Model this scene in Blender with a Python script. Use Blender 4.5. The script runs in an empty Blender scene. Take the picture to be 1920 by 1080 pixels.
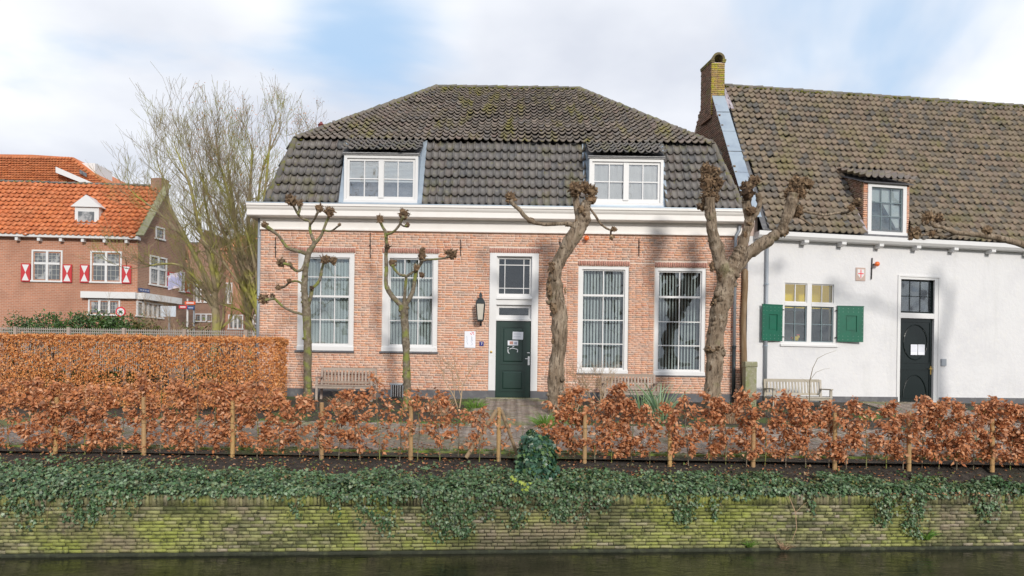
import bpy, math, random
import numpy as np
from mathutils import Vector, Matrix, noise as mnoise

random.seed(7)
rng = np.random.default_rng(11)
S = bpy.context.scene
COL = S.collection

# ------------------------------------------------------------------ camera, light, exposure
F = 1400.0; DF = 21.2; CZ = 0.71; ROLL = 0.014
cam_d = bpy.data.cameras.new('camera')
cam = bpy.data.objects.new('camera', cam_d); COL.objects.link(cam)
cam_d.sensor_width = 36; cam_d.lens = 36 * F / 1920.0
cam_d.shift_y = 160 / 1920.0
cam_d.clip_start = 0.1; cam_d.clip_end = 3000
cam.matrix_world = Matrix.Translation((0, -DF, CZ)) @ Matrix.Rotation(math.radians(90), 4, 'X') @ Matrix.Rotation(ROLL, 4, 'Z')
S.camera = cam

SUN_EL, SUN_AZ = math.radians(21), math.radians(17)     # azimuth measured to the right of the camera's back
sd = bpy.data.lights.new('sun', 'SUN'); sun = bpy.data.objects.new('sun', sd); COL.objects.link(sun)
sd.energy = 2.0; sd.angle = math.radians(7.5); sd.color = (1.0, 0.94, 0.86)
sun_dir = Vector((math.sin(SUN_AZ) * math.cos(SUN_EL), -math.cos(SUN_AZ) * math.cos(SUN_EL), math.sin(SUN_EL)))
sun.rotation_euler = sun_dir.to_track_quat('Z', 'Y').to_euler()
sun.location = (8, -30, 20)

W = bpy.data.worlds.new('World'); S.world = W; W.use_nodes = True
nt = W.node_tree; nt.nodes.clear()
def wn(t, **k):
    n = nt.nodes.new(t)
    for a, b in k.items(): setattr(n, a, b)
    return n
def wmath(op, a, b=None, c=None):
    n = wn('ShaderNodeMath', operation=op)
    for i, v in enumerate((a, b, c)):
        if v is None: continue
        if isinstance(v, (int, float)): n.inputs[i].default_value = v
        else: nt.links.new(v, n.inputs[i])
    return n.outputs[0]
sky = wn('ShaderNodeTexSky', sky_type='NISHITA', sun_disc=False)
sky.sun_elevation = SUN_EL; sky.sun_rotation = math.atan2(sun_dir.x, sun_dir.y)
sky.air_density = 1.0; sky.dust_density = 1.5; sky.ozone_density = 1.5
tc = wn('ShaderNodeTexCoord'); sep = wn('ShaderNodeSeparateXYZ'); nt.links.new(tc.outputs['Generated'], sep.inputs[0])
zz = wmath('MAXIMUM', sep.outputs[2], 0.0); zz = wmath('ADD', zz, 0.22)
cx = wmath('DIVIDE', sep.outputs[0], zz); cy = wmath('DIVIDE', sep.outputs[1], zz)
cmb = wn('ShaderNodeCombineXYZ'); nt.links.new(cx, cmb.inputs[0]); nt.links.new(cy, cmb.inputs[1])
cmb.inputs[2].default_value = 3.1
n1 = wn('ShaderNodeTexNoise'); n1.inputs['Scale'].default_value = 0.85; n1.inputs['Detail'].default_value = 6; n1.inputs['Roughness'].default_value = 0.52; n1.inputs['Distortion'].default_value = 0.35
nt.links.new(cmb.outputs[0], n1.inputs['Vector'])
# the one clear patch seen above the roof, a hole in the cloud in that direction
def hole(x, y, z, rad):
    v = Vector((x, y, z)).normalized()
    d = wn('ShaderNodeVectorMath', operation='DISTANCE'); nv = wn('ShaderNodeVectorMath', operation='NORMALIZE')
    nt.links.new(tc.outputs['Generated'], nv.inputs[0]); nt.links.new(nv.outputs[0], d.inputs[0]); d.inputs[1].default_value = v
    m = wn('ShaderNodeMapRange', interpolation_type='SMOOTHSTEP'); nt.links.new(d.outputs['Value'], m.inputs[0])
    m.inputs[1].default_value = 0; m.inputs[2].default_value = rad; m.inputs[3].default_value = 1; m.inputs[4].default_value = 0
    return m.outputs[0]
h = wmath('ADD', wmath('MULTIPLY', hole(-.22, 1, .43, .20), 0.19), wmath('MULTIPLY', hole(-.52, 1, .37, .22), 0.06))
h = wmath('ADD', h, wmath('MULTIPLY', hole(.50, 1, .44, .16), 0.05))
cov = wmath('SUBTRACT', n1.outputs[0], h)
cr = wn('ShaderNodeMapRange', interpolation_type='SMOOTHSTEP'); nt.links.new(cov, cr.inputs[0])
cr.inputs[1].default_value = 0.29; cr.inputs[2].default_value = 0.45; cr.inputs[3].default_value = 0.12; cr.inputs[4].default_value = 1.0
n2 = wn('ShaderNodeTexNoise'); n2.inputs['Scale'].default_value = 1.5; n2.inputs['Detail'].default_value = 5
nt.links.new(cmb.outputs[0], n2.inputs['Vector'])
ramp = wn('ShaderNodeValToRGB'); nt.links.new(n2.outputs[0], ramp.inputs[0])
ramp.color_ramp.elements[0].position = 0.33; ramp.color_ramp.elements[0].color = (0.56, 0.59, 0.66, 1)
ramp.color_ramp.elements[1].position = 0.62; ramp.color_ramp.elements[1].color = (0.80, 0.815, 0.845, 1)
skm = wn('ShaderNodeMixRGB', blend_type='MULTIPLY'); skm.inputs[0].default_value = 1
nt.links.new(sky.outputs[0], skm.inputs[1]); skm.inputs[2].default_value = (0.11, 0.11, 0.11, 1)
# thin high veil over the clear air
veil = wn('ShaderNodeMixRGB'); veil.inputs[0].default_value = 0.75; nt.links.new(skm.outputs[0], veil.inputs[1]); veil.inputs[2].default_value = (0.37, 0.55, 0.77, 1)
mx = wn('ShaderNodeMixRGB'); nt.links.new(cr.outputs[0], mx.inputs[0]); nt.links.new(veil.outputs[0], mx.inputs[1]); nt.links.new(ramp.outputs[0], mx.inputs[2])
bg = wn('ShaderNodeBackground'); nt.links.new(mx.outputs[0], bg.inputs[0]); bg.inputs[1].default_value = 1.0
wo = wn('ShaderNodeOutputWorld'); nt.links.new(bg.outputs[0], wo.inputs[0])

S.view_settings.view_transform = 'Standard'; S.view_settings.look = 'None'
S.view_settings.exposure = 0.42; S.view_settings.gamma = 1.0; S.view_settings.use_curve_mapping = False
S.render.engine = 'CYCLES'
S.cycles.max_bounces = 6; S.cycles.transparent_max_bounces = 8; S.cycles.use_denoising = True
S.cycles.caustics_reflective = False; S.cycles.caustics_refractive = False

# ------------------------------------------------------------------ measuring helpers
def ray(x, y):
    dx, dy = x - 960.0, 700.0 - y
    return Vector(((dx - ROLL * dy) / F, 1.0, (dy + ROLL * dx) / F))
EYE = Vector((0, -DF, CZ))
def at(x, y, D): return EYE + ray(x, y) * D             # a real point D metres in front of the lens
def on_plane(x, y, p, n):
    r = ray(x, y); return EYE + r * ((Vector(p) - EYE).dot(n) / r.dot(n))

# ------------------------------------------------------------------ materials
MATS = {}
def mat(name, col, rough=0.8, ramp=None, noise=None, noise2=None, bump=None, spec=0.3, metal=0.0, transl=None, rnd=True, moss=None, streak=None, coat=0):
    """ramp: colours picked per piece; noise: (scale, colour, lo, hi, amount); moss: the same, in the place's own coordinates"""
    if name in MATS: return MATS[name]
    m = bpy.data.materials.new(name); m.use_nodes = True; MATS[name] = m
    t = m.node_tree; t.nodes.clear(); L = t.links.new
    def N(ty, **k):
        n = t.nodes.new(ty)
        for a, b in k.items(): setattr(n, a, b)
        return n
    out = N('ShaderNodeOutputMaterial'); p = N('ShaderNodeBsdfPrincipled')
    p.inputs['Roughness'].default_value = rough; p.inputs['Specular IOR Level'].default_value = spec; p.inputs['Metallic'].default_value = metal
    if coat: p.inputs['Coat Weight'].default_value = coat; p.inputs['Coat Roughness'].default_value = 0.08
    geo = N('ShaderNodeNewGeometry'); pos = geo.outputs['Position']
    def rgb(c):
        n = N('ShaderNodeRGB'); n.outputs[0].default_value = (*c, 1); return n.outputs[0]
    cur = rgb(col)
    if ramp:
        oi = N('ShaderNodeObjectInfo'); a = N('ShaderNodeMath', operation='ADD'); L(geo.outputs['Random Per Island'], a.inputs[0]); L(oi.outputs['Random'], a.inputs[1])
        fr = N('ShaderNodeMath', operation='FRACT'); L(a.outputs[0], fr.inputs[0])
        cr = N('ShaderNodeValToRGB'); L(fr.outputs[0], cr.inputs[0]); e = cr.color_ramp; e.interpolation = 'LINEAR'
        while len(e.elements) < len(ramp): e.elements.new(0.5)
        for i, c in enumerate(ramp):
            e.elements[i].position = i / (len(ramp) - 1); e.elements[i].color = (*c, 1)
        cur = cr.outputs[0]
    def layer(cur, sc, c, lo, hi, amt, detail=5, vec=None, stretch=None, seed=0):
        nz = N('ShaderNodeTexNoise'); nz.inputs['Scale'].default_value = sc; nz.inputs['Detail'].default_value = detail; nz.inputs['Roughness'].default_value = 0.6
        mp = N('ShaderNodeMapping'); L(pos, mp.inputs[0]); mp.inputs['Scale'].default_value = stretch or (1, 1, 1); mp.inputs['Location'].default_value = (seed, seed * 1.7, 0)
        L(mp.outputs[0], nz.inputs['Vector'])
        mr = N('ShaderNodeMapRange'); L(nz.outputs[0], mr.inputs[0]); mr.inputs[1].default_value = lo; mr.inputs[2].default_value = hi; mr.inputs[3].default_value = 0; mr.inputs[4].default_value = amt
        x = N('ShaderNodeMixRGB'); L(mr.outputs[0], x.inputs[0]); L(cur, x.inputs[1]); x.inputs[2].default_value = (*c, 1)
        return x.outputs[0]
    k = 0
    for grp in (noise, noise2, streak, moss):
        if not grp: continue
        for g in (grp if isinstance(grp, list) else [grp]):
            k += 3.3
            sc, c, lo, hi, amt = g[:5]
            st = g[5] if len(g) > 5 else None
            cur = layer(cur, sc, c, lo, hi, amt, stretch=st, seed=k)
    L(cur, p.inputs['Base Color'])
    if bump:
        sc, dist = bump[:2]
        nz = N('ShaderNodeTexNoise'); nz.inputs['Scale'].default_value = sc; nz.inputs['Detail'].default_value = 6; nz.inputs['Roughness'].default_value = 0.65
        mp = N('ShaderNodeMapping'); L(pos, mp.inputs[0]); mp.inputs['Scale'].default_value = bump[2] if len(bump) > 2 else (1, 1, 1); L(mp.outputs[0], nz.inputs['Vector'])
        b = N('ShaderNodeBump'); b.inputs['Distance'].default_value = dist; b.inputs['Strength'].default_value = 1; L(nz.outputs[0], b.inputs['Height']); L(b.outputs[0], p.inputs['Normal'])
    if transl:
        tr = N('ShaderNodeBsdfTranslucent'); L(cur, tr.inputs[0]); mixs = N('ShaderNodeMixShader'); mixs.inputs[0].default_value = transl
        L(p.outputs[0], mixs.inputs[1]); L(tr.outputs[0], mixs.inputs[2]); L(mixs.outputs[0], out.inputs[0])
    else: L(p.outputs[0], out.inputs[0])
    return m

def far_brick(name, c1, c2, mort):
    m = bpy.data.materials.new(name); m.use_nodes = True; t = m.node_tree; L = t.links.new; p = t.nodes['Principled BSDF']; p.inputs['Roughness'].default_value = .9; p.inputs['Specular IOR Level'].default_value = .2
    g = t.nodes.new('ShaderNodeNewGeometry'); s3 = t.nodes.new('ShaderNodeSeparateXYZ'); L(g.outputs['Position'], s3.inputs[0])
    a = t.nodes.new('ShaderNodeMath'); a.operation = 'ADD'; L(s3.outputs[0], a.inputs[0]); L(s3.outputs[1], a.inputs[1]); cb = t.nodes.new('ShaderNodeCombineXYZ'); L(a.outputs[0], cb.inputs[0]); L(s3.outputs[2], cb.inputs[1])
    b = t.nodes.new('ShaderNodeTexBrick'); L(cb.outputs[0], b.inputs['Vector']); b.inputs['Scale'].default_value = 1; b.inputs['Brick Width'].default_value = .22; b.inputs['Row Height'].default_value = .075; b.inputs['Mortar Size'].default_value = .009
    b.inputs['Color1'].default_value = (*c1, 1); b.inputs['Color2'].default_value = (*c2, 1); b.inputs['Mortar'].default_value = (*mort, 1)
    n = t.nodes.new('ShaderNodeTexNoise'); n.inputs['Scale'].default_value = .9; n.inputs['Detail'].default_value = 6; L(g.outputs['Position'], n.inputs['Vector'])
    mr = t.nodes.new('ShaderNodeMapRange'); L(n.outputs[0], mr.inputs[0]); mr.inputs[1].default_value = .4; mr.inputs[2].default_value = .65; mr.inputs[3].default_value = 0; mr.inputs[4].default_value = .5
    x = t.nodes.new('ShaderNodeMixRGB'); L(mr.outputs[0], x.inputs[0]); L(b.outputs[0], x.inputs[1]); x.inputs[2].default_value = (c1[0] * .6, c1[1] * .7, c1[2] * .8, 1); L(x.outputs[0], p.inputs['Base Color']); return m

def glass_mat(name, tint, mirror, rough=0.0, wob=0.02):
    m = bpy.data.materials.new(name); m.use_nodes = True; t = m.node_tree; t.nodes.clear(); L = t.links.new
    out = t.nodes.new('ShaderNodeOutputMaterial'); tr = t.nodes.new('ShaderNodeBsdfTransparent'); tr.inputs[0].default_value = (*tint, 1)
    gl = t.nodes.new('ShaderNodeBsdfGlossy'); gl.inputs['Roughness'].default_value = rough; gl.inputs[0].default_value = (.95, .97, 1, 1)
    lw = t.nodes.new('ShaderNodeFresnel'); lw.inputs[0].default_value = 1.5
    mr = t.nodes.new('ShaderNodeMath'); mr.operation = 'MULTIPLY_ADD'; L(lw.outputs[0], mr.inputs[0]); mr.inputs[1].default_value = 0.9; mr.inputs[2].default_value = mirror
    nz = t.nodes.new('ShaderNodeTexNoise'); nz.inputs['Scale'].default_value = 2.2; nz.inputs['Detail'].default_value = 1
    geo = t.nodes.new('ShaderNodeNewGeometry'); L(geo.outputs['Position'], nz.inputs['Vector'])
    b = t.nodes.new('ShaderNodeBump'); b.inputs['Distance'].default_value = wob; L(nz.outputs[0], b.inputs['Height']); L(b.outputs[0], gl.inputs['Normal'])
    mx = t.nodes.new('ShaderNodeMixShader'); L(mr.outputs[0], mx.inputs[0]); L(tr.outputs[0], mx.inputs[1]); L(gl.outputs[0], mx.inputs[2]); L(mx.outputs[0], out.inputs[0])
    return m

GLASS = glass_mat('window_glass', (.86, .90, .90), 0.04)
GLASS2 = glass_mat('dormer_glass', (.97, .98, .98), 0.12, wob=.006)
GLASS3 = glass_mat('transom_glass', (.82, .86, .86), 0.03, wob=.006)
M_brick = mat('brick_pink', (.5, .25, .18), .9, ramp=[(.64, .285, .16), (.70, .40, .265), (.67, .325, .185), (.70, .43, .30), (.58, .26, .165), (.69, .38, .25), (.52, .35, .28), (.66, .35, .23), (.64, .37, .26), (.44, .31, .25), (.68, .40, .29), (.62, .31, .20)],
              noise=(30, (.76, .62, .53), .50, .72, .45), moss=[(1.1, (.72, .52, .42), .50, .78, .45), (.7, (.34, .20, .14), .58, .80, .35)], bump=(60, .004))
M_brick_red = mat('brick_red', (.4, .14, .1), .9, ramp=[(.46, .22, .17), (.55, .29, .23), (.50, .24, .18), (.44, .24, .19)], noise=(30, (.6, .45, .38), .55, .75, .4), bump=(60, .004))
M_mortar = mat('lime_mortar', (.74, .62, .53), .95, noise=(6, (.64, .54, .46), .45, .7, .7), bump=(80, .006))
M_mortar_red = mat('grey_mortar', (.56, .44, .38), .95, bump=(80, .004))
M_white = mat('white_paint', (.70, .70, .70), .45, noise=(3, (.60, .60, .58), .55, .8, .4), spec=.4)
M_cream = mat('cream_paint', (.80, .775, .745), .5, noise=(2, (.64, .60, .55), .5, .8, .4), spec=.35)
M_stucco = mat('white_stucco', (.70, .70, .71), .9, noise=[(1.1, (.62, .62, .64), .46, .70, .7), (7, (.74, .73, .71), .52, .7, .5)], streak=(2.2, (.54, .54, .53), .56, .76, .45, (1, 1, .12)), bump=(9, .012))
M_plinth = mat('grey_plinth', (.13, .13, .14), .85, noise=(5, (.24, .24, .23), .5, .7, .6), bump=(40, .004))
M_slate = mat('dark_slate', (.12, .12, .13), .7, noise=(8, (.25, .25, .24), .5, .7, .5))
M_tile = mat('dark_roof_tile', (.1, .1, .1), .55, ramp=[(.085, .087, .095), (.155, .142, .135), (.11, .108, .11), (.175, .158, .145), (.125, .118, .118), (.15, .125, .115)],
             noise=[(9, (.24, .225, .21), .50, .72, .6), (55, (.32, .31, .29), .68, .76, .6)], moss=[(2.0, (.15, .145, .035), .55, .72, .65, (1, .5, .5)), (14, (.20, .19, .03), .60, .70, .7)], bump=(45, .006), spec=.5)
M_tile_up = mat('brown_roof_tile', (.1, .1, .1), .6, ramp=[(.115, .10, .088), (.20, .165, .138), (.14, .124, .11), (.25, .205, .175), (.15, .14, .135), (.20, .15, .13)],
             noise=[(9, (.21, .18, .145), .52, .72, .6), (50, (.36, .34, .28), .66, .74, .6)], moss=[(1.6, (.22, .20, .035), .53, .68, .75, (1.4, .35, .35)), (12, (.27, .24, .03), .63, .71, .7)], bump=(45, .006), spec=.45)
M_tile_w = mat('olive_roof_tile', (.2, .2, .1), .7, ramp=[(.15, .125, .095), (.28, .225, .165), (.20, .165, .125), (.13, .125, .12), (.29, .225, .17), (.21, .16, .125)],
             noise=(8, (.30, .255, .195), .50, .72, .5), moss=[(1.3, (.20, .19, .06), .54, .72, .6), (13, (.27, .26, .04), .62, .71, .6)], bump=(45, .006))
M_tile_o = mat('orange_roof_tile', (.7, .2, .05), .7, ramp=[(.60, .19, .075), (.68, .26, .12), (.50, .16, .07), (.66, .23, .09)], noise=[(1.0, (.42, .17, .08), .48, .72, .6), (14, (.30, .12, .07), .56, .72, .6)])
M_ridge = mat('mossy_ridge_tile', (.12, .1, .07), .8, ramp=[(.12, .115, .11), (.20, .175, .15), (.15, .14, .12)], moss=(5, (.17, .17, .035), .50, .64, .8), bump=(40, .01))
M_moss = mat('moss', (.13, .13, .02), .95, ramp=[(.10, .11, .02), (.17, .16, .03), (.08, .085, .02)], bump=(60, .01))
M_zinc = mat('zinc_sheet', (.36, .43, .50), .45, noise=(2.5, (.27, .33, .41), .45, .65, .8), metal=.25, spec=.5)
M_lead = mat('lead_flashing', (.36, .31, .34), .55, noise=(7, (.55, .52, .55), .45, .65, .7), metal=.2)
M_pipe = mat('grey_pipe', (.34, .37, .41), .5, noise=(6, (.25, .27, .29), .45, .7, .6, (1, 1, .2)), metal=.3)
M_iron = mat('black_iron', (.035, .03, .028), .6)
M_green = mat('dark_green_paint', (.006, .030, .022), .28, spec=.5, coat=.15, noise=(2.5, (.009, .038, .028), .45, .7, .6))
M_shut = mat('shutter_green_paint', (.004, .115, .065), .3, spec=.5, noise=(4, (.01, .08, .05), .45, .7, .6))
M_black = mat('black_green_paint', (.006, .012, .012), .25, spec=.5)
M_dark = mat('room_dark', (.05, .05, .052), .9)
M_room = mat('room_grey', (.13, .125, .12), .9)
M_yellow_glow = mat('glowing_yellow_wall', (.75, .50, .02), .8)
M_yellow_glow.node_tree.nodes['Principled BSDF'].inputs['Emission Color'].default_value = (.75, .48, .02, 1); M_yellow_glow.node_tree.nodes['Principled BSDF'].inputs['Emission Strength'].default_value = .35  # the wall itself glows, standing in for the light of the lit room
M_blind = mat('blind_slat', (.62, .64, .63), .8, ramp=[(.72, .74, .74), (.78, .79, .78), (.66, .69, .70)])
M_curtain = mat('pale_curtain', (.85, .86, .86), .9, noise=(3, (.66, .68, .69), .45, .7, .5, (8, 1, .5)), transl=.3)
M_orange = mat('orange_lamp_glass', (.80, .16, .03), .25, spec=.6)
M_bark_g = mat('mossy_bark', (.16, .13, .09), .95, noise=[(14, (.30, .26, .20), .45, .65, .8), (5, (.07, .055, .04), .52, .68, .7)], moss=(3.2, (.21, .24, .05), .49, .61, .8), bump=(45, .012))
M_bark = mat('old_bark', (.24, .18, .125), .95, noise=[(6, (.42, .34, .255), .43, .61, .8, (1, 1, .35)), (15, (.07, .05, .035), .53, .61, .88, (1.8, 1.8, .30)), (2.4, (.12, .09, .06), .50, .64, .75), (9, (.46, .40, .32), .60, .70, .6)], moss=(1.6, (.15, .15, .05), .60, .72, .6), bump=(28, .035, (2, 2, .35)))
M_knob = mat('pollard_knob', (.14, .09, .055), .95, ramp=[(.07, .045, .03), (.24, .155, .09), (.12, .08, .05), (.36, .25, .15), (.05, .035, .025)], bump=(60, .02))
M_darkwood = mat('dark_hedge_wood', (.07, .05, .035), .95)
M_twig = mat('bare_twig', (.20, .16, .10), .9, noise=(4, (.30, .27, .10), .45, .65, .7))
M_twig_y = mat('lichen_twig', (.30, .25, .15), .9, noise=(1.2, (.34, .26, .19), .45, .65, .8), moss=[(.9, (.34, .34, .06), .46, .60, .85), (2.5, (.12, .10, .06), .54, .66, .75)])
M_twig_g = mat('green_twig', (.16, .15, .06), .9, noise=(1.2, (.20, .15, .10), .45, .65, .6), moss=(.9, (.22, .24, .05), .45, .6, .8))
M_twig_d = mat('shrub_twig', (.42, .31, .20), .9)
M_beech = mat('beech_leaf', (.5, .2, .08), .55, ramp=[(.36, .125, .05), (.72, .34, .16), (.52, .19, .07), (.80, .47, .28), (.15, .055, .03), (.66, .27, .105), (.44, .165, .075), (.76, .38, .19), (.22, .08, .04)], transl=.25, spec=.4)
M_beech2 = mat('hedge_leaf', (.5, .2, .08), .6, ramp=[(.66, .28, .09), (.80, .40, .15), (.72, .32, .10), (.54, .21, .075), (.84, .48, .24), (.26, .10, .045)], transl=.25, spec=.3)
M_ivy = mat('ivy_leaf', (.03, .09, .05), .42, ramp=[(.018, .045, .02), (.065, .145, .05), (.025, .06, .025), (.15, .24, .12), (.05, .115, .03), (.22, .30, .18), (.12, .14, .045), (.02, .03, .015), (.085, .15, .08)], spec=.45)
M_ivy_b = mat('ivy_leaf_large', (.03, .09, .05), .38, ramp=[(.012, .04, .022), (.03, .10, .055), (.018, .06, .036), (.07, .16, .10), (.10, .17, .04), (.02, .05, .02)], spec=.5)
M_ivy_o = mat('ivy_leaf_old', (.1, .1, .03), .5, ramp=[(.10, .14, .03), (.20, .24, .06), (.22, .13, .06), (.07, .09, .03), (.36, .22, .12)], spec=.4)
M_blade = mat('green_blade', (.12, .26, .05), .5, ramp=[(.10, .24, .03), (.22, .36, .06), (.14, .28, .08)], transl=.2)
M_iris = mat('iris_blade', (.2, .32, .2), .5, ramp=[(.16, .30, .18), (.30, .40, .26), (.22, .34, .15), (.40, .42, .26)], transl=.15)
M_straw = mat('dry_straw', (.5, .36, .22), .8, ramp=[(.42, .28, .17), (.58, .42, .28), (.34, .2, .12)], transl=.1)
M_laurel = mat('laurel_leaf', (.04, .1, .03), .4, ramp=[(.02, .05, .015), (.07, .14, .03), (.035, .08, .02), (.12, .20, .05)], spec=.5)
M_soil = mat('dark_soil', (.05, .042, .036), .95, noise=[(9, (.11, .09, .075), .5, .7, .8), (60, (.3, .25, .2), .70, .76, .7)], moss=(.8, (.05, .07, .02), .60, .75, .6), bump=(22, .06))
M_ground = mat('garden_ground', (.06, .05, .04), .95, noise=(9, (.12, .10, .08), .5, .7, .8), moss=(.7, (.09, .13, .03), .52, .66, .85), bump=(22, .05))
M_joint = mat('paver_joint', (.10, .10, .06), .95, moss=(1.2, (.16, .20, .04), .45, .65, .9))
M_paver = mat('clay_paver', (.3, .25, .2), .85, ramp=[(.25, .205, .17), (.33, .27, .225), (.28, .24, .21), (.23, .175, .14), (.36, .31, .27)], noise=(20, (.18, .15, .12), .5, .7, .5), moss=(.9, (.17, .19, .06), .52, .70, .75, (.6, 1.4, 1)), bump=(50, .004))
M_kerb = mat('mossy_kerb', (.20, .20, .12), .9, noise=(5, (.17, .24, .04), .42, .58, .9), bump=(30, .01))
M_wallb = mat('quay_brick', (.2, .2, .1), .9, ramp=[(.13, .125, .06), (.29, .285, .13), (.21, .185, .12), (.38, .38, .16), (.11, .11, .06), (.28, .30, .10), (.36, .31, .23), (.20, .21, .09)],
              noise=(18, (.33, .30, .20), .56, .72, .5), moss=[(.55, (.32, .36, .07), .46, .60, .75), (9, (.04, .045, .025), .58, .66, .8), (.7, (.27, .215, .16), .55, .66, .8), (1.3, (.05, .06, .028), .50, .66, .70, (.6, 1, 2.2)), (6, (.06, .07, .03), .56, .66, .6), (4.0, (.46, .45, .38), .66, .74, .6)], bump=(35, .012))
M_wallm = mat('quay_joint', (.03, .034, .02), .95, noise=(3, (.10, .11, .05), .45, .65, .8), bump=(50, .01))
M_algae = mat('waterline_algae', (.03, .034, .02), .6, noise=(6, (.09, .10, .05), .5, .7, .8), bump=(30, .02))
M_stake = mat('stake_wood', (.46, .27, .10), .8, ramp=[(.48, .28, .10), (.42, .27, .14), (.50, .32, .13)], noise=(9, (.30, .19, .10), .45, .7, .7, (2, 2, .25)), bump=(30, .01, (3, 3, .3)))
M_stake_g = mat('old_stake_wood', (.30, .22, .14), .85, noise=(9, (.45, .30, .16), .45, .7, .7, (2, 2, .25)))
M_bench = mat('weathered_teak', (.36, .30, .25), .85, ramp=[(.40, .33, .29), (.34, .27, .22), (.44, .38, .33)], noise=(12, (.25, .2, .16), .5, .7, .5, (.3, 1, 1)))
M_bench2 = mat('weathered_oak', (.42, .38, .31), .85, ramp=[(.46, .42, .35), (.38, .34, .27), (.5, .46, .4)], noise=(12, (.28, .25, .18), .5, .7, .5, (.3, 1, 1)))
M_stone = mat('lichen_stone', (.30, .29, .20), .9, noise=[(6, (.22, .24, .10), .45, .65, .8), (20, (.42, .40, .33), .55, .7, .7)], bump=(30, .012))
M_rust = mat('brown_post', (.20, .13, .07), .85, noise=(6, (.33, .25, .17), .45, .68, .8, (2, 2, .3)), bump=(30, .01))
M_lamp = mat('lamp_metal', (.035, .045, .05), .45, metal=.3)
M_frost = mat('lamp_glass', (.55, .52, .45), .3, spec=.5)
M_paper = mat('white_paper', (.80, .82, .88), .6)
M_ink = mat('grey_ink', (.35, .38, .48), .7)
M_redink = mat('red_ink', (.75, .08, .10), .6)
M_blue = mat('blue_enamel', (.01, .02, .20), .25, spec=.6)
M_signblue = mat('blue_sign', (.03, .07, .20), .4)
M_brass = mat('brass', (.75, .5, .15), .3, metal=.9)
M_chrome = mat('steel', (.7, .7, .7), .25, metal=.9)
M_brick_far = far_brick('far_brick', (.50, .22, .13), (.40, .18, .11), (.50, .37, .30))
M_brick_far2 = far_brick('far_brown_brick', (.36, .20, .14), (.28, .16, .11), (.38, .29, .23))
M_gable = mat('gable_brick', (.22, .13, .09), .9, ramp=[(.20, .11, .075), (.28, .16, .11), (.15, .095, .07), (.24, .15, .11), (.19, .15, .09)], noise=(20, (.35, .27, .2), .56, .72, .4), moss=(1.5, (.17, .17, .05), .58, .72, .6), bump=(50, .004))
M_chimy = mat('yellow_lichen_brick', (.4, .35, .03), .9, ramp=[(.44, .38, .03), (.36, .25, .09), (.46, .36, .06), (.34, .34, .03), (.38, .27, .12)], noise=[(3.5, (.36, .22, .11), .46, .60, .85), (16, (.16, .15, .04), .55, .68, .7)], bump=(50, .01))
M_hood = mat('mossy_brown_brick', (.16, .13, .07), .9, noise=[(5, (.34, .32, .05), .48, .60, .8), (14, (.08, .06, .04), .5, .66, .7)], bump=(40, .01))
M_redshut = mat('red_shutter_paint', (.50, .045, .05), .5)
M_orange_s = mat('orange_sign', (.75, .13, .05), .5)
M_redring = mat('red_ring', (.65, .03, .05), .4)
M_clay = mat('red_clay', (.20, .055, .05), .6)
M_asph = mat('asphalt', (.07, .07, .07), .9)

def water_mat():
    m = bpy.data.materials.new('canal_water'); m.use_nodes = True; t = m.node_tree; p = t.nodes['Principled BSDF']; L = t.links.new
    p.inputs['Base Color'].default_value = (.022, .024, .014, 1); p.inputs['Roughness'].default_value = .04; p.inputs['IOR'].default_value = 1.33
    geo = t.nodes.new('ShaderNodeNewGeometry'); mp = t.nodes.new('ShaderNodeMapping'); L(geo.outputs['Position'], mp.inputs[0]); mp.inputs['Scale'].default_value = (1, 1.7, 1); mp.inputs['Rotation'].default_value = (0, 0, .35)
    a = t.nodes.new('ShaderNodeTexNoise'); a.inputs['Scale'].default_value = 4.5; a.inputs['Detail'].default_value = 4; a.inputs['Distortion'].default_value = .6; L(mp.outputs[0], a.inputs['Vector'])
    b = t.nodes.new('ShaderNodeBump'); b.inputs['Distance'].default_value = .014; b.inputs['Strength'].default_value = .8; L(a.outputs[0], b.inputs['Height']); L(b.outputs[0], p.inputs['Normal'])
    c = t.nodes.new('ShaderNodeTexNoise'); c.inputs['Scale'].default_value = 1.1; c.inputs['Detail'].default_value = 6; L(mp.outputs[0], c.inputs['Vector'])
    cr = t.nodes.new('ShaderNodeValToRGB'); L(c.outputs[0], cr.inputs[0]); cr.color_ramp.elements[0].position = .4; cr.color_ramp.elements[0].color = (.010, .012, .007, 1); cr.color_ramp.elements[1].position = .7; cr.color_ramp.elements[1].color = (.035, .034, .02, 1)
    L(cr.outputs[0], p.inputs['Base Color'])
    return m
M_water = water_mat()

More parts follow.
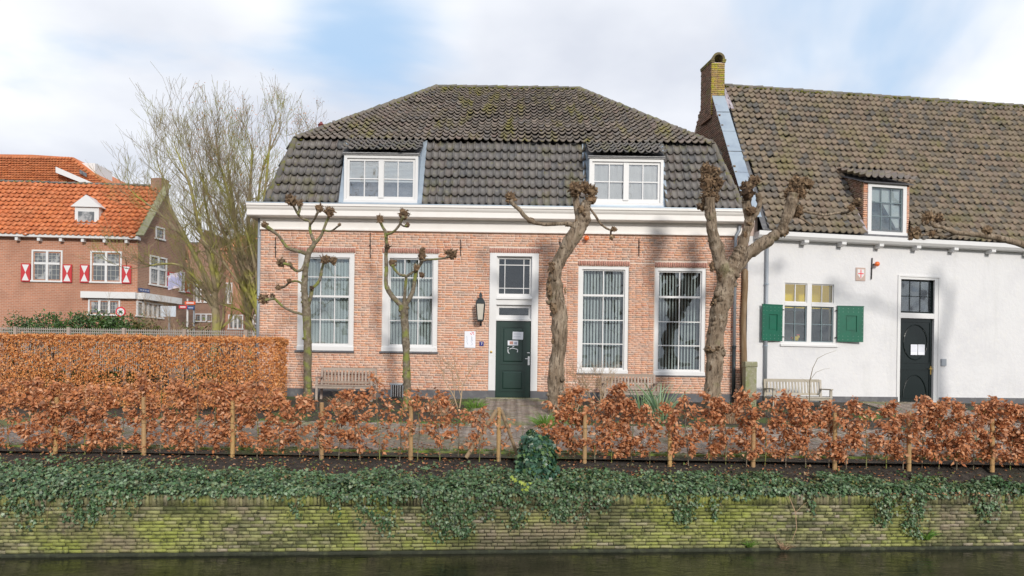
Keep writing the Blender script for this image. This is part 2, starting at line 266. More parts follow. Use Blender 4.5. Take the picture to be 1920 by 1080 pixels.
# ------------------------------------------------------------------ object helpers
OFF = {}
def tag(o, label=None, cat=None, group=None, kind=None):
    if label: o['label'] = label
    if cat: o['category'] = cat
    if group: o['group'] = group
    if kind: o['kind'] = kind
    return o
def thing(name, loc, label, cat, group=None):
    o = bpy.data.objects.new(name, None); COL.objects.link(o); o.location = loc; o.empty_display_size = .2
    OFF[o.name] = Vector(loc); return tag(o, label, cat, group)
def link(name, me, m, parent=None, origin=None):
    o = bpy.data.objects.new(name, me); COL.objects.link(o)
    if m is not None and len(me.materials) == 0: me.materials.append(m)
    if parent is not None:
        o.parent = parent; OFF[o.name] = OFF[parent.name]
    else:
        OFF[o.name] = Vector(origin) if origin is not None else Vector((0, 0, 0)); o.location = OFF[o.name]
    return o
def np_mesh(name, V, Fc, smooth=False):
    V = np.asarray(V, dtype=np.float32).reshape(-1, 3); Fc = np.asarray(Fc, dtype=np.int32)
    me = bpy.data.meshes.new(name); k = Fc.shape[1]
    me.vertices.add(len(V)); me.vertices.foreach_set('co', V.ravel())
    me.loops.add(Fc.size); me.loops.foreach_set('vertex_index', Fc.ravel())
    me.polygons.add(len(Fc)); me.polygons.foreach_set('loop_start', np.arange(0, Fc.size, k, dtype=np.int32))
    me.polygons.foreach_set('loop_total', np.full(len(Fc), k, dtype=np.int32))
    if smooth: me.polygons.foreach_set('use_smooth', np.ones(len(Fc), dtype=bool))
    me.update(calc_edges=True); me.validate(); return me

class MB:
    def __init__(s, M=None): s.v = []; s.f = []; s.M = M
    def add(s, vs, fs):
        n = len(s.v)
        if s.M is not None: vs = [tuple(s.M @ Vector(p)) for p in vs]
        s.v += [tuple(p) for p in vs]; s.f += [tuple(i + n for i in f) for f in fs]; return s
    def box(s, x0, x1, y0, y1, z0, z1):
        return s.add([(x0, y0, z0), (x1, y0, z0), (x1, y1, z0), (x0, y1, z0), (x0, y0, z1), (x1, y0, z1), (x1, y1, z1), (x0, y1, z1)],
                     [(0, 3, 2, 1), (4, 5, 6, 7), (0, 1, 5, 4), (1, 2, 6, 5), (2, 3, 7, 6), (3, 0, 4, 7)])
    def bar(s, a, b, w, t, up=(0, 0, 1)):          # a beam of section w x t from a to b
        a, b = Vector(a), Vector(b); d = (b - a).normalized(); u = Vector(up); sd_ = d.cross(u)
        if sd_.length < 1e-4: sd_ = d.cross(Vector((0, 1, 0)))
        sd_.normalize(); u = sd_.cross(d).normalized(); sd_ *= w / 2; u = u * (t / 2)
        q = [p + i * sd_ + j * u for p in (a, b) for i, j in ((-1, -1), (1, -1), (1, 1), (-1, 1))]
        return s.add(q, [(3, 2, 1, 0), (4, 5, 6, 7), (0, 1, 5, 4), (1, 2, 6, 5), (2, 3, 7, 6), (3, 0, 4, 7)])
    def ext(s, prof, x0, x1):                      # prism: closed (y,z) outline swept along x
        n = len(prof); v = [(x0, y, z) for y, z in prof] + [(x1, y, z) for y, z in prof]
        return s.add(v, [tuple(range(n))[::-1], tuple(range(n, 2 * n))] + [(i, (i + 1) % n, n + (i + 1) % n, n + i) for i in range(n)])
    def slab(s, pts, nrm, th):                     # planar polygon with thickness
        n = len(pts); o = Vector(nrm).normalized() * th
        v = [Vector(p) for p in pts] + [Vector(p) + o for p in pts]
        return s.add(v, [tuple(range(n))[::-1], tuple(range(n, 2 * n))] + [(i, (i + 1) % n, n + (i + 1) % n, n + i) for i in range(n)])
    def tube(s, pts, rad, sides=8, rough=0.0, ridge=0, cap=True, seed=0.0):
        pts = [Vector(p) for p in pts]; n = len(pts)
        if n < 2: return s
        rad = rad if isinstance(rad, (list, tuple)) else [rad] * n
        ref = Vector((0.31, 0.95, 0.1)); base = len(s.v); vs = []
        for i, p in enumerate(pts):
            d = (pts[min(i + 1, n - 1)] - pts[max(i - 1, 0)])
            if d.length < 1e-6: d = Vector((0, 0, 1))
            d.normalize(); a = d.cross(ref)
            if a.length < .05: a = d.cross(Vector((1, 0, 0)))
            a.normalize(); b = d.cross(a)
            for k in range(sides):
                th = 2 * math.pi * k / sides; r = rad[i]
                if rough:
                    q = p + (a * math.cos(th) + b * math.sin(th)) * r
                    r *= 1 + rough * 1.6 * mnoise.noise(q * (0.35 / max(r, .02)) + Vector((seed, 0, 0)))
                if rough > .15: q = p + (a * math.cos(th) + b * math.sin(th)) * rad[i]; r *= 1 + .10 * mnoise.noise(Vector((q.x * 26, q.y * 26, q.z * 7))) + .05 * mnoise.noise(q * 42)
                if ridge: r *= 1 + ridge * math.sin(th * 5 + i * .35 + seed)
                vs.append(p + (a * math.cos(th) + b * math.sin(th)) * r)
        fs = []
        for i in range(n - 1):
            for k in range(sides):
                a0 = i * sides + k; a1 = i * sides + (k + 1) % sides
                fs.append((a0, a1, a1 + sides, a0 + sides))
        if cap: fs.append(tuple(range(sides))[::-1]); fs.append(tuple(range((n - 1) * sides, n * sides)))
        return s.add(vs, fs)
    def lathe(s, c, prof, sides=12, flat=None):    # prof: (r, z)
        vs = []; fs = []; n = len(prof)
        for r, z in prof:
            for k in range(sides):
                t = 2 * math.pi * (k + .5) / sides; vs.append((c[0] + r * math.cos(t), c[1] + r * math.sin(t), c[2] + z))
        for i in range(n - 1):
            for k in range(sides):
                a = i * sides + k; b = i * sides + (k + 1) % sides; fs.append((a, b, b + sides, a + sides))
        fs.append(tuple(range(sides))[::-1]); fs.append(tuple(range((n - 1) * sides, n * sides)))
        return s.add(vs, fs)
    def build(s, name, m, parent=None, origin=None, smooth=False):
        me = bpy.data.meshes.new(name); off = OFF[parent.name] if parent is not None else Vector(origin or (0, 0, 0))
        me.from_pydata([(p[0] - off.x, p[1] - off.y, p[2] - off.z) for p in s.v], [], s.f)
        if smooth: me.polygons.foreach_set('use_smooth', [True] * len(me.polygons))
        me.update(); return link(name, me, m, parent, origin)

def ico(c, r, sub=2, rough=.25, seed=0.0, sq=(1, 1, 1)):
    import bmesh
    b = bmesh.new(); bmesh.ops.create_icosphere(b, subdivisions=sub, radius=1)
    vs = []; c = Vector(c)
    for v in b.verts:
        k = 1 + rough * mnoise.noise(v.co * 2.1 + Vector((seed, seed * .7, 0))) * 2
        vs.append(c + Vector((v.co.x * sq[0], v.co.y * sq[1], v.co.z * sq[2])) * r * k)
    fs = [tuple(v.index for v in f.verts) for f in b.faces]; b.free(); return vs, fs

# pieces that repeat: the largest 300 are objects sharing mesh data, the rest one mesh
def box_variants(n=6, j=.03, ends=.02):
    out = []; Fq = np.array([(0, 3, 2, 1), (4, 5, 6, 7), (0, 1, 5, 4), (1, 2, 6, 5), (2, 3, 7, 6), (3, 0, 4, 7)])
    for k in range(n):
        V = np.array([(x, y, z) for z in (-.5, .5) for x, y in ((-.5, -.5), (.5, -.5), (.5, .5), (-.5, .5))], dtype=float)
        V += rng.uniform(-1, 1, V.shape) * np.array([ends, .05, j * 2]); out.append((V, Fq))
    return out
def pieces(name, items, variants, m, parent, limit=300, score=None, smooth=False, stuff_name=None):
    off = OFF[parent.name] if parent is not None else Vector((0, 0, 0))
    order = list(range(len(items)))
    if score: order.sort(key=lambda i: -score(items[i]))
    lead = order[:limit]; rest = order[limit:]
    meshes = []
    for V, Fq in variants:
        me = np_mesh(name, V, Fq, smooth); me.materials.append(m); meshes.append(me)
    T = Matrix.Translation(-off)
    for i in lead:
        o = bpy.data.objects.new(name, meshes[i % len(meshes)]); COL.objects.link(o); o.parent = parent; o.matrix_basis = T @ items[i]; OFF[o.name] = off
    if rest:
        Vs = []; Fs = []; n = 0
        for i in rest:
            V, Fq = variants[i % len(variants)]; A = np.array(items[i]); Vs.append(V @ A[:3, :3].T + (A[:3, 3] - np.array(off))); Fs.append(Fq + n); n += len(V)
        me = np_mesh(stuff_name or name, np.vstack(Vs), np.vstack(Fs), smooth)
        o = link(stuff_name or name, me, m, parent); o['kind'] = 'stuff'
BV = box_variants(8)
def boxM(x0, x1, y0, y1, z0, z1, M=None, rot=None):
    A = Matrix.Translation(((x0 + x1) / 2, (y0 + y1) / 2, (z0 + z1) / 2))
    if rot: A = A @ Matrix.Rotation(rot, 4, 'Y')
    A = A @ Matrix.Diagonal((abs(x1 - x0), abs(y1 - y0), abs(z1 - z0), 1))
    return (M @ A) if M is not None else A

def brick_fill(x0, x1, z0, z1, h, w, jt, holes, M=None, y_out=0.0, seed=1, uneven=.004):
    """courses of bricks in x-z, holes left out; returns matrices"""
    r = random.Random(seed); out = []; z = z0; k = 0
    while z < z1 - h * .4:
        zt = min(z + h, z1); ints = [(x0, x1)]
        for hx0, hx1, hz0, hz1 in holes:
            ov = min(zt, hz1) - max(z, hz0)
            if ov > .28 * (zt - z):
                nw = []
                for a, b in ints:
                    if hx1 <= a or hx0 >= b: nw.append((a, b))
                    else:
                        if hx0 > a: nw.append((a, hx0))
                        if hx1 < b: nw.append((hx1, b))
                ints = nw
        for a, b in ints:
            if b - a < .03: continue
            c = a; first = True
            while c < b - .02:
                L = w * (1 if (k % 2 == 0 or r.random() < .6) else .5) * r.uniform(.88, 1.1)
                if first: L = w * (.5 if k % 2 else .98) * r.uniform(.9, 1.1); first = False
                e = min(c + L, b)
                if b - e < .05: e = b
                dz = r.uniform(-uneven, uneven); yo = y_out + r.uniform(-.004, .003) * (3.2 if uneven > .0045 else 1)
                out.append(boxM(c + jt / 2, e - jt / 2, yo, yo + .06, z + jt / 2 + dz, zt - jt / 2 + dz, M, r.uniform(-.006, .006)))
                c = e
        z += h; k += 1
    return out

def solid_grid(mb, x0, x1, z0, z1, y0, y1, holes):
    xs = sorted({x0, x1, *[v for h in holes for v in h[:2] if x0 < v < x1]}); zs = sorted({z0, z1, *[v for h in holes for v in h[2:] if z0 < v < z1]})
    for i in range(len(xs) - 1):
        run = None
        for j in range(len(zs) - 1):
            cx_, cz_ = (xs[i] + xs[i + 1]) / 2, (zs[j] + zs[j + 1]) / 2
            inside = any(h[0] < cx_ < h[1] and h[2] < cz_ < h[3] for h in holes)
            if not inside and run is None: run = zs[j]
            if inside and run is not None: mb.box(xs[i], xs[i + 1], y0, y1, run, zs[j]); run = None
        if run is not None: mb.box(xs[i], xs[i + 1], y0, y1, run, z1)
    return mb

# ------------------------------------------------------------------ ground, banks, water
g = MB()
prof = [(900, 0.0), (0.3, 0.0), (-7.30, -.785), (-7.9, -.80)]
for i in range(len(prof) - 1):
    (ya, za), (yb, zb) = prof[i], prof[i + 1]
    g.add([(-700, yb, zb), (700, yb, zb), (700, ya, za), (-700, ya, za)], [(0, 1, 2, 3)])
tag(g.build('ground', M_ground), kind='structure')
tag(MB().box(-700, 700, -600, -27, -2.6, -1.0).build('opposite_bank', M_ground), kind='structure')
WY = lambda X: -9.1 + .094 * X                       # face line of the quay wall
ZW, ZT, ZB = -2.20, -1.27, -.80
nb = 160; g = MB(); vs = []; fs = []
for i in range(nb + 1):
    X = -22 + 46 * i / nb
    for j in range(13):
        t = j / 12; Y = -7.55 + (WY(X) + .12 + 7.55) * t
        zz_ = ZB - .01 + (ZT + .02 - ZB) * (t ** 1.3) + .035 * mnoise.noise(Vector((X * 1.3, Y * 2.0, 0))) * (1 if 0 < j < 12 else .3) + .012 * mnoise.noise(Vector((X * 7, Y * 8, 3)))
        vs.append((X, Y, zz_))
for i in range(nb):
    for j in range(12):
        a = i * 13 + j; fs.append((a, a + 1, a + 14, a + 13))
soil_v = vs
tag(g.add(vs, fs).build('soil_bank', M_soil, smooth=True), kind='structure')
tag(MB().add([(-700, -60, ZW), (700, -60, ZW), (700, -6.5, ZW), (-700, -6.5, ZW)], [(0, 1, 2, 3)]).build('water', M_water), kind='structure')

# quay wall: courses of brick, a top course on end
WA = math.atan(.094); WM = Matrix.Translation((0, -9.1, 0)) @ Matrix.Rotation(WA, 4, 'Z')
qw = thing('quay_wall', (0, -9.1, ZW), 'low mossy brick quay wall rising from the canal under hanging ivy', 'wall')
MB(WM).box(-60, 60, .012, .45, ZW - .6, ZT).build('mortar_core', M_wallm, qw)
it = brick_fill(-11, 12, ZW + .05, ZT - .16, .0545, .185, .009, [], WM, 0, 3, .005)
x = -11
soldier = []
r = random.Random(5)
while x < 12:
    w_ = r.uniform(.05, .06); soldier.append(boxM(x + .0015, x + w_ - .0015, -.006 + r.uniform(-.003, .003), .2, ZT - .155 + r.uniform(-.006, .004), ZT + .01, WM)); x += w_
foot = MB(WM); foot.ext([(-.03, ZW - .4), (-.035, ZW + .02), (-.015, ZW + .05), (.05, ZW + .06), (.05, ZW - .4)], -30, 30)
pieces('brick', it, BV, M_wallb, qw, 260, lambda A: A[0][0] * 3 - abs(A.translation.x) * .05 + (.3 if A.translation.z < ZW + .6 else 0))
pieces('coping_brick', soldier, BV, M_wallb, qw, 40, lambda A: -abs(A.translation.x + 2))
foot.build('waterline_ledge', M_algae, qw)
# far side of the canal, behind the camera
tag(MB().box(-80, 80, -27.4, -26.9, ZW - .4, -.95).build('opposite_quay_wall', M_wallb), 'brick quay wall on the far side of the canal', 'wall')

# ------------------------------------------------------------------ garden path
path = thing('path', (0, -5.8, -.6), None, None); tag(path, kind='structure')
sl = -.785 / 7.6
gz = lambda Y: (Y - .3) * (.785 / 7.6) if Y < .3 else 0.0         # height of the sloping garden
b = MB()
b.add([(-30, -7.3, gz(-7.3) + .012), (30, -7.3, gz(-7.3) + .012), (30, -4.25, gz(-4.25) + .012), (-30, -4.25, gz(-4.25) + .012)], [(0, 1, 2, 3)])
b.add([(-1.15, -4.25, gz(-4.25) + .012), (1.35, -4.25, gz(-4.25) + .012), (.95, -.02, gz(-.02) + .012), (-.95, -.02, gz(-.02) + .012)], [(0, 1, 2, 3)])
b.add([(9.9, -4.25, gz(-4.25) + .012), (12.4, -4.25, gz(-4.25) + .012), (12.4, 1.2, gz(-.02) + .012), (10.6, .6, gz(-.02) + .012)], [(0, 1, 2, 3)])
b.build('bedding', M_joint, path)
items = []; r = random.Random(9); u = .1; TS = math.atan(.785 / 7.6)
for a in range(-150, 150):
    for c in range(-150, 150):
        k = (a - c) % 4
        if k == 0: px_, py_, sx, sy = a + 1, c + .5, 2, 1
        elif k == 3: px_, py_, sx, sy = a + .5, c + 1, 1, 2
        else: continue
        X = (px_ - py_) * u * .7071; Y = (px_ + py_) * u * .7071 - 5.7
        main = -7.2 < Y < -4.3 and -10.6 < X < 10.8
        cen = -4.3 <= Y < -.1 and (-1.1 + (Y + 4.25) * .04) < X < (1.3 - (Y + 4.25) * .09)
        wd = -4.3 <= Y < .5 and 10.0 < X < 12.3
        if not (main or cen or wd): continue
        A = Matrix.Translation((X, Y, gz(Y) + .02 + r.uniform(-.003, .004))) @ Matrix.Rotation(TS, 4, 'X') @ Matrix.Rotation(math.pi / 4 + r.uniform(-.02, .02), 4, 'Z') @ Matrix.Rotation(r.uniform(-.02, .02), 4, 'X') @ Matrix.Diagonal((sx * u - .009, sy * u - .009, .03, 1))
        items.append(A)
pieces('paver', items, box_variants(6, .01, .01), M_paver, path, 300, lambda A: A.translation.y * -1 - abs(A.translation.x) * .35)
kb = MB()
x = -25.0
r = random.Random(2)
while x < 25:
    kb.box(x + .004, x + .996, -7.36 + r.uniform(-.006, .006), -7.28, -.86, gz(-7.3) + .035 + r.uniform(-.004, .004)); x += 1.0
tag(kb.build('kerb', M_kerb), kind='structure')

# ------------------------------------------------------------------ windows
def window(root, M, x0, x1, z0, z1, cas, cols, rows, thick=None, y=.03, glass=GLASS, frame_m=M_white, bar_m=M_white, blind=None, room=M_dark, room_d=1.4, bw=.028, label=None, room_z=None, sash_w=.035, name='window', pad=.25):
    """cas=(left,right,top,bottom) casing widths; rows=cut heights (fractions from the top), thick=index of the stout meeting rail"""
    l, r_, t, b_ = cas
    wn_ = MB(M); ix0, ix1, iz0, iz1 = x0 + l, x1 - r_, z0 + b_, z1 - t
    wn_.box(x0, ix0, y, y + .14, z0, z1); wn_.box(ix1, x1, y, y + .14, z0, z1); wn_.box(ix0, ix1, y, y + .14, iz1, z1)
    wn_.ext([(y - .035, z0), (y - .035, z0 + b_ * .7), (y, z0 + b_), (y + .14, z0 + b_), (y + .14, z0)], x0 - .01, x1 + .01) if b_ > .05 else wn_.box(ix0, ix1, y, y + .14, z0, iz0)
    W_ = wn_.build(name, frame_m, root)
    if label: W_['label'] = label
    sw = sash_w; ys = y + .05
    sb = MB(M); sb.box(ix0, ix0 + sw, ys, ys + .05, iz0, iz1); sb.box(ix1 - sw, ix1, ys, ys + .05, iz0, iz1); sb.box(ix0 + sw, ix1 - sw, ys, ys + .05, iz1 - sw, iz1); sb.box(ix0 + sw, ix1 - sw, ys, ys + .05, iz0, iz0 + sw * 1.5)
    sb.build('sash', bar_m, W_)
    gx0, gx1, gz0, gz1 = ix0 + sw, ix1 - sw, iz0 + sw * 1.5, iz1 - sw
    zs = [gz1] + [gz1 - f * (gz1 - gz0) for f in rows] + [gz0]
    xs = [gx0] + ([gx0 + f * (gx1 - gx0) for f in cols] if isinstance(cols, (list, tuple)) else [gx0 + (gx1 - gx0) * i / cols for i in range(1, cols)]) + [gx1]
    for i, zc in enumerate(zs[1:-1]):
        h_ = bw / 2 * (2.1 if thick == i else 1); yo = ys - (.02 if thick == i else -.008)
        MB(M).box(gx0, gx1, yo, ys + .036, zc - h_, zc + h_).build('glazing_bar', bar_m, W_)
    for xc in xs[1:-1]:
        for i in range(len(zs) - 1):
            MB(M).box(xc - bw / 2, xc + bw / 2, ys + .010, ys + .034, zs[i + 1] + .002, zs[i] - .002).build('glazing_bar', bar_m, W_) if i == 0 or thick is None or True else None
    for i in range(len(xs) - 1):
        for j in range(len(zs) - 1):
            MB(M).box(xs[i] + .004, xs[i + 1] - .004, ys + .020, ys + .024, zs[j + 1] + .004, zs[j] - .004).build('pane', glass, W_)
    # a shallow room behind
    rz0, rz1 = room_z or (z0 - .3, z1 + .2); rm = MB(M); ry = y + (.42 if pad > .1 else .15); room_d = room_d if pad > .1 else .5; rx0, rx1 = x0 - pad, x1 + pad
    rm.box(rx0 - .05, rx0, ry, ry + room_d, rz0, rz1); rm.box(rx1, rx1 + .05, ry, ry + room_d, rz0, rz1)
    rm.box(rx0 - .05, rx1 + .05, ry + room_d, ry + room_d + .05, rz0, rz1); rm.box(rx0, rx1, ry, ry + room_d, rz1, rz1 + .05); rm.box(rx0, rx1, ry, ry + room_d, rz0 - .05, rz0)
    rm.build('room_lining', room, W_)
    if blind == 'vertical':
        bl = MB(M); xx = ix0 + .03; rr = random.Random(int(x0 * 100))
        while xx < ix1 - .05:
            a = math.radians(48 + rr.uniform(-4, 4)); hw = .045
            c, s_ = math.cos(a) * hw, math.sin(a) * hw; yb = y + .23
            bl.add([(xx - c, yb - s_, iz0 + .03), (xx + c, yb + s_, iz0 + .03), (xx + c, yb + s_, iz1), (xx - c, yb - s_, iz1)], [(0, 1, 2, 3)])
            xx += .089
        o = bl.build('vertical_blind', M_blind, W_); o['kind'] = 'stuff'
    elif blind == 'half':
        bl = MB(M); zc = iz1 - .02
        while zc > iz0 + (iz1 - iz0) * .52:
            bl.box(ix0 + .02, ix1 - .02, y + .105, y + .125, zc - .024, zc); zc -= .036
        bl.box(ix0 + .02, ix1 - .02, y + .10, y + .13, zc - .05, zc)
        o = bl.build('slatted_blind', M_blind, W_); o['kind'] = 'stuff'
    elif blind == 'curtain':
        cu = MB(M); n_ = 40; pr = [(ix0 - .05 + (ix1 - ix0 + .1) * i / n_, y + .115 + .012 * math.sin(i * 1.9)) for i in range(n_ + 1)]
        cu.add([(a, b, iz0 - .05) for a, b in pr] + [(a, b, iz1 + .05) for a, b in pr], [(i, i + 1, n_ + 2 + i, n_ + 1 + i) for i in range(n_)])
        cu.build('curtain', M_curtain, W_, smooth=True)
    return W_, (gx0, gx1, gz0, gz1, ys)

def px_rect(x0, x1, y0, y1, D=DF):
    ym, xm = (y0 + y1) / 2, (x0 + x1) / 2
    return at(x0, ym, D).x, at(x1, ym, D).x, at(xm, y1, D).z, at(xm, y0, D).z

# ------------------------------------------------------------------ the brick house
BX0, BX1 = -7.19, 6.50
house = thing('brick_house', (0, 0, 0), 'wide pink brick house with dark tiled gambrel roof, two white dormers and green front door', 'house')
w1 = px_rect(558, 663.5, 473.5, 657); w2 = px_rect(716.5, 820.5, 475, 659); w4 = px_rect(1083.5, 1178, 499, 700); w5 = px_rect(1227.5, 1322.5, 502, 704)
dr = px_rect(917, 1008.5, 475, 747); dr = (dr[0], dr[1], 0.0, dr[3])
ventr = px_rect(733, 757, 722, 747); ventr = (ventr[0], ventr[1], .02, ventr[3])
openings = [w1, w2, w4, w5, dr]
core = MB(); solid_grid(core, BX0, BX1, -.5, 4.72, .010, .36, openings)
wall = core.build('wall', M_mortar, house)
core = MB(); core.box(BX0, BX0 + .3, .36, 9.6, -.3, 5.1); core.box(BX1 - .3, BX1, .36, 9.6, -.3, 5.1); core.box(BX0, BX1, 9.6, 9.9, -.3, 5.1); core.box(BX0 + .3, BX1 - .3, 2.3, 2.5, 0, 5.1)
core.build('side_walls', M_brick_far, house)
lint = []
soldiers = []
for (a, b_, c, d), hh in zip(openings, (.15, .15, .15, .15, .15)):
    L0, L1 = a - .02, b_ + .03; lint.append((L0, L1, d - .001, d + hh)); n_ = int((L1 - L0) / .062); w_ = (L1 - L0) / n_
    for i in range(n_): soldiers.append(boxM(L0 + i * w_ + .005, L0 + (i + 1) * w_ - .005, -.006, .1, d + .012, d + hh - .006, rot=random.uniform(-.02, .02)))
fx0, fx1 = at(1062, 600, DF).x, at(1226, 600, DF).x; fz0, fz1 = at(1100, 716, DF).z, at(1150, 490, DF).z
fine = (w4[1] - .001, fx1, fz0, w5[3] + .1)
fine_l = (fx0, w4[0], fz0, w4[3] + .1)
holes = openings + lint + [ventr]
it = brick_fill(BX0, BX1, .19, 4.68, .0675, .215, .0155, holes + [fine, fine_l], None, 0, 21)
it += brick_fill(fine[0], fine[1], fine[2], fine[3], .0555, .19, .011, holes, None, 0, 22, .001)
it += brick_fill(fine_l[0], fine_l[1], fine_l[2], fine_l[3], .0555, .19, .011, holes, None, 0, 23, .001)
pieces('brick', it, BV, M_brick, wall, 300, lambda A: A[0][0] * 4 - abs(A.translation.x + .5) * .12 - abs(A.translation.z - 2.6) * .12)
pieces('lintel_brick', soldiers, BV, M_brick_red, wall, 140, None)
pl = MB()
for a, b_ in ((BX0 - .01, ventr[0]), (ventr[1], dr[0]), (dr[1], BX1 + .01)): pl.box(a, b_, -.035, .05, -.5, .20)
pl.build('plinth', M_plinth, house)
v = MB(); v.box(ventr[0] - .02, ventr[1] + .02, -.045, .02, ventr[3], ventr[3] + .05); v.box(ventr[0], ventr[0] + .03, -.04, .02, 0, ventr[3]); v.box(ventr[1] - .03, ventr[1], -.04, .02, 0, ventr[3])
ve = v.build('cellar_vent', M_pipe, house)
for i in range(4):
    xx = ventr[0] + .07 + i * .065; MB().box(xx - .01, xx + .01, -.035, -.015, .0, ventr[3]).build('bar', M_chrome, ve)
MB().box(ventr[0] + .03, ventr[1] - .03, -.005, .03, -.05, ventr[3]).build('vent_back', M_iron, ve)

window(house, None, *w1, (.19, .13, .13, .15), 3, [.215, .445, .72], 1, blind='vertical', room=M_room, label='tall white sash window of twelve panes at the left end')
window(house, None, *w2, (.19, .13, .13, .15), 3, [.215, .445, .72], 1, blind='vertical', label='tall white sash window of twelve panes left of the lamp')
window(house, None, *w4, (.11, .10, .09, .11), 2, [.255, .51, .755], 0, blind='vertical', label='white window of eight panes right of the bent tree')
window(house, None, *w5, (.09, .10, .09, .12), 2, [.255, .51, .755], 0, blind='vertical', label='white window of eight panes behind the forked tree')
for (a, b_, c, d) in (w1, w2): MB().box(a - .05, b_ + .03, -.06, .03, c - .055, c - .003).build('window_sill', M_slate, house)
for (a, b_, c, d) in (w4, w5): MB().box(a - .02, b_ + .02, -.03, .03, c - .035, c - .003).build('window_sill', M_slate, house)

# front door with its tall surround
da, db, dc, dd = dr; y = .02
dfm = MB()
lx = at(929.5, 650, DF).x; rx = at(995.5, 650, DF).x
zl = at(962, 601.5, DF).z; zt1 = at(962, 571.5, DF).z; zt2 = at(962, 558, DF).z; ztop = at(962, 482, DF).z
dfm.box(da, lx, -.03, y + .12, .22, dd); dfm.box(rx, db, -.03, y + .12, .22, dd); dfm.box(lx, rx, -.03, y + .12, ztop + .02, dd)
dfm.box(lx, rx, 0, .13, zt1, zt2 + .03); dfm.ext([(-.05, zt2 - .05), (-.05, zt2 - .01), (-.02, zt2 + .02), (0, zt2 + .02), (0, zt2 - .05)], lx, rx); dfm.box(lx, rx, 0, .13, zl, zl + .05)
DFR = dfm.build('door_frame', M_white, house)
MB().box(da, lx, -.045, .1, -.05, .22).build('frame_foot', M_plinth, DFR); MB().box(rx, db, -.045, .1, -.05, .22).build('frame_foot', M_plinth, DFR)
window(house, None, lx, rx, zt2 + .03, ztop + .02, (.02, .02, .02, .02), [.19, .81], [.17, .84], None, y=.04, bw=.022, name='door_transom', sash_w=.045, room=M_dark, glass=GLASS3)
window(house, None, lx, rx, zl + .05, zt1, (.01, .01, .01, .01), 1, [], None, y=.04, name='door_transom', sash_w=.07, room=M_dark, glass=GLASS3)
door = MB().box(lx + .004, rx - .004, .06, .11, .03, zl - .004).build('door', M_green, house)
dw0, dw1 = at(938, 650, DF).x, at(988, 650, DF).x
def raised(M, parent, x0, x1, z0, z1, m, y0=.06):
    o = MB(M); t = .035
    for (a, b_, c, d) in ((x0, x1, z1 - t, z1), (x0, x1, z0, z0 + t), (x0, x0 + t, z0 + t, z1 - t), (x1 - t, x1, z0 + t, z1 - t)): o.box(a, b_, y0 - .022, y0 + .004, c, d)
    p_ = o.build('moulding', m, parent)
    q = MB(M); a, b_, c, d = x0 + .10, x1 - .10, z0 + .10, z1 - .10; e = .035
    q.add([(a, y0 - .018, c), (b_, y0 - .018, c), (b_, y0 - .018, d), (a, y0 - .018, d), (a - e, y0 + .003, c - e), (b_ + e, y0 + .003, c - e), (b_ + e, y0 + .003, d + e), (a - e, y0 + .003, d + e)], [(0, 1, 2, 3), (0, 4, 5, 1), (1, 5, 6, 2), (2, 6, 7, 3), (3, 7, 4, 0)])
    q.build('door_panel', m, parent)
zc1, zc2 = at(962, 611, DF).z, at(962, 683, DF).z; raised(None, door, dw0 + .01, dw1 - .05, zc2, zc1, M_green)
raised(None, door, dw0, dw1 - .06, at(962, 734, DF).z, at(962, 692, DF).z, M_green)
hx = at(991.5, 667, DF).x
h_ = MB(); h_.box(hx - .025, hx + .025, .045, .06, .95, 1.20); h_.bar((hx - .05, .03, 1.30), (hx + .03, .03, 1.30), .02, .02); h_.bar((hx, .06, 1.13), (hx, 0.0, 1.13), .018, .018); h_.bar((hx + .01, 0, 1.13), (hx - .10, 0, 1.13), .02, .02)
h_.build('handle', M_chrome, door)
MB().box(da - .06, db + .06, -.14, .12, -.03, .018).build('threshold', M_stone, house)
ds = MB(); ds.lathe((at(921, 660, DF).x, -.035, at(921, 660, DF).z), [(.001, -.002), (.03, -.002)], 12)
MB(Matrix.Translation((at(921, 660, DF).x, -.03, at(921, 660, DF).z)) @ Matrix.Rotation(math.pi / 2, 4, 'X')).lathe((0, 0, 0), [(.035, 0), (.035, .01), (.012, .02), (.012, .03)], 12).build('bell_push', M_brass, DFR)
# paper stickers and remains of old ones on the door
st = []
def sticker(x0, x1, y0, y1, m, label, rows=0, D=DF, yy=.034, cat='notice', rc=M_ink, tilt=0):
    a = at((x0 + x1) / 2, (y0 + y1) / 2, D); w_ = (x1 - x0) / F * D; h = (y1 - y0) / F * D
    Mx = Matrix.Translation((a.x, yy, a.z)) @ Matrix.Rotation(tilt, 4, 'Y')
    t_ = thing('paper_notice', (a.x, yy, a.z), label, cat)
    MB(Mx).box(-w_ / 2, w_ / 2, 0, .004, -h / 2, h / 2).build('sheet', m, t_)
    if rows:
        l = MB(Mx); rr = random.Random(int(x0))
        for k in range(rows):
            z = h / 2 - h * (k + .8) / (rows + .8); l.box(-w_ * .38, w_ * (.0 + rr.uniform(.1, .38)), -.0025, .0003, z - .004, z + .004)
        l.build('print', rc, t_)
    return t_, Mx, w_, h
sticker(961, 981, 622, 636.5, M_paper, 'white paper notice with faint blue writing taped high on the green door', 2, rc=M_ink, tilt=.02)
t_, Mx, w_, h = sticker(952, 971.5, 638.5, 647.5, M_paper, 'small white and brown sticker under the paper notice on the green door', 0, yy=.034)
MB(Mx).box(-w_ * .32, w_ * .02, -.002, .0006, -h * .3, h * .35).build('print', M_brick_red, t_); MB(Mx).box(w_ * .12, w_ * .4, -.002, .0006, -h * .3, h * .2).build('print', M_ink, t_)
t_ = thing('sticker_remains', (at(960, 656, DF).x, .034, at(960, 656, DF).z), 'torn white traces of an old sticker on the green door', 'sticker')
rm = MB()
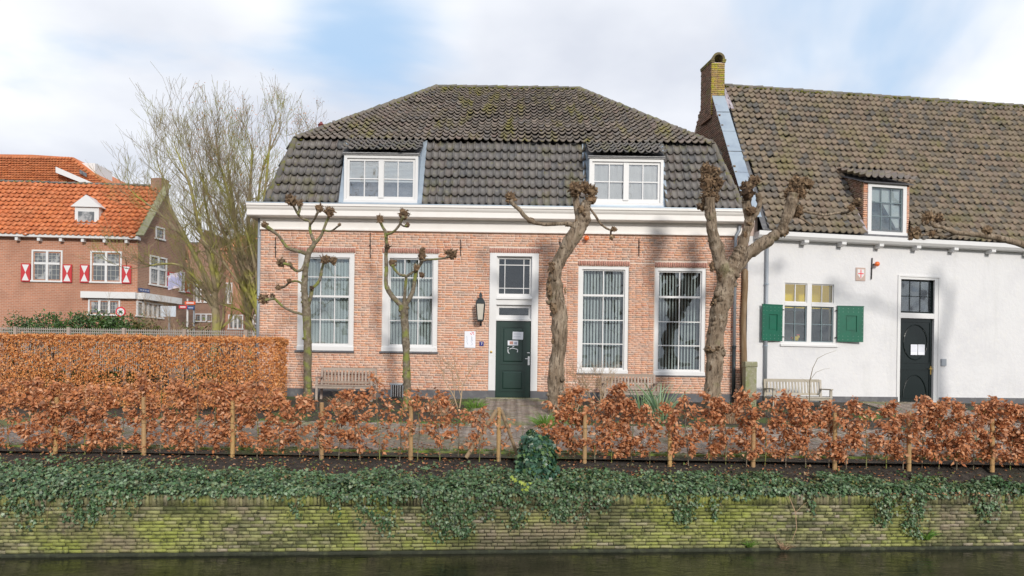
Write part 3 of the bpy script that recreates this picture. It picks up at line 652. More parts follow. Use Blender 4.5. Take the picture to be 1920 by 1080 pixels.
for pts in ([(951, 652.5), (954, 651.5)], [(952.5, 655), (952.5, 660), (955, 662.5)], [(955.5, 654.5), (960, 652.5), (965, 653.5), (970, 655), (971, 658), (969.5, 660.5)], [(961, 650.5), (964, 648.8)]):
    q = [at(a, b_, DF) for a, b_ in pts]
    for i in range(len(q) - 1): rm.bar((q[i].x, .036, q[i].z), (q[i + 1].x, .036, q[i + 1].z), .004, .018)
rm.build('torn_paper', M_paper, t_)

# eaves: gutter board, soffit, frieze
cor = MB(); cor.ext([(-.43, 5.36), (-.43, 5.30), (-.40, 5.285), (-.385, 5.24), (-.36, 5.205), (-.345, 5.19), (-.345, 5.045), (-.31, 5.02), (-.055, 5.015), (.05, 5.015), (.05, 5.36)], BX0 - .28, BX1 + .22)
cr_ = cor.build('cornice', M_cream, house)
fr_ = MB(); fr_.ext([(-.05, 5.013), (-.05, 4.74), (-.085, 4.73), (-.085, 4.69), (-.04, 4.675), (.05, 4.675), (.05, 5.013)], BX0 + .0, BX1 - .04); fr_.ext([(-.085, 5.010), (-.085, 4.965), (-.052, 4.94), (-.052, 5.010)], BX0, BX1 - .04)
fr_.build('frieze', M_cream, house)
MB().box(BX0 - .285, BX1 + .225, -.435, -.05, 5.362, 5.385).build('gutter', M_zinc, house)
MB().box(BX0 - .26, BX0 - .01, -.3, 9.8, 5.02, 5.36).build('side_cornice', M_cream, house)

# roof
DL0, ZL0, DL1, ZL1, DR, ZR = 20.95 - DF, 5.39, 21.9 - DF, 7.42, 26.4 - DF, 10.72
EL, ER, BL, BR, RL, RR = -6.97, 6.42, -6.44, 5.80, -2.80, 2.22
ru = MB()
ins = .05
BD = 9.6; bb = BD - .7
ru.add([(EL, DL0 + ins, ZL0 - .05), (ER, DL0 + ins, ZL0 - .05), (BR, DL1 + ins, ZL1 - .05), (BL, DL1 + ins, ZL1 - .05), (RR, DR, ZR - .06), (RL, DR, ZR - .06),
        (EL, BD, ZL0 - .05), (ER, BD, ZL0 - .05), (BR, bb, ZL1 - .05), (BL, bb, ZL1 - .05)],
       [(0, 1, 2, 3), (3, 2, 4, 5), (0, 3, 9, 6), (3, 5, 9), (1, 7, 8, 2), (2, 8, 4), (6, 9, 8, 7), (9, 5, 4, 8), (0, 6, 7, 1)])
roof = ru.build('roof', M_slate, house)
def pantile(sc=1.0):
    xs = [-.5, -.42, -.30, -.14, .02, .18, .30, .38, .46, .54, .60]; zs = [.17, .09, .03, -.005, -.01, .02, .09, .17, .20, .16, .07]
    V = []
    for x_, z_ in zip(xs, zs): V.append((x_, -.10 * max(0, 1 - ((x_ + .06) / .42) ** 2), z_ + .29))
    for x_, z_ in zip(xs, zs): V.append((x_, 1.10, z_ - .02))
    for x_, z_ in zip(xs, zs): V.append((x_, -.10 * max(0, 1 - ((x_ + .06) / .42) ** 2) + .015, z_ + .15))
    n = len(xs); Fq = [(i, i + 1, n + i + 1, n + i) for i in range(n - 1)] + [(2 * n + i, 2 * n + i + 1, i + 1, i) for i in range(n - 1)]
    return np.array(V, dtype=float), np.array(Fq)
PT = [pantile()]
for k in range(3):
    V, Fq = pantile(); V = V + np.array([0, 0, 0]) ; V[:, 2] += V[:, 0] * (.02 * (k - 1)); PT.append((V, Fq))
def tile_patch(P, nu, nv, keep, seed=1, lift=.012, relief=1.5):
    """P(u,v) -> point; nu x nv tiles; returns matrices"""
    r = random.Random(seed); out = []
    for j in range(nv):
        for i in range(nu):
            u0, v0 = i / nu, j / nv; c = P((i + .5) / nu, (j + .5) / nv)
            if not keep(c): continue
            p = P((i + .5) / nu, v0); eu = P((i + 1) / nu, v0) - P(i / nu, v0); ev = P((i + .5) / nu, (j + 1) / nv) - p
            n = eu.cross(ev).normalized(); w_, l_ = eu.length, ev.length; eu = eu / w_; vv = ev / l_
            if n.z < 0: n = -n
            A = Matrix(((eu.x, vv.x, n.x, p.x), (eu.y, vv.y, n.y, p.y), (eu.z, vv.z, n.z, p.z), (0, 0, 0, 1)))
            wv = .035 * mnoise.noise(Vector((p.x * .55, p.y * .7, p.z * .8 + seed))) + .012 * mnoise.noise(Vector((p.x * 2.1, p.y * 2, p.z * 2 + seed)))
            slip = -.06 if r.random() < .012 else r.uniform(-.012, .012)
            A = Matrix.Translation(n * (lift + .01 + wv + r.uniform(-.005, .008)) + vv * slip) @ A @ Matrix.Rotation(r.uniform(-.03, .03), 4, 'Z') @ Matrix.Rotation(r.uniform(-.015, .03), 4, 'X') @ Matrix.Rotation(r.uniform(-.03, .03), 4, 'Y') @ Matrix.Diagonal((w_, l_ * 1.0, w_ * relief, 1))
            out.append(A)
    return out
dm1 = px_rect(645, 783.5, 291, 380.5, 20.97); dm2 = px_rect(1105, 1243.5, 297.5, 385.5, 20.97)
def keep_low(c):
    t = (c.z - ZL0) / (ZL1 - ZL0); 
    if not (EL + (BL - EL) * t + .04 < c.x < ER + (BR - ER) * t - .04): return False
    for d in (dm1, dm2):
        if d[0] - .13 < c.x < d[1] + .13 and c.z < 7.50: return False
    return True
Plow = lambda u_, v_: Vector((EL + (ER - EL) * u_, DL0 + (DL1 - DL0) * v_, ZL0 + (ZL1 - ZL0) * v_))
t_low = tile_patch(Plow, 67, 7, keep_low, 3)
def keep_up(c):
    t = (c.z - ZL1) / (ZR - ZL1); return BL + (RL - BL) * t + .02 < c.x < BR + (RR - BR) * t - .02
Pup = lambda u_, v_: Vector((BL - .15 + (BR - BL + .3) * u_, DL1 - .10 + (DR - DL1 + .10) * v_, ZL1 + .01 + (ZR - ZL1) * v_))
t_up = tile_patch(Pup, 62, 18, keep_up, 4, .02)
t_dor = []
for k, d in enumerate((dm1, dm2)):
    Pd = lambda u_, v_, d=d: Vector((d[0] - .06 + (d[1] - d[0] + .12) * u_, (20.86 - DF) + (DL1 + .05 - 20.86 + DF) * v_, 6.85 + (ZL1 + .06 - 6.85) * v_))
    t_dor += tile_patch(Pd, 11, 4, lambda c: True, 5 + k, .02)
pieces('roof_tile', t_low + t_dor, PT, M_tile, roof, 160, lambda A: -abs(A.translation.x) * .3 - A.translation.z, smooth=True)
pieces('roof_tile', t_up, PT, M_tile_up, roof, 140, lambda A: -abs(A.translation.x) * .3 - A.translation.z, smooth=True)
# side slopes, seen only from a step aside
for sgn, E0, B0, R0 in ((-1, EL, BL, RL), (1, ER, BR, RR)):
    Ps = lambda u_, v_: Vector((E0 + (B0 - E0) * v_, DL0 + (BD - DL0) * (u_ if sgn > 0 else 1 - u_), ZL0 + (ZL1 - ZL0) * v_))
    a_ = tile_patch(Ps, 46, 7, lambda c: DL0 + .9 * (c.z - ZL0) / 2 + .1 < c.y < BD - .7, 7)
    Ps2 = lambda u_, v_: Vector((B0 + (R0 - B0) * v_, DL1 + (bb - DL1) * (u_ if sgn > 0 else 1 - u_), ZL1 + (ZR - ZL1) * v_))
    a_ += tile_patch(Ps2, 38, 15, lambda c: DL1 + (DR - DL1) * (c.z - ZL1) / (ZR - ZL1) + .1 < c.y < bb - (bb - DR) * (c.z - ZL1) / (ZR - ZL1) - .1, 8)
    pieces('roof_tile', a_, PT, M_tile, roof, 0, smooth=True, stuff_name='side_roof_tiles')
def half_round(n=9):
    V = []
    for y_, s in ((0, 1.06), (.98, .94)):
        for i in range(n):
            a = math.pi * i / (n - 1); V.append((math.cos(a) * .5 * s, y_, math.sin(a) * .46 * s - .08))
    for i in range(n):
        a = math.pi * i / (n - 1); V.append((math.cos(a) * .42, 0, math.sin(a) * .38 - .08))
    return np.array(V), np.array([(i, i + 1, n + i + 1, n + i) for i in range(n - 1)] + [(2 * n + i, 2 * n + i + 1, i + 1, i) for i in range(n - 1)])
RT = [half_round()]
def ridge_line(pts, w_=.25, l_=.36, lift=.03, seed=1):
    r = random.Random(seed); out = []
    for a, b_ in zip(pts[:-1], pts[1:]):
        a, b_ = Vector(a), Vector(b_); L_ = (b_ - a).length; n = max(1, round(L_ / l_)); d = (b_ - a) / n
        for i in range(n):
            p = a + d * i; v_ = d.normalized(); u_ = v_.cross(Vector((0, 0, 1))).normalized(); n_ = u_.cross(v_)
            A = Matrix(((u_.x, v_.x, n_.x, p.x), (u_.y, v_.y, n_.y, p.y), (u_.z, v_.z, n_.z, p.z + lift), (0, 0, 0, 1)))
            out.append(A @ Matrix.Rotation(r.uniform(.07, .13), 4, 'X') @ Matrix.Rotation(r.uniform(-.03, .03), 4, 'Z') @ Matrix.Diagonal((w_, d.length * 1.04, w_, 1)))
    return out
hipL = [(BL, DL1, ZL1 + .03), (RL, DR, ZR + .02)]; hipR = [(BR, DL1, ZL1 + .03), (RR, DR, ZR + .02)]
pieces('ridge_tile', ridge_line([(EL, DL0 + .02, ZL0), (BL, DL1, ZL1)], .2) + ridge_line([(ER, DL0 + .02, ZL0), (BR, DL1, ZL1)], .2) + ridge_line(hipL) + ridge_line(hipR) + ridge_line([(RL, DR, ZR + .02), (RR, DR, ZR + .02)], .24), RT, M_ridge, roof, 300, smooth=True)
q = MB(); up_ = Vector((0, 0, -.01))
for a_, b_ in ((hipL[0], hipL[1]), (hipR[0], hipR[1]), ((RL, DR, ZR + .02), (RR, DR, ZR + .02)), ((EL, DL0 + .04, ZL0), (BL, DL1 + .02, ZL1)), ((ER, DL0 + .04, ZL0), (BR, DL1 + .02, ZL1))): q.bar(Vector(a_) + up_, Vector(b_) + up_, .17, .11)
q.build('ridge_bedding', M_ridge, roof)
# moss cushions under the hips and ridge
mv = []; mf = []; n0 = 0; r = random.Random(3)
def moss_line(a, b_, n, off, sz=.035):
    global n0
    a, b_ = Vector(a), Vector(b_)
    for i in range(n):
        p = a.lerp(b_, r.random()) + Vector(off) + Vector((r.uniform(-.05, .05), r.uniform(-.05, .02), r.uniform(-.05, .03)))
        vs, fs = ico(p, sz * r.uniform(.5, 1.4), 1, .4, r.random() * 50, (1.4, 1, .7)); mv.extend(vs); mf.extend([tuple(q + n0 for q in f) for f in fs]); n0 += len(vs)
moss_line(hipL[0], hipL[1], 130, (.10, -.08, -.01)); moss_line(hipR[0], hipR[1], 120, (-.10, -.08, -.01)); moss_line(hipL[1], hipR[1], 130, (0, -.10, .0)); moss_line((EL, DL0, ZL0), (BL, DL1, ZL1), 50, (.12, -.02, 0))
o = MB().add(mv, mf).build('moss', M_moss, roof, smooth=True); o['kind'] = 'stuff'
# clay vent behind the left hip
vp = at(602, 240, 27.0); vt = MB(); vt.lathe((vp.x, vp.y, vp.z - .55), [(.09, 0), (.09, .45), (.17, .47), (.16, .52), (.10, .60), (.10, .63), (.13, .65), (.05, .74), (.02, .78)], 12); vt.build('roof_vent', M_clay, house, smooth=False)
# dormers
for k, d in enumerate((dm1, dm2)):
    yd = 20.97 - DF; lab = ('left', 'right')[k]
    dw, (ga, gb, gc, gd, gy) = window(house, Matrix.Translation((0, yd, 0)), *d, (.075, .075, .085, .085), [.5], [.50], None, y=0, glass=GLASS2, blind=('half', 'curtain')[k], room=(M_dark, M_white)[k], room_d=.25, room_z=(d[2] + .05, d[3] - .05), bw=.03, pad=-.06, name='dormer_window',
        label=('white dormer window with lowered slatted blind', 'white dormer window with pale curtain')[k], sash_w=.07)
    MB().box((ga + gb) / 2 - .075, (ga + gb) / 2 + .075, yd + .02, yd + .10, gc - .04, gd + .04).build('mullion', M_white, dw)
    for i in range(2):
        xa = ga + (gb - ga) * (.235 + .53 * i); MB().box(xa - .014, xa + .014, yd + .052, yd + .088, gc, gd).build('glazing_bar', M_white, dw)
    q = MB()
    for s_, X_ in ((-1, d[0]), (1, d[1])):      # zinc cheeks up the steep slope
        xa, xb = (X_ - .012, X_ - .002) if s_ < 0 else (X_ + .002, X_ + .012)
        q.ext([(yd + .02, d[2]), (DL1 + .3, ZL1 - .1), (DL1 + .3, ZL1 + .02), (yd + .02, d[3] + .05)], xa, xb)
        q.slab([(X_ + s_ * .0, DL0 - .03, ZL0 + .02), (X_ + s_ * .13, DL0 - .03, ZL0 + .02), (X_ + s_ * .15, DL1 - .05, ZL1 + .05), (X_ + s_ * .02, DL1 - .05, ZL1 + .05)], (0, -1, .45), .03)
    q.box(d[0] - .03, d[1] + .03, yd - .07, yd + .3, d[2] - .045, d[2] - .004)
    q.build('flashing', M_zinc, house)
    MB().box(d[0] - .04, d[1] + .04, yd - .05, yd + .12, d[3] + .002, d[3] + .055).build('dormer_fascia', M_white, house)
    MB().slab([(d[0] - .05, 20.9 - DF, 6.82), (d[1] + .05, 20.9 - DF, 6.82), (d[1] + .05, DL1 + .1, ZL1 + .05), (d[0] - .05, DL1 + .1, ZL1 + .05)], (0, .5, -1), .03).build('dormer_roof_board', M_slate, house)

# wall irons
for i, (x_, y0_, y1_) in enumerate(((517, 445, 483), (694.5, 437, 484), (864, 449, 480), (1050, 447, 463), (1198, 447, 480))):
    a, b_ = at(x_, y0_, DF), at(x_, y1_, DF)
    q = MB(); q.bar((a.x, -.02, a.z), (b_.x, -.02, b_.z), .022, .02); q.lathe((a.x, -.02, (a.z + b_.z) / 2 - .02), [(.012, 0), (.028, .01), (.028, .03), (.012, .04)], 8)
    q.build('wall_iron', M_iron, house)
# downpipes of the brick house
dp = thing('downpipe', (at(1381, 600, 21.1).x, -.1, 0), 'grey downpipe at the right end of the brick house behind the forked tree', 'drainpipe')
ptop, pmid = at(1383, 410, 21.08), at(1377, 640, 21.08)
X_ = at(1378, 560, 21.08).x
MB().tube([(X_ + .10, -.10, 4.98), (X_ + .10, -.10, 4.84), (X_ + .02, -.10, 4.70), (X_, -.10, 4.6), (X_, -.10, 1.5)], .045, 10).build('pipe', M_pipe, dp, smooth=True)
MB().tube([(X_, -.10, 1.58), (X_, -.10, -.05)], .052, 10).build('foot_pipe', M_lamp, dp, smooth=True)
for z in (1.55, 3.3): MB().tube([(X_, -.10, z - .03), (X_, -.10, z + .03)], .062, 10).build('clamp', M_lamp, dp)
X_ = BX0 - .05
dp = thing('downpipe', (X_, -.05, 0), 'thin zinc downpipe at the left corner of the brick house', 'drainpipe')
MB().tube([(X_, .06, 5.02), (X_, .06, 0)], .05, 10).build('pipe', M_pipe, dp, smooth=True)
for z in (1.2, 3.0, 4.5): MB().tube([(X_, .06, z - .02), (X_, .06, z + .02)], .058, 10).build('clamp', M_pipe, dp)

# lantern on the wall
lp = at(901, 575, 20.9); LZ = lambda yy_: at(901, yy_, 20.9).z
lan = thing('wall_lantern', (lp.x, 0, LZ(603)), 'old black wall lantern with finial left of the green front door', 'lamp')
c0 = (lp.x, lp.y, 0)
def sq(mb, prof): mb.lathe(c0, prof, 4); return mb
zb, zg, zr, zt_ = LZ(602), LZ(570), LZ(559), LZ(548)
sq(MB(), [(.105, zb - .01), (.12, zb + .01), (.11, zb + .04)]).build('base', M_lamp, lan)
sq(MB(), [(.108, zb + .041), (.158, zg - .001)]).build('glass', M_frost, lan)
for k in range(4):
    a = math.pi / 4 + k * math.pi / 2
    MB().bar((c0[0] + .112 * math.cos(a), c0[1] + .112 * math.sin(a), zb + .03), (c0[0] + .162 * math.cos(a), c0[1] + .162 * math.sin(a), zg), .02, .02).build('corner_bar', M_lamp, lan)
sq(MB(), [(.17, zg), (.175, zg + .03), (.175, zg + .06), (.10, zr - .02), (.055, zr), (.05, zr + .05), (.075, zr + .055), (.07, zr + .075), (.035, zr + .13), (.01, zt_ + .01)]).build('hood', M_lamp, lan)
MB().tube([(c0[0], c0[1], zb - .01), (c0[0], c0[1] + .12, zb - .06), (c0[0], .02, zb - .02)], .015, 6).build('bracket', M_lamp, lan)
MB().box(c0[0] - .03, c0[0] + .03, -.02, .01, zb - .12, zb + .1).build('wall_plate', M_lamp, lan)
# notice board, number
t_, Mx, w_, h = sticker(871, 891.5, 621, 652, M_paper, 'white enamel notice plate with red hearts beside the house number', 0, D=21.19, yy=-.018, cat='sign')
for (a, b_) in ((.05, .36), (.2, .40), (.33, .33), (.12, .30), (.30, .42)): MB(Mx @ Matrix.Translation((w_ * a * 1.0, -.003, h * b_)) @ Matrix.Rotation(math.pi / 4, 4, 'Y')).box(-.012, .012, -.001, .004, -.012, .012).build('heart', M_redink, t_)
q = MB(Mx)
for k, (a, b_, c_, d_) in enumerate(((-.3, .2, -.25, -.1), (.2, .15, .1, -.1), (.1, -.1, .25, -.3), (.25, -.1, .1, .2), (-.3, -.1, -.2, -.3), (.1, -.35, .2, -.3))): q.bar((w_ * a, -.002, h * b_), (w_ * c_, -.002, h * d_), .004, .008)
q.build('drawing', M_ink, t_)
np_ = at(903, 644.5, 21.19)
t_ = thing('house_number', (np_.x, -.015, np_.z), 'small blue enamel plate with white number 7 by the front door', 'house number')
MB().box(np_.x - .06, np_.x + .06, -.015, .005, np_.z - .062, np_.z + .062).build('plate', M_blue, t_)
q = MB(); q.bar((np_.x - .022, -.017, np_.z + .028), (np_.x + .024, -.017, np_.z + .028), .004, .014); q.bar((np_.x + .018, -.017, np_.z + .026), (np_.x - .008, -.017, np_.z - .036), .004, .014)
q.build('digit', M_white, t_)
def orange_lamp(p, out_dir, label):
    t_ = thing('round_lamp', tuple(p), label, 'lamp'); c = Vector(p) + Vector(out_dir) * .12
    vs, fs = ico(c, .075, 2, 0); MB().add(vs, fs).build('globe', M_orange, t_, smooth=True)
    MB().tube([Vector(p), c - Vector(out_dir) * .05], .02, 8).build('stem', M_iron, t_)
orange_lamp(at(1099, 448, DF), (0, -1, 0), 'small round orange lamp high on the brick wall')
# old post in the gap between the houses and the stone pillar
pp = at(1396, 745, 21.0)
po = MB(); po.tube([at(1397.5, 740, 21.15), at(1395, 680, 21.15), at(1393.5, 600, 21.15), at(1397, 540, 21.15), at(1397, 508, 21.15), at(1396, 504, 21.15)], [.085, .085, .08, .085, .085, .04], 12, .08)
tag(po.build('old_post', M_rust, origin=(pp.x, 0, 0), smooth=True), 'tall worn brown post wedged between brick house and white house', 'post')
sp = at(1404, 740, 20.6); z0_, z1_ = -.1, at(1403, 678, 20.6).z
t_ = thing('stone_pillar', (sp.x, sp.y, 0), 'short weathered stone pillar with a rounded cap between the two houses', 'pillar')
MB().box(sp.x - .14, sp.x + .16, sp.y - .15, sp.y + .15, z0_ - .2, z1_ - .16).build('shaft', M_stone, t_)
MB(Matrix.Translation((sp.x + .01, sp.y, 0))).ext([(-.15, z1_ - .155), (-.17, z1_ - .12), (-.17, z1_ - .04), (-.12, z1_), (.12, z1_), (.17, z1_ - .04), (.17, z1_ - .12), (.15, z1_ - .155)], -.165, .165).build('cap', M_stone, t_)

# ------------------------------------------------------------------ the white house
WYAW = math.atan(.187); WC = Vector((6.66, .03, 0)); WMt = Matrix.Translation(WC) @ Matrix.Rotation(WYAW, 4, 'Z')
WI = WMt.inverted(); wn_dir = (WMt.to_3x3() @ Vector((0, -1, 0))).normalized()
def wl(x_, y_, dep=0.0):
    p = on_plane(x_, y_, WMt @ Vector((0, dep, 0)), wn_dir); q = WI @ p; return q.x, q.z
def w_rect(x0, x1, y0, y1, dep=0.0):
    ym, xm = (y0 + y1) / 2, (x0 + x1) / 2
    return wl(x0, ym, dep)[0], wl(x1, ym, dep)[0], wl(xm, y1, dep)[1], wl(xm, y0, dep)[1]
wh = thing('white_house', tuple(WC), 'white plastered house with green shutters and a long mossy tiled roof', 'house')
WLEN = 15.0
ww = w_rect(1466.5, 1567.5, 527, 646); wdr = w_rect(1685, 1758, 520, 745); wdr = (wdr[0], wdr[1], 0.0, wdr[3])
ZE = wl(1425, 437)[1]; zfac = wl(1500, 456)[1]
solid_grid(MB(WMt), 0, WLEN, -.3, ZE - .1, 0, .35, [ww, wdr]).build('wall', M_stucco, wh)
pl = MB(WMt); pl.box(-.01, wdr[0] - .02, -.03, .05, -.5, .17); pl.box(wdr[1] + .02, WLEN, -.03, .05, -.5, .17); pl.build('plinth', M_plinth, wh)
# cross window: two fixed lights above, two casements below
xm_ = (ww[0] + ww[1]) / 2; zmid = wl(1516, 571)[1]
f_ = MB(WMt); t_c = .075
f_.box(ww[0], ww[0] + t_c, .0, .14, ww[2], ww[3]); f_.box(ww[1] - t_c, ww[1], 0, .14, ww[2], ww[3]); f_.box(ww[0] + t_c, ww[1] - t_c, 0, .14, ww[3] - t_c, ww[3]); f_.box(ww[0] + t_c, ww[1] - t_c, 0, .14, ww[2], ww[2] + t_c)
f_.box(xm_ - .07, xm_ + .07, .002, .14, ww[2] + t_c, ww[3] - t_c); f_.box(ww[0] + t_c, xm_ - .07, -.01, .14, zmid - .05, zmid + .05); f_.box(xm_ + .07, ww[1] - t_c, -.01, .14, zmid - .05, zmid + .05)
WF = f_.build('window', M_white, wh); WF['label'] = 'white cross window with four lights between green shutters'
MB(WMt).box(ww[0] - .06, ww[1] + .06, -.05, .03, ww[2] - .06, ww[2] - .002).build('window_sill', M_white, wh)
M_bluegrey = mat('blue_grey_paint', (.16, .21, .23), .5)
for (a, b_) in ((ww[0] + t_c, xm_ - .07), (xm_ + .07, ww[1] - t_c)):
    for (c, d, nr, bm) in ((zmid + .05, ww[3] - t_c, 1, M_white), (ww[2] + t_c, zmid - .05, 2, M_bluegrey)):
        s_ = .03; q = MB(WMt); q.box(a, a + s_, .04, .09, c, d); q.box(b_ - s_, b_, .04, .09, c, d); q.box(a + s_, b_ - s_, .04, .09, d - s_, d); q.box(a + s_, b_ - s_, .04, .09, c, c + s_); q.build('sash', bm, WF)
        xc = (a + b_) / 2; MB(WMt).box(xc - .014, xc + .014, .05, .085, c + s_, d - s_).build('glazing_bar', bm, WF)
        for i in range(2):
            xa, xb = (a + s_, xc - .014) if i == 0 else (xc + .014, b_ - s_)
            for j in range(nr):
                za, zb_ = c + s_ + (d - c - 2 * s_) * j / nr, c + s_ + (d - c - 2 * s_) * (j + 1) / nr
                MB(WMt).box(xa + .002, xb - .002, .065, .069, za + .004, zb_ - .004).build('pane', GLASS, WF)
                if j: MB(WMt).box(xa, xb, .05, .083, za - .012, za + .012).build('glazing_bar', bm, WF)
rm = MB(WMt); rm.box(ww[0] - .3, ww[1] + .3, 1.5, 1.55, ww[2] - .3, zmid - .05); rm.box(ww[0] - .3, ww[0] - .25, .36, 1.5, ww[2] - .3, ww[3] + .2); rm.box(ww[1] + .25, ww[1] + .3, .36, 1.5, ww[2] - .3, ww[3] + .2); rm.box(ww[0] - .3, ww[1] + .3, .36, 1.5, ww[2] - .35, ww[2] - .3)
rm.build('room_lining', M_room, WF)
rm = MB(WMt); rm.box(ww[0] - .25, ww[1] + .25, .62, .66, zmid - .05, ww[3] + .2); rm.build('glowing_room_wall', M_yellow_glow, WF)
# a toy hen on the inside sill
hp = wl(1491, 628, .2)
hen = thing('toy_hen', tuple(WMt @ Vector((hp[0], .2, hp[1]))), 'yellow toy hen with red comb on the inside sill of the white house window', 'ornament')
zz0 = ww[2] + t_c + .09
q = MB(WMt); vs, fs = ico((hp[0], .2, zz0), .09, 2, .05, 3, (1.15, .8, .85)); q.add(vs, fs); vs, fs = ico((hp[0] + .09, .2, zz0 + .06), .05, 2, .05, 5); q.add(vs, fs); q.build('body', mat('yellow_plush', (.8, .55, .05), .8), hen, smooth=True)
q = MB(WMt)
for k in range(3): vs, fs = ico((hp[0] + .06 + k * .03, .2, zz0 + .12), .02, 1, .1); q.add(vs, fs)
vs, fs = ico((hp[0] - .12, .2, zz0 + .03), .035, 1, .2); q.add(vs, fs); q.build('comb', M_redink, hen)
# shutters
for (x0_, x1_, y0_, y1_, side) in ((1427, 1467.5, 572, 639, -1), (1571.5, 1616.5, 575, 641, 1)):
    sr = w_rect(x0_, x1_, y0_, y1_, -.09); hx_ = sr[1] if side < 0 else sr[0]
    Ms = WMt @ Matrix.Translation((hx_, -.03, 0)) @ Matrix.Rotation(side * -.12, 4, 'Z')
    w_ = (sr[1] - sr[0]); a, b_ = (-w_, 0) if side < 0 else (0, w_); c, d = sr[2], sr[3]
    q = MB(Ms); p0, p1 = a + w_ * .30, a + w_ * .74; zp0, zp1 = c + (d - c) * .28, c + (d - c) * .74
    q.box(a, p0, -.045, 0, c, d); q.box(p1, b_, -.045, 0, c, d); q.box(p0, p1, -.045, 0, c, zp0); q.box(p0, p1, -.045, 0, zp1, d); q.box(p0, p1, -.02, 0, zp0, zp1)
    q.box(a - .01, b_ + .01, -.055, .0, d + .001, d + .02)
    sh = q.build('shutter', M_shut, wh); sh['label'] = 'green shutter folded back ' + ('left of' if side < 0 else 'right of') + ' the cross window'
    q = MB(Ms)
    for i in range(9):
        z = c + .05 + (d - c - .1) * i / 8
        for xx in (a + .035, b_ - .035): q.box(xx - .007, xx + .007, -.052, -.044, z - .007, z + .007)
    for i in range(1, 5):
        xx = a + w_ * i / 5
        for z in (c + .06, c + .16, d - .06, d - .16): q.box(xx - .007, xx + .007, -.052, -.044, z - .007, z + .007)
    o = q.build('nail_heads', mat('pale_nail', (.25, .38, .33), .5), sh); o['kind'] = 'stuff'
    q = MB(Ms); m_ = M_shut; q.box(p0 + .04, p1 - .04, -.032, -.019, zp0 + .05, zp1 - .05); q.build('shutter_panel', M_shut, sh)
    for z in (c + .12, d - .12): MB(Ms).box(-.06 if side > 0 else -.01, .01 if side > 0 else .06, -.035, -.015, z - .015, z + .015).build('hinge', M_iron, sh)
# white house door
f_ = MB(WMt); a, b_, c, d = wdr; ztr = wl(1722, 591)[1]; zd = wl(1722, 597)[1]
f_.box(a, a + .05, -.01, .12, 0, d); f_.box(b_ - .13, b_, -.01, .12, 0, d); f_.box(a + .05, b_ - .13, -.01, .12, d - .07, d); f_.box(a + .05, b_ - .13, -.005, .12, zd, ztr + .06)
f_.box(a - .06, a, -.03, -.001, 0, d + .05); f_.box(b_, b_ + .06, -.03, -.001, 0, d + .05); f_.box(a, b_, -.03, -.001, d + .001, d + .05)
WDF = f_.build('door_frame', M_white, wh)
window(wh, WMt, a + .05, b_ - .13, ztr + .06, d - .07, (.005, .005, .005, .005), 3, [.5], None, y=.05, bar_m=M_black, frame_m=M_black, bw=.022, name='door_transom', sash_w=.035, room=M_room)
wd = MB(WMt).box(a + .054, b_ - .134, .07, .12, .02, zd - .004).build('door', M_black, wh)
def oval_panel(x0, x1, z0, z1, arch):
    o = MB(WMt); t = .022
    for (p, q_, r_, s_) in ((x0, x1, z1 - t, z1), (x0, x1, z0, z0 + t), (x0, x0 + t, z0 + t, z1 - t), (x1 - t, x1, z0 + t, z1 - t)): o.box(p, q_, .05, .072, r_, s_)
    cx_, cz_ = (x0 + x1) / 2, (z0 + z1) / 2; rx_, rz_ = (x1 - x0) * .40, (z1 - z0) * .42
    if arch: cz_ = z0 + .03; rz_ = (z1 - z0) * .75
    n = 20; pts = [(cx_ + rx_ * math.cos(2 * math.pi * i / n), .06, cz_ + rz_ * math.sin(2 * math.pi * i / n)) for i in range(n + 1)]
    if arch: pts = [(cx_ + rx_ * math.cos(math.pi * i / n), .06, cz_ + rz_ * math.sin(math.pi * i / n)) for i in range(n + 1)]
    o.tube(pts, .014, 6, cap=False); o.build('moulding', M_black, wd)
dl, dr_ = a + .11, b_ - .2
zp = wl(1722, 681)[1]; zq = wl(1722, 692)[1]
oval_panel(dl, dr_, zp, zd - .09, False); oval_panel(dl, dr_, .14, zq, True)
hx_ = b_ - .17; q = MB(WMt); q.box(hx_ - .02, hx_ + .02, .055, .07, .85, 1.10); q.bar((hx_, .06, 1.02), (hx_, .0, 1.02), .018, .018); q.bar((hx_ + .01, 0, 1.02), (hx_ - .1, 0, 1.02), .02, .02); q.build('handle', M_brass, wd)
for (x0_, x1_, lb) in ((1707.5, 1720, 'left one of two white paper sheets on the black door'), (1721.2, 1733.5, 'right one of two white paper sheets on the black door')):
    rr_ = w_rect(x0_, x1_, 646, 665.5, .05); t_ = thing('paper_notice', tuple(WMt @ Vector((rr_[0], .045, rr_[2]))), lb, 'notice')
    MB(WMt).box(rr_[0], rr_[1], .045, .049, rr_[2], rr_[3]).build('sheet', M_paper, t_)
    q = MB(WMt)
    for k in range(6): z = rr_[3] - .03 - k * .035; q.box(rr_[0] + .02, rr_[1] - .03, .0435, .0455, z - .003, z + .003)
    q.build('print', M_ink, t_)
MB(WMt).box(wdr[0] - .1, wdr[1] + .1, -.3, .1, -.06, .018).build('threshold', M_stone, wh)
bx = w_rect(1763.5, 1770, 673, 686); t_ = MB(WMt).box(bx[0], bx[1] + .05, -.04, .002, bx[2], bx[3]).build('bell_box', M_pipe, origin=tuple(WMt @ Vector((bx[0], -.02, bx[2])))); tag(t_, 'small grey bell box on the white wall right of the black door', 'door bell')
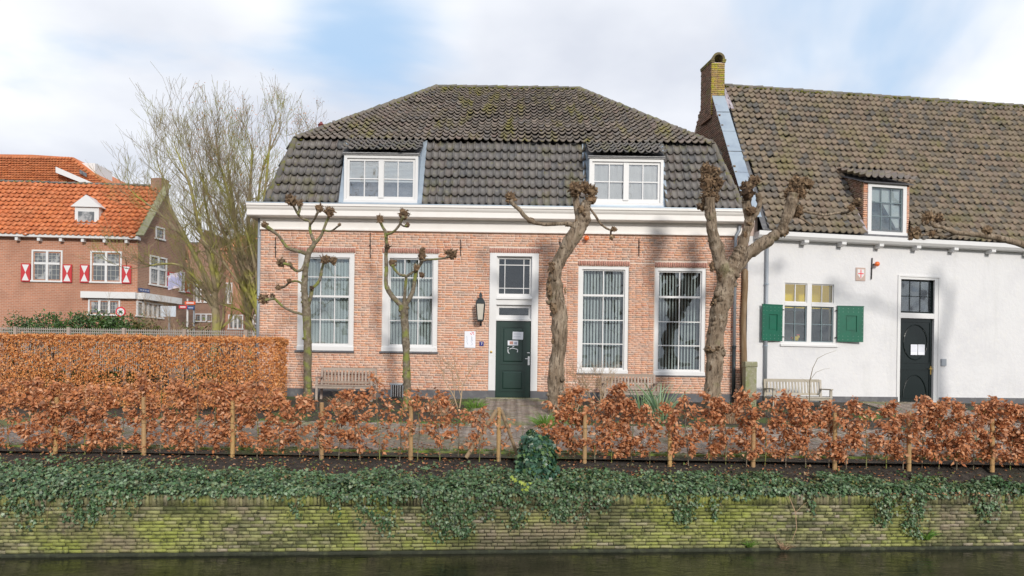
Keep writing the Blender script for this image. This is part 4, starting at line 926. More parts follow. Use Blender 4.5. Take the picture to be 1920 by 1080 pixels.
# plaque, iron with lamp
pr = w_rect(1604, 1621.5, 502, 526.5); t_ = thing('plaque', tuple(WMt @ Vector((pr[0], -.02, pr[2]))), 'small stone plaque with white shield and red cross on the white wall', 'plaque')
MB(WMt).box(pr[0], pr[1], -.025, .003, pr[2], pr[3]).build('stone', mat('pinkish_stone', (.5, .38, .33), .8), t_)
cx_ = (pr[0] + pr[1]) / 2; w_ = (pr[1] - pr[0]) * .36; c, d = pr[2] + .05, pr[3] - .05
MB(WMt).add([(cx_ - w_, -.034, d), (cx_ - w_, -.034, c + .12), (cx_, -.034, c), (cx_ + w_, -.034, c + .12), (cx_ + w_, -.034, d), (cx_ - w_, -.024, d), (cx_ - w_, -.024, c + .12), (cx_, -.024, c), (cx_ + w_, -.024, c + .12), (cx_ + w_, -.024, d)],
            [(0, 1, 2, 3, 4)] + [(i, (i + 1) % 5, 5 + (i + 1) % 5, 5 + i) for i in range(5)]).build('shield', M_white, t_)
q = MB(WMt); q.box(cx_ - .014, cx_ + .014, -.038, -.033, c + .03, d - .01); q.box(cx_ - w_ * .8, cx_ + w_ * .8, -.0385, -.0335, (c + d) / 2, (c + d) / 2 + .028); q.build('cross', M_redink, t_)
i0, i1 = wl(1634, 484), wl(1633, 524); q = MB(WMt); q.bar((i0[0], -.03, i0[1]), (i1[0] - .01, -.03, i1[1]), .025, .025); q.box(i0[0] - .02, i0[0] + .02, -.03, .01, (i0[1] + i1[1]) / 2 - .02, (i0[1] + i1[1]) / 2 + .02); q.build('wall_iron', M_iron, wh)
lx_, lz_ = wl(1637, 496); orange_lamp(WMt @ Vector((lx_, -.01, lz_)), (WMt.to_3x3() @ Vector((.35, -.94, 0))).normalized(), 'small round orange lamp beside the wall iron of the white house')
# gutter board on blocks
gx = -.05
g_ = MB(WMt); g_.ext([(-.30, ZE + .02), (-.30, ZE - .10), (-.24, ZE - .17), (-.20, ZE - .18), (.02, ZE - .18), (.02, ZE + .0), (-.26, ZE + .0)], .18, WLEN); g_.build('gutter_board', M_white, wh)
for i in range(14):
    px_x = wl(1503.5 + i * 69.5, 452)[0]
    if px_x > WLEN: break
    MB(WMt).ext([(-.26, ZE - .182), (-.26, ZE - .25), (-.2, ZE - .29), (-.02, ZE - .29), (-.0, ZE - .182)], px_x - .07, px_x + .07).build('gutter_block', M_white, wh)
xq = wl(1437.5, 600, -.1)[0]
dp = thing('downpipe', tuple(WMt @ Vector((xq, -.1, 0))), 'long zinc downpipe on the white wall behind the left shutter', 'drainpipe')
MB(WMt).tube([(xq, -.075, ZE - .17), (xq, -.075, -.05)], .045, 10).build('pipe', M_pipe, dp, smooth=True)
for z in (.55, 1.6, 3.35): MB(WMt).tube([(xq, -.075, z - .015), (xq, -.075, z + .015)], .062, 8).build('clamp', M_zinc, dp)
# roof of the white house, local: eave along x at y=-.2, ridge further in
def wroof(u_, v_):
    e = WMt @ Vector((.05 + WLEN * u_, -.22, ZE + .03)); 
    X0, X1 = 6.65, 20.9
    Xr = X0 + (X1 - X0) * u_; Rg = Vector((Xr, (24.72 - DF) + (Xr - 7.0) * .137, 10.26)); return e.lerp(Rg, v_)
def gx_line(D): return 6.69 - .1 * (D - 21.2) - .15 * max(0, D - 24.65)
dor = w_rect(1627, 1699.5, 343, 441, -.02)
dr0 = WMt @ Vector((dor[0] - .12, 0, 0)); dr1 = WMt @ Vector((dor[1] + .12, 0, 0))
wroofv = wroof(.5, .5)
rv = []; rf = []
for i in range(25):
    for j in range(13): rv.append(tuple(wroof(.03 + .97 * i / 24, j / 12) - Vector((0, -.05, .07))))
    rv.append(tuple(wroof(.03 + .97 * i / 24, 1) + Vector((0, 4, -5.5))))
for i in range(24):
    for j in range(13): a = i * 14 + j; rf.append((a, a + 14, a + 15, a + 1))
MB().add(rv, rf).build('roof', M_slate, wh)
wrf = [o for o in COL.objects if o.name.startswith('roof') and o.parent == wh][0]
zdt = ZE + 2.6
def keep_w(c):
    q = WI @ c
    D = c.y + DF
    if c.x < gx_line(D) + .46: return False
    # the dormer body and its lean-to roof cover this part
    f = (q.y + .2) / 1.75
    ym_ = ZE + .03 + (q.y + .22) * (10.26 - ZE - .03) / 3.62
    if dor[0] - .20 < q.x < dor[1] + .12 and ym_ < dor[3] - .06 + .42 * (q.y + .16) and q.y < 2: return False
    return True
wt = tile_patch(wroof, 74, 25, keep_w, 12)
pieces('roof_tile', wt, PT, M_tile_w, wrf, 250, lambda A: -abs(A.translation.x - 9) * .3 - A.translation.z * .8 if A.translation.x < 14 else -99, smooth=True)
pieces('ridge_tile', ridge_line([wroof(.01, 1) + Vector((0, 0, .0)), wroof(1, 1)], .22, .36, .03, 9), RT, M_ridge, wrf, 60, smooth=True)
MB().bar(wroof(.01, 1) + Vector((0, 0, -.02)), wroof(1, 1) + Vector((0, 0, -.02)), .20, .14).build('ridge_bedding', M_ridge, wrf)
mv, mf, n0 = [], [], 0
moss_line(wroof(.02, 1), wroof(1, 1), 240, (0, -.10, .0)); o = MB().add(mv, mf).build('moss', M_moss, wrf, smooth=True); o['kind'] = 'stuff'
# dormer of the white house
dzb = ZE + .03; dzt = dor[3]; DB = 1.75
md = MB(WMt); md.ext([(.02, dzb), (.02, dzt), (DB, dzt + .73), (DB, dzt - .6)], dor[0] - .11, dor[0] - .02); md.ext([(.02, dzb), (.02, dzt), (DB, dzt + .73), (DB, dzt - .6)], dor[1] + .02, dor[1] + .10)
md.build('dormer_cheek', M_mortar_red, wh); chk = [o for o in COL.objects if o.name.startswith('dormer_cheek')][0]
itc = brick_fill(dor[0] - .12, dor[0], dzb, dzt, .06, .14, .01, [], WMt, -.003, 31); itc += brick_fill(dor[1], dor[1] + .11, dzb, dzt, .06, .14, .01, [], WMt, -.003, 32)
pieces('brick', itc, BV, M_brick, chk, 80)
# brick side face of the left cheek
MC = WMt @ Matrix.Translation((dor[0] - .115, 0, 0)) @ Matrix.Rotation(-math.pi / 2, 4, 'Z')
side = []
for A in brick_fill(-DB, -.03, dzb, dzt + 1.05, .062, .2, .010, [], None, 0, 33):
    yy_ = -A.translation.x; top = dzt + yy_ / DB * .73; 
    if A.translation.z < top - .03: side.append(MC @ A)
pieces('brick', side, BV, M_gable, chk, 120)
window(wh, WMt, dor[0], dor[1], dor[2], dor[3] - .02, (.12, .12, .12, .10), 3, [.33, .66], None, y=-.03, bar_m=M_bluegrey, bw=.028, name='dormer_window', sash_w=.03, room=M_room, room_d=.5, pad=-.06, room_z=(dor[2] + .05, dor[3] - .1), label='white dormer window of nine panes with drawn back curtain')
dwn = [o for o in COL.objects if o.name.startswith('dormer_window') and o.parent == wh][0]
q = MB(WMt); a, b_, c, d = dor[0] + .13, dor[1] - .13, dor[2] + .15, dor[3] - .12
q.add([(a, .10, d - (d - c) * .30), (a, .10, d), (b_, .10, d), (b_, .10, c), (b_ - .06, .10, c), (a + (b_ - a) * .42, .10, d - (d - c) * .36)], [(0, 1, 2, 3, 4, 5)]); q.build('curtain', M_curtain, dwn)
Pd = lambda u_, v_: WMt @ Vector((dor[0] - .22 + (dor[1] - dor[0] + .40) * u_, -.16 + (DB + .25) * v_, dzt + .03 + .84 * v_))
MB(WMt).slab([(dor[0] - .2, -.12, dzt - .02), (dor[1] + .16, -.12, dzt - .02), (dor[1] + .16, DB + .1, dzt + .77), (dor[0] - .2, DB + .1, dzt + .77)], (0, .5, -1), .03).build('dormer_roof_board', M_slate, wh)
pieces('roof_tile', tile_patch(Pd, 8, 7, lambda c: True, 14, .02), PT, M_tile_up, wrf, 60, smooth=True)
q = MB(WMt)
e_ = lambda yv: ZE + .03 + (yv + .22) * (10.26 - ZE - .03) / 3.6
q.slab([(dor[0] - .32, -.2, e_(-.2) + .08), (dor[0] - .13, -.2, e_(-.2) + .08), (dor[0] - .13, 1.62, e_(1.62) + .10), (dor[0] - .32, 1.62, e_(1.62) + .10)], (0, -1, .6), .025)
q.build('flashing', M_lead, wh)
# brick gable with its zinc capping and chimney
def gp(D, z, o=0.0): return Vector((gx_line(D) + o, D - DF, z))
sl_ = (10.05 - 6.12) / (24.4 - 21.87); gzt = lambda D: 6.12 + (D - 21.87) * sl_
DA, zA = 24.65, gzt(24.65); DBk = DA + (DA - 21.2)
gb_ = MB(); gb_.slab([gp(21.45, -.2, .008), gp(21.45, gzt(21.45), .008), gp(DA, zA, .008), gp(DA, -.2, .008)], (1, .1, 0), .33)
gb_.slab([gp(DA, -.2, .008), gp(DA, zA, .008), gp(DBk, gzt(21.25), .008), gp(DBk, -.2, .008)], (1, .25, 0), .33); ga_ = gb_.build('gable', M_mortar_red, wh)
GM = Matrix.Translation((gx_line(21.2), 0, 0)) @ Matrix.Rotation(math.pi / 2 + math.atan(.1), 4, 'Z')
gl_ = math.sqrt(1 + .01); items = []
GM3 = lambda D: Matrix.Translation((gx_line(D) - .006, D - DF, 0)) @ Matrix.Rotation(-(math.pi / 2 - math.atan(.1 if D < 24.65 else .25)), 4, 'Z')
GM2 = Matrix.Translation((gx_line(21.2), 0, 0)) @ Matrix.Rotation(-(math.pi / 2 - math.atan(.1)), 4, 'Z')     # outer face looks to the left
for A in brick_fill(-(DBk - 21.2) * gl_, -.06, 4.6, zA + .02, .068, .21, .011, [], None, -.005, 41):
    D = 21.2 - A.translation.x / gl_; top = gzt(D) if D < DA else gzt(2 * DA - D)
    if A.translation.z < top - .05: items.append(GM3(D) @ Matrix.Translation((-A.translation.x, 0, 0)) @ A)
pieces('brick', items, BV, M_gable, ga_, 200, lambda A: A.translation.z)
q = MB(); n_ = 6
for i in range(n_):
    Da, Db = 21.3 + (24.28 - 21.3) * i / n_, 21.3 + (24.28 - 21.3) * (i + 1) / n_ - .012
    MB().slab([gp(Da, gzt(Da) + .03 + .006 * (i % 2), -.03), gp(Da, gzt(Da) + .03 + .006 * (i % 2), .38), gp(Db, gzt(Db) + .03 + .006 * (i % 2), .38), gp(Db, gzt(Db) + .03 + .006 * (i % 2), -.03)], (0, -.84, .54), .012).build('capping_sheet', M_zinc, ga_)
q = MB()
for i in range(12):
    va, vb = i / 12, (i + 1) / 12; qa, qb = wroof(0, va), wroof(0, vb); xa, xb = gx_line(qa.y + DF) + .30, gx_line(qb.y + DF) + .30
    q.add([(xa, qa.y, qa.z + .015), (xa + .22, qa.y, qa.z + .015), (xb + .22, qb.y, qb.z + .015), (xb, qb.y, qb.z + .015)], [(0, 1, 2, 3)])
q.build('gable_soaker', M_slate, wh)
# chimney
c0x, c1x = at(1333.5, 150, 24.2).x, at(1359, 150, 24.2).x; cz0, cz1 = gzt(24.1), at(1346, 117, 24.2).z
CD0, CD1 = 24.2 - DF, 25.0 - DF; skew = -.17
CM = Matrix(((1, skew, 0, c0x - skew * CD0), (0, 1, 0, 0), (0, 0, 1, 0), (0, 0, 0, 1)))
cw_ = c1x - c0x
ch = MB(CM).box(.012, cw_ - .012, CD0 + .012, CD1, cz0 - .4, cz1).build('chimney', M_mortar_red, wh)
fb = brick_fill(0, cw_, cz0 - .4, cz1, .062, .2, .010, [], Matrix.Translation((c0x, CD0, 0)), 0, 51)
pieces('brick', fb, BV, M_chimy, ch, 80)
ang = math.atan2(1, skew)
SM = Matrix.Translation((c0x, CD0, 0)) @ Matrix.Rotation(-(math.pi - ang), 4, 'Z')
fb = brick_fill(-(CD1 - CD0) * 1.02, 0, cz0 - .5, cz1, .062, .2, .010, [], SM, 0, 52)
pieces('brick', fb, BV, M_gable, ch, 120)
q = MB(CM); n = 12; cxx = cw_ / 2
for (ra, y0_, y1_) in ((cw_ / 2 - .01, CD0 - .03, CD1 + .05),):
    out_ = [(cxx + ra * math.cos(math.pi * i / n), cz1 + .10 + 1.05 * ra * math.sin(math.pi * i / n)) for i in range(n + 1)]; inn = [(cxx + (ra - .07) * math.cos(math.pi * i / n), cz1 + .10 + 1.05 * (ra - .07) * math.sin(math.pi * i / n)) for i in range(n + 1)]
    V = [(a, y0_, b_) for a, b_ in out_] + [(a, y0_, b_) for a, b_ in inn] + [(a, y1_, b_ - .25) for a, b_ in out_] + [(a, y1_, b_ - .25) for a, b_ in inn]; m_ = n + 1
    q.add(V, [f for i in range(n) for f in ((i, i + 1, m_ + i + 1, m_ + i), (i, 2 * m_ + i, 2 * m_ + i + 1, i + 1), (m_ + i, m_ + i + 1, 3 * m_ + i + 1, 3 * m_ + i), (2 * m_ + i, 3 * m_ + i, 3 * m_ + i + 1, 2 * m_ + i + 1))])
q.box(-.03, .09, CD0 - .03, CD1, cz1 + .05, cz1 + .10); q.box(cw_ - .09, cw_ + .03, CD0 - .03, CD1, cz1 + .05, cz1 + .10); q.box(-.02, .10, CD0 - .02, CD1, cz1 + .002, cz1 + .049); q.box(cw_ - .10, cw_ + .02, CD0 - .02, CD1, cz1 + .002, cz1 + .049)
q.build('chimney_hood', M_hood, ch)
MB(CM).box(.09, cw_ - .09, CD0 + .25, CD0 + .3, cz1 + .001, cz1 + .22).build('flue_back', M_iron, ch)
q = MB(); q.slab([gp(24.28, gzt(24.28) + .02, .39), gp(24.0, gzt(24.0) - .15, .39), gp(24.0, gzt(24.0) - .15, .60), gp(24.55, gzt(24.55) - .1, .50)], (0, -.84, .54), .05); q.build('flashing', M_lead, wh)
MB(WMt).box(.3, WLEN, 7.5, 7.8, -.2, ZE).build('back_wall', M_stucco, wh)
MB(WMt).box(WLEN - .3, WLEN, .35, 7.5, -.2, ZE).build('end_wall', M_stucco, wh)
# a brick nib of the gable between the two gutters
q0 = at(1409, 434, 21.15)
MB().box(6.46, 6.66, .0, .3, 4.2, 5.1).build('gable_nib', M_brick_red, wh)

# ------------------------------------------------------------------ benches
def bench(name, X, Y, w, label, m, rz=0):
    root = thing(name, (0, 0, 0), label, 'bench', 'garden benches against the house walls'); H = .90; dp_ = .52
    for sx in (-1, 1):
        MB().bar((sx * (w / 2 - .03), .30, 0), (sx * (w / 2 - .03), .40, H), .06, .05, (0, 1, 0)).build('leg', m, root)
        MB().box(sx * (w / 2 - .03) - .03, sx * (w / 2 - .03) + .03, -.22, -.17, 0, .62).build('leg', m, root)
        MB().box(sx * (w / 2 - .03) - .035, sx * (w / 2 - .03) + .035, -.26, .34, .622, .655).build('armrest', m, root)
        MB().box(sx * (w / 2 - .03) - .02, sx * (w / 2 - .03) + .02, -.168, .30, .33, .39).build('seat_frame', m, root)
    MB().box(-w / 2 + .06, w / 2 - .06, -.21, -.18, .34, .41).build('seat_rail', m, root)
    for i in range(6): MB().box(-w / 2 + .0, w / 2, -.235 + i * .09, -.165 + i * .09, .412, .435).build('seat_slat', m, root)
    MB().bar((-w / 2 + .06, .40, H - .03), (w / 2 - .06, .40, H - .03), .035, .08).build('top_rail', m, root)
    MB().bar((-w / 2 + .06, .345, .50), (w / 2 - .06, .345, .50), .035, .06).build('lower_rail', m, root)
    n = int((w - .2) / .085)
    for i in range(n):
        xx = -w / 2 + .11 + (w - .22) * i / (n - 1); MB().bar((xx, .348, .532), (xx, .397, H - .072), .045, .016, (0, 1, 0)).build('back_slat', m, root)
    root.location = (X, Y, gz(Y)); root.rotation_euler = (0, 0, rz); return root
p_ = at(648, 690, 20.4); bench('garden_bench', p_.x, -.75, 1.55, 'grey wooden bench under the leftmost window of the brick house', M_bench)
p_ = at(1183, 702, 20.4); b2 = bench('garden_bench', p_.x, -.75, 1.50, 'grey wooden bench under the window right of the bent tree', M_bench); b2.location.z -= .06
p_ = at(1505, 717, 20.0); b3 = bench('garden_bench', p_.x, -.95, 1.66, 'pale wooden bench against the white wall under the shuttered window', M_bench2, .10); b3.location.z -= .12

# ------------------------------------------------------------------ pollarded trees
def smooth_path(pts, n=5):
    P = [Vector(p) for p in pts]; out = []
    for i in range(len(P) - 1):
        p0, p1, p2, p3 = P[max(i - 1, 0)], P[i], P[i + 1], P[min(i + 2, len(P) - 1)]
        for k in range(n):
            t = k / n; out.append(.5 * ((2 * p1) + (-p0 + p2) * t + (2 * p0 - 5 * p1 + 4 * p2 - p3) * t * t + (-p0 + 3 * p1 - 3 * p2 + p3) * t ** 3))
    out.append(P[-1]); return out
def limb(root, name, px, D, m, sides=12, n=5, rough=.10, ridge=0.0, dy=0.0, bumps=0, seed=0):
    """px: (x, y, radius in photo pixels)"""
    pts = []; rr = random.Random(seed + int(px[0][0]))
    for i, (x_, y_, r_) in enumerate(px):
        d = D + dy * i / max(1, len(px) - 1); pts.append(at(x_, y_, d))
    sp = smooth_path(pts, n); rad = []
    for i in range(len(px) - 1):
        for k in range(n): rad.append((px[i][2] + (px[i + 1][2] - px[i][2]) * k / n) / F * D)
    rad.append(px[-1][2] / F * D)
    mb = MB(); mb.tube(sp, rad, sides, rough, ridge, True, seed)
    for k in range(bumps):
        i = rr.randrange(2, len(sp) - 1); a = rr.uniform(0, 6.28); r_ = rad[i]
        c = sp[i] + Vector((math.cos(a), math.sin(a) * .8 - .2, rr.uniform(-.3, .3))) * r_ * .9
        vs, fs = ico(c, r_ * rr.uniform(.28, .5), 1, .4, k * 3.1); mb.add(vs, fs)
    return mb.build(name, m, root, smooth=True)
def head(root, x_, y_, rpx, D, n=30, sq=(1, 1, 1), seed=1, twig=1.0, m=None):
    c = at(x_, y_, D); r_ = rpx / F * D * (1.5 if D < 18.8 else 1.45); rr = random.Random(seed * 7 + int(x_)); mb = MB()
    vs, fs = ico(c, r_ * .62, 2, .42, seed, sq); mb.add(vs, fs)
    for k in range(int(n)):
        d = Vector((rr.gauss(0, 1), rr.gauss(0, 1), rr.gauss(.25, 1))).normalized(); d = Vector((d.x * sq[0], d.y * sq[1], d.z * sq[2]))
        p = c + d * r_ * rr.uniform(.45, .72); q_ = rr.uniform(.09, .24) * r_
        vs, fs = ico(p, q_, 1, .5, k * 1.7 + seed); mb.add(vs, fs)
        e = Vector((rr.gauss(0, .6), rr.gauss(0, .6), rr.gauss(.35, .5))) + d
        e.normalize(); L_ = rr.uniform(.25, .60) * r_ * twig; w_ = max(.006, r_ * .05)
        mb.tube([p, p + e * L_ * .6 + Vector((0, 0, L_ * .1)), p + e * L_], [w_ * 1.3, w_, w_ * .5], 4)
        f = (e + Vector((rr.gauss(0, .7), rr.gauss(0, .7), rr.gauss(.2, .6)))).normalized(); mb.tube([p + e * L_ * .3, p + e * L_ * .3 + f * L_ * .6], [w_, w_ * .5], 4)
    return mb.build('pollard_head', m or M_knob, root, smooth=False)

# tree 1, slender, left
D1 = 18.9; t1 = thing('pollard_tree', tuple(at(576, 768, D1)), 'slender mossy pollard with many side branches before the leftmost window', 'tree', 'pollarded trees along the house front')
limb(t1, 'trunk', [(577, 775, 8.5), (577.5, 740, 8), (577, 700, 7.5), (576.5, 650, 7.4), (576, 615, 7.6), (575, 583, 8), (571.5, 559, 6), (570.7, 536, 6), (572.5, 508, 5.5), (575.3, 489, 5.2), (579.5, 473, 5.5), (588, 460, 4.2), (591, 452, 4)], D1, M_bark_g, 12, 5, .12, bumps=46)
for k, br in enumerate(([(575, 476, 4), (567, 473, 3.6), (558.7, 471, 3.3), (540, 465, 3.1), (529.7, 452.5, 3), (521.6, 441, 2.8), (507.8, 431, 3.6), (499, 425, 4.5)],
           [(590, 455, 3.4), (584, 441, 3), (581, 429.4, 2.6), (580.6, 415.5, 2.5), (569, 411, 2.6), (561, 404, 2.6), (555, 395, 2.3), (548, 381, 2.2)],
           [(559, 402, 2.2), (561.5, 394, 2.6), (561.4, 384, 2.6)], [(582, 421, 2.2), (588, 413, 2), (591, 408, 2), (597, 396, 2.4)],
           [(591, 456, 3.4), (602.6, 441, 2.8), (609.6, 422.5, 2.6), (615.4, 408.6, 2.4), (617, 402, 3)], [(606, 431, 1.8), (616, 433.5, 1.5), (623.5, 431.7, 1.4), (631.6, 426, 1.8), (639, 419.5, 1.2)],
           [(572, 496, 3.2), (565.6, 505.8, 2.8), (556.4, 508, 2.6), (547, 501, 2.6), (543, 497, 2.8), (531, 494, 2.4)],
           [(570, 543, 2.5), (564.5, 531, 2.1), (554, 527, 2), (542.5, 530, 2), (534, 537, 2.1), (524, 540, 2.6)],
           [(574, 592, 3), (563, 588, 2.6), (549.4, 584.4, 2.5), (531, 575, 2.4), (515.9, 561, 2.3), (508, 561, 2.3), (497, 563, 2.6)],
           [(574, 584, 4), (579.5, 568, 3.6), (584, 549.7, 3.6), (585.3, 540.5, 3), (593.4, 533.5, 3), (600.3, 522, 3), (603.8, 503.5, 2.6), (607, 492, 2.6)])):
    limb(t1, 'branch', br, D1, M_bark_g, 8, 4, .14, dy=(-.35, .3, .2, -.3, .25, -.4, -.5, .4, -.4, .35)[k], bumps=9, seed=k)
for k, (a, b_, r_, n_) in enumerate(((497, 422, 6.5, 24), (546, 376, 10, 40), (561.5, 381, 6.5, 24), (599, 391, 7.5, 28), (618, 398, 9, 36), (636, 422, 3.5, 8), (527, 493, 8, 28), (544.5, 496.5, 4.5, 12), (521.5, 539, 5, 14), (542, 526.5, 4.5, 12), (494, 561, 9, 34), (511, 556, 5, 14), (609, 487, 8, 30), (625, 489, 7.5, 26), (585, 540, 4.5, 10))):
    head(t1, a, b_, r_, D1, n_, seed=k + 1)
# tree 2
t2 = thing('pollard_tree', tuple(at(762, 768, D1)), 'mossy pollard forking low into three stems before the window left of the lantern', 'tree', 'pollarded trees along the house front')
limb(t2, 'trunk', [(763.5, 775, 8), (763, 730, 7), (762, 680, 6.6), (761, 640, 6.8), (759, 605, 7), (757.5, 585, 8), (756, 572, 9)], D1, M_bark_g, 12, 6, .14, bumps=34, seed=3)
for k, br in enumerate(([(755, 576, 5.5), (749, 569.5, 5), (735, 555, 4.6), (725.6, 539, 4.4), (723.6, 522, 3.6), (724.6, 502, 3.4), (723.6, 482, 3.5), (724.6, 461.5, 3.2), (723.6, 441, 3.2), (722, 433, 3), (716.5, 424, 2.6), (713, 414, 3)],
           [(725, 440, 2.6), (736.9, 435, 2.2), (747, 424.8, 2.2), (753, 413, 2.6), (756, 406, 3)], [(751, 420, 1.6), (757, 424, 1.6), (762, 423, 1.8)],
           [(757, 573, 3.6), (759.3, 547, 3), (761.3, 522.6, 2.8), (760, 517, 2.8), (749, 514.5, 2.4), (739, 504, 2.4), (736, 497, 2.6)], [(761, 519, 2.4), (771, 512.5, 2.2), (781, 506, 2.4)],
           [(758, 575, 4.6), (769.4, 557, 4.2), (775.6, 539, 3.8), (778.6, 518.5, 3.4), (781.7, 504, 3.6), (789.8, 493, 3), (791.5, 484, 3.5)], [(790, 489, 2.4), (798, 487.5, 1.9), (812, 486.3, 1.8), (832.6, 484.3, 1.9), (841, 480, 2.2)])):
    limb(t2, 'branch', br, D1, M_bark_g, 9, 4, .14, dy=(.3, -.3, -.2, -.35, .1, .25, -.3)[k], bumps=(26, 5, 0, 8, 3, 14, 4)[k], seed=k + 20)
for k, (a, b_, r_, n_, s_) in enumerate(((712.5, 411, 7.5, 26, (.8, .8, 1.2)), (757, 402, 9, 34, (1, 1, 1)), (764, 422, 5, 14, (1, 1, 1)), (735.5, 493, 7, 24, (.9, .9, 1.1)), (791.5, 478, 9, 36, (.75, .75, 1.3)), (846, 476, 9.5, 40, (1.1, 1, .9)), (791, 515.5, 5, 14, (1, 1, 1)), (781, 502, 6, 14, (1, 1, 1)), (727, 463, 5.5, 14, (1, 1, 1)))):
    head(t2, a, b_, r_, D1, n_, s_, seed=k + 30)
# tree 3, thick and bent
D3 = 18.6; t3 = thing('pollard_tree', tuple(at(1044, 770, D3)), 'thick bent old pollard standing right of the green front door', 'tree', 'pollarded trees along the house front')
limb(t3, 'trunk', [(1042, 778, 17), (1042.5, 750, 15.5), (1043.5, 715, 14.5), (1046, 680, 14), (1049, 650, 14), (1050, 622, 14.5), (1048, 590, 15), (1042, 562, 14.5), (1039, 540, 15), (1039.5, 520, 12.5), (1043, 500, 12), (1053, 479, 12.5), (1067, 457, 13.5), (1083, 436, 14), (1091, 420, 12.5), (1096, 404, 10.5), (1098, 389, 8.5), (1101, 378, 8)], D3, M_bark, 40, 16, .22, .04, bumps=22, seed=2)
for k, br in enumerate(([(1084, 428, 7), (1084, 412, 6.5), (1083, 398, 6), (1080, 380, 6), (1079, 366, 7)], [(1086, 431, 6), (1077, 425, 6), (1066, 419.4, 4.5), (1049, 419.4, 3.6), (1023.7, 420.5, 3.4), (1006.7, 418.4, 3.6), (994, 413.5, 4), (983, 404.5, 3.8), (974.7, 394, 3.8), (962, 383, 3.6), (958, 375, 4)],
           [(1100, 384, 3), (1107, 392, 2.2), (1115, 402.4, 2.2), (1126, 419.4, 2), (1137, 428, 2), (1147, 432, 1.9)], [(1145, 431, 1.7), (1145.5, 439, 1.7), (1147, 444, 2)])):
    limb(t3, 'branch', br, D3, M_bark, 10, 5, .14, .03, dy=(.25, -.4, .3, .3)[k], bumps=(4, 8, 3, 0)[k], seed=k + 50)
for k, (a, b_, r_, n_, s_) in enumerate(((1079, 356, 12, 60, (1, 1, 1)), (1096, 351, 11, 50, (1, 1, .9)), (1109, 358, 11, 46, (1, 1, .8)), (1108, 374, 9.5, 40, (1, 1, .9)), (957.5, 371, 9, 44, (1, 1, 1)), (995, 414, 6, 18, (1.3, 1, .8)), (1067, 421, 5.5, 18, (1.2, 1, .8)), (1083, 418, 6, 20, (1, 1, 1)), (1151, 430, 5.5, 20, (1, 1, .8)), (1147, 445, 4.5, 14, (1, 1, 1)), (1034, 503, 8, 30, (.8, .9, 1.3)), (1031, 545, 7, 22, (.6, .8, 1.7)), (1039, 578, 8.5, 24, (.9, .8, 1.3)))):
    head(t3, a, b_, r_, D3 - (.14 if k > 9 else 0), n_, s_, seed=k + 60, twig=.8)
# tree 4, three-headed
D4 = 18.6; t4 = thing('pollard_tree', tuple(at(1335, 770, D4)), 'thick forked pollard with three knobbly heads before the right corner of the brick house', 'tree', 'pollarded trees along the house front')
limb(t4, 'trunk', [(1334, 778, 19), (1335, 750, 17), (1337, 715, 15.5), (1339, 680, 15), (1341, 655, 17.5), (1342, 626, 15.5), (1348, 591, 16.5), (1355, 563, 18.5), (1361, 540, 17), (1366, 520, 18), (1376, 497, 14), (1384, 480, 12), (1391, 463, 10), (1400, 432, 9), (1405, 414, 8.5)], D4, M_bark, 40, 16, .22, .04, bumps=30, seed=5)
for k, br in enumerate(([(1360, 535, 13), (1356, 515, 12.5), (1352, 496, 12), (1345, 468, 11), (1338, 443, 10), (1334, 415, 9.5), (1331, 392, 9), (1331, 370, 9)], [(1405, 418, 8), (1403, 402, 8), (1400, 382, 8.5), (1403, 360, 8)],
           [(1405, 418, 5), (1415, 404, 4.5), (1422, 390, 4.5), (1424, 378, 4.5), (1421, 362, 5)],
           [(1372, 512, 11), (1384, 498, 11), (1400, 478, 11), (1418, 464, 10.5), (1438, 451, 11), (1452, 442, 10), (1463, 434, 9), (1471, 418, 8), (1477, 402, 10), (1483, 383, 10), (1487, 362, 9)],
           [(1492, 397, 3), (1504, 395.8, 2.6), (1524, 399.8, 2.4), (1548, 403, 2.4), (1571, 399, 2.2), (1587, 398.6, 2.4), (1597, 391, 3)], [(1495, 403, 2.6), (1504, 410, 2), (1516, 418, 1.8), (1529, 426.5, 1)])):
    limb(t4, 'branch', br, D4, M_bark, 30 if k in (0, 3) else 14, 10, .22, .04, dy=(-.35, .2, -.2, -.3, .3, -.3)[k], bumps=(10, 4, 3, 12, 3, 0)[k], seed=k + 80)
for k, (a, b_, r_, n_, s_) in enumerate(((1331, 369, 14, 60, (1, 1, 1)), (1327, 341, 14, 60, (1, 1, 1)), (1326, 320, 12, 50, (1, 1, .8)), (1341, 322, 10, 40, (1, 1, .8)), (1345, 345, 12, 46, (.9, 1, 1)), (1319, 388, 10.5, 40, (1, 1, .7)), (1402, 357, 13, 56, (.9, 1, 1.2)), (1414, 340, 10, 40, (1, 1, 1)), (1407, 397, 9.5, 30, (1, 1, .8)), (1423, 374, 6.5, 20, (.8, 1, 1.3)),
           (1484, 365, 13, 56, (1, 1, 1.1)), (1493, 343, 12, 50, (1, 1, .9)), (1512, 345, 11, 46, (1.1, 1, .8)), (1500, 360, 11, 40, (1, 1, 1)), (1492, 397, 12, 44, (1, 1, .9)), (1468, 434, 10.5, 36, (1, 1, .9)), (1597, 390, 6.5, 26, (1, 1, 1)), (1607, 380, 8, 34, (1.1, 1, .8)), (1344, 482, 8.5, 30, (.7, .9, 1.6)), (1335, 500, 7, 20, (.6, .9, 1.4)), (1338, 656, 12, 26, (1.2, 1, .6)), (1340, 569, 7.5, 18, (1, 1, .8)))):
    head(t4, a, b_, r_, D4 - (.1 if k > 17 else .05), n_, s_, seed=k + 90, twig=.8)
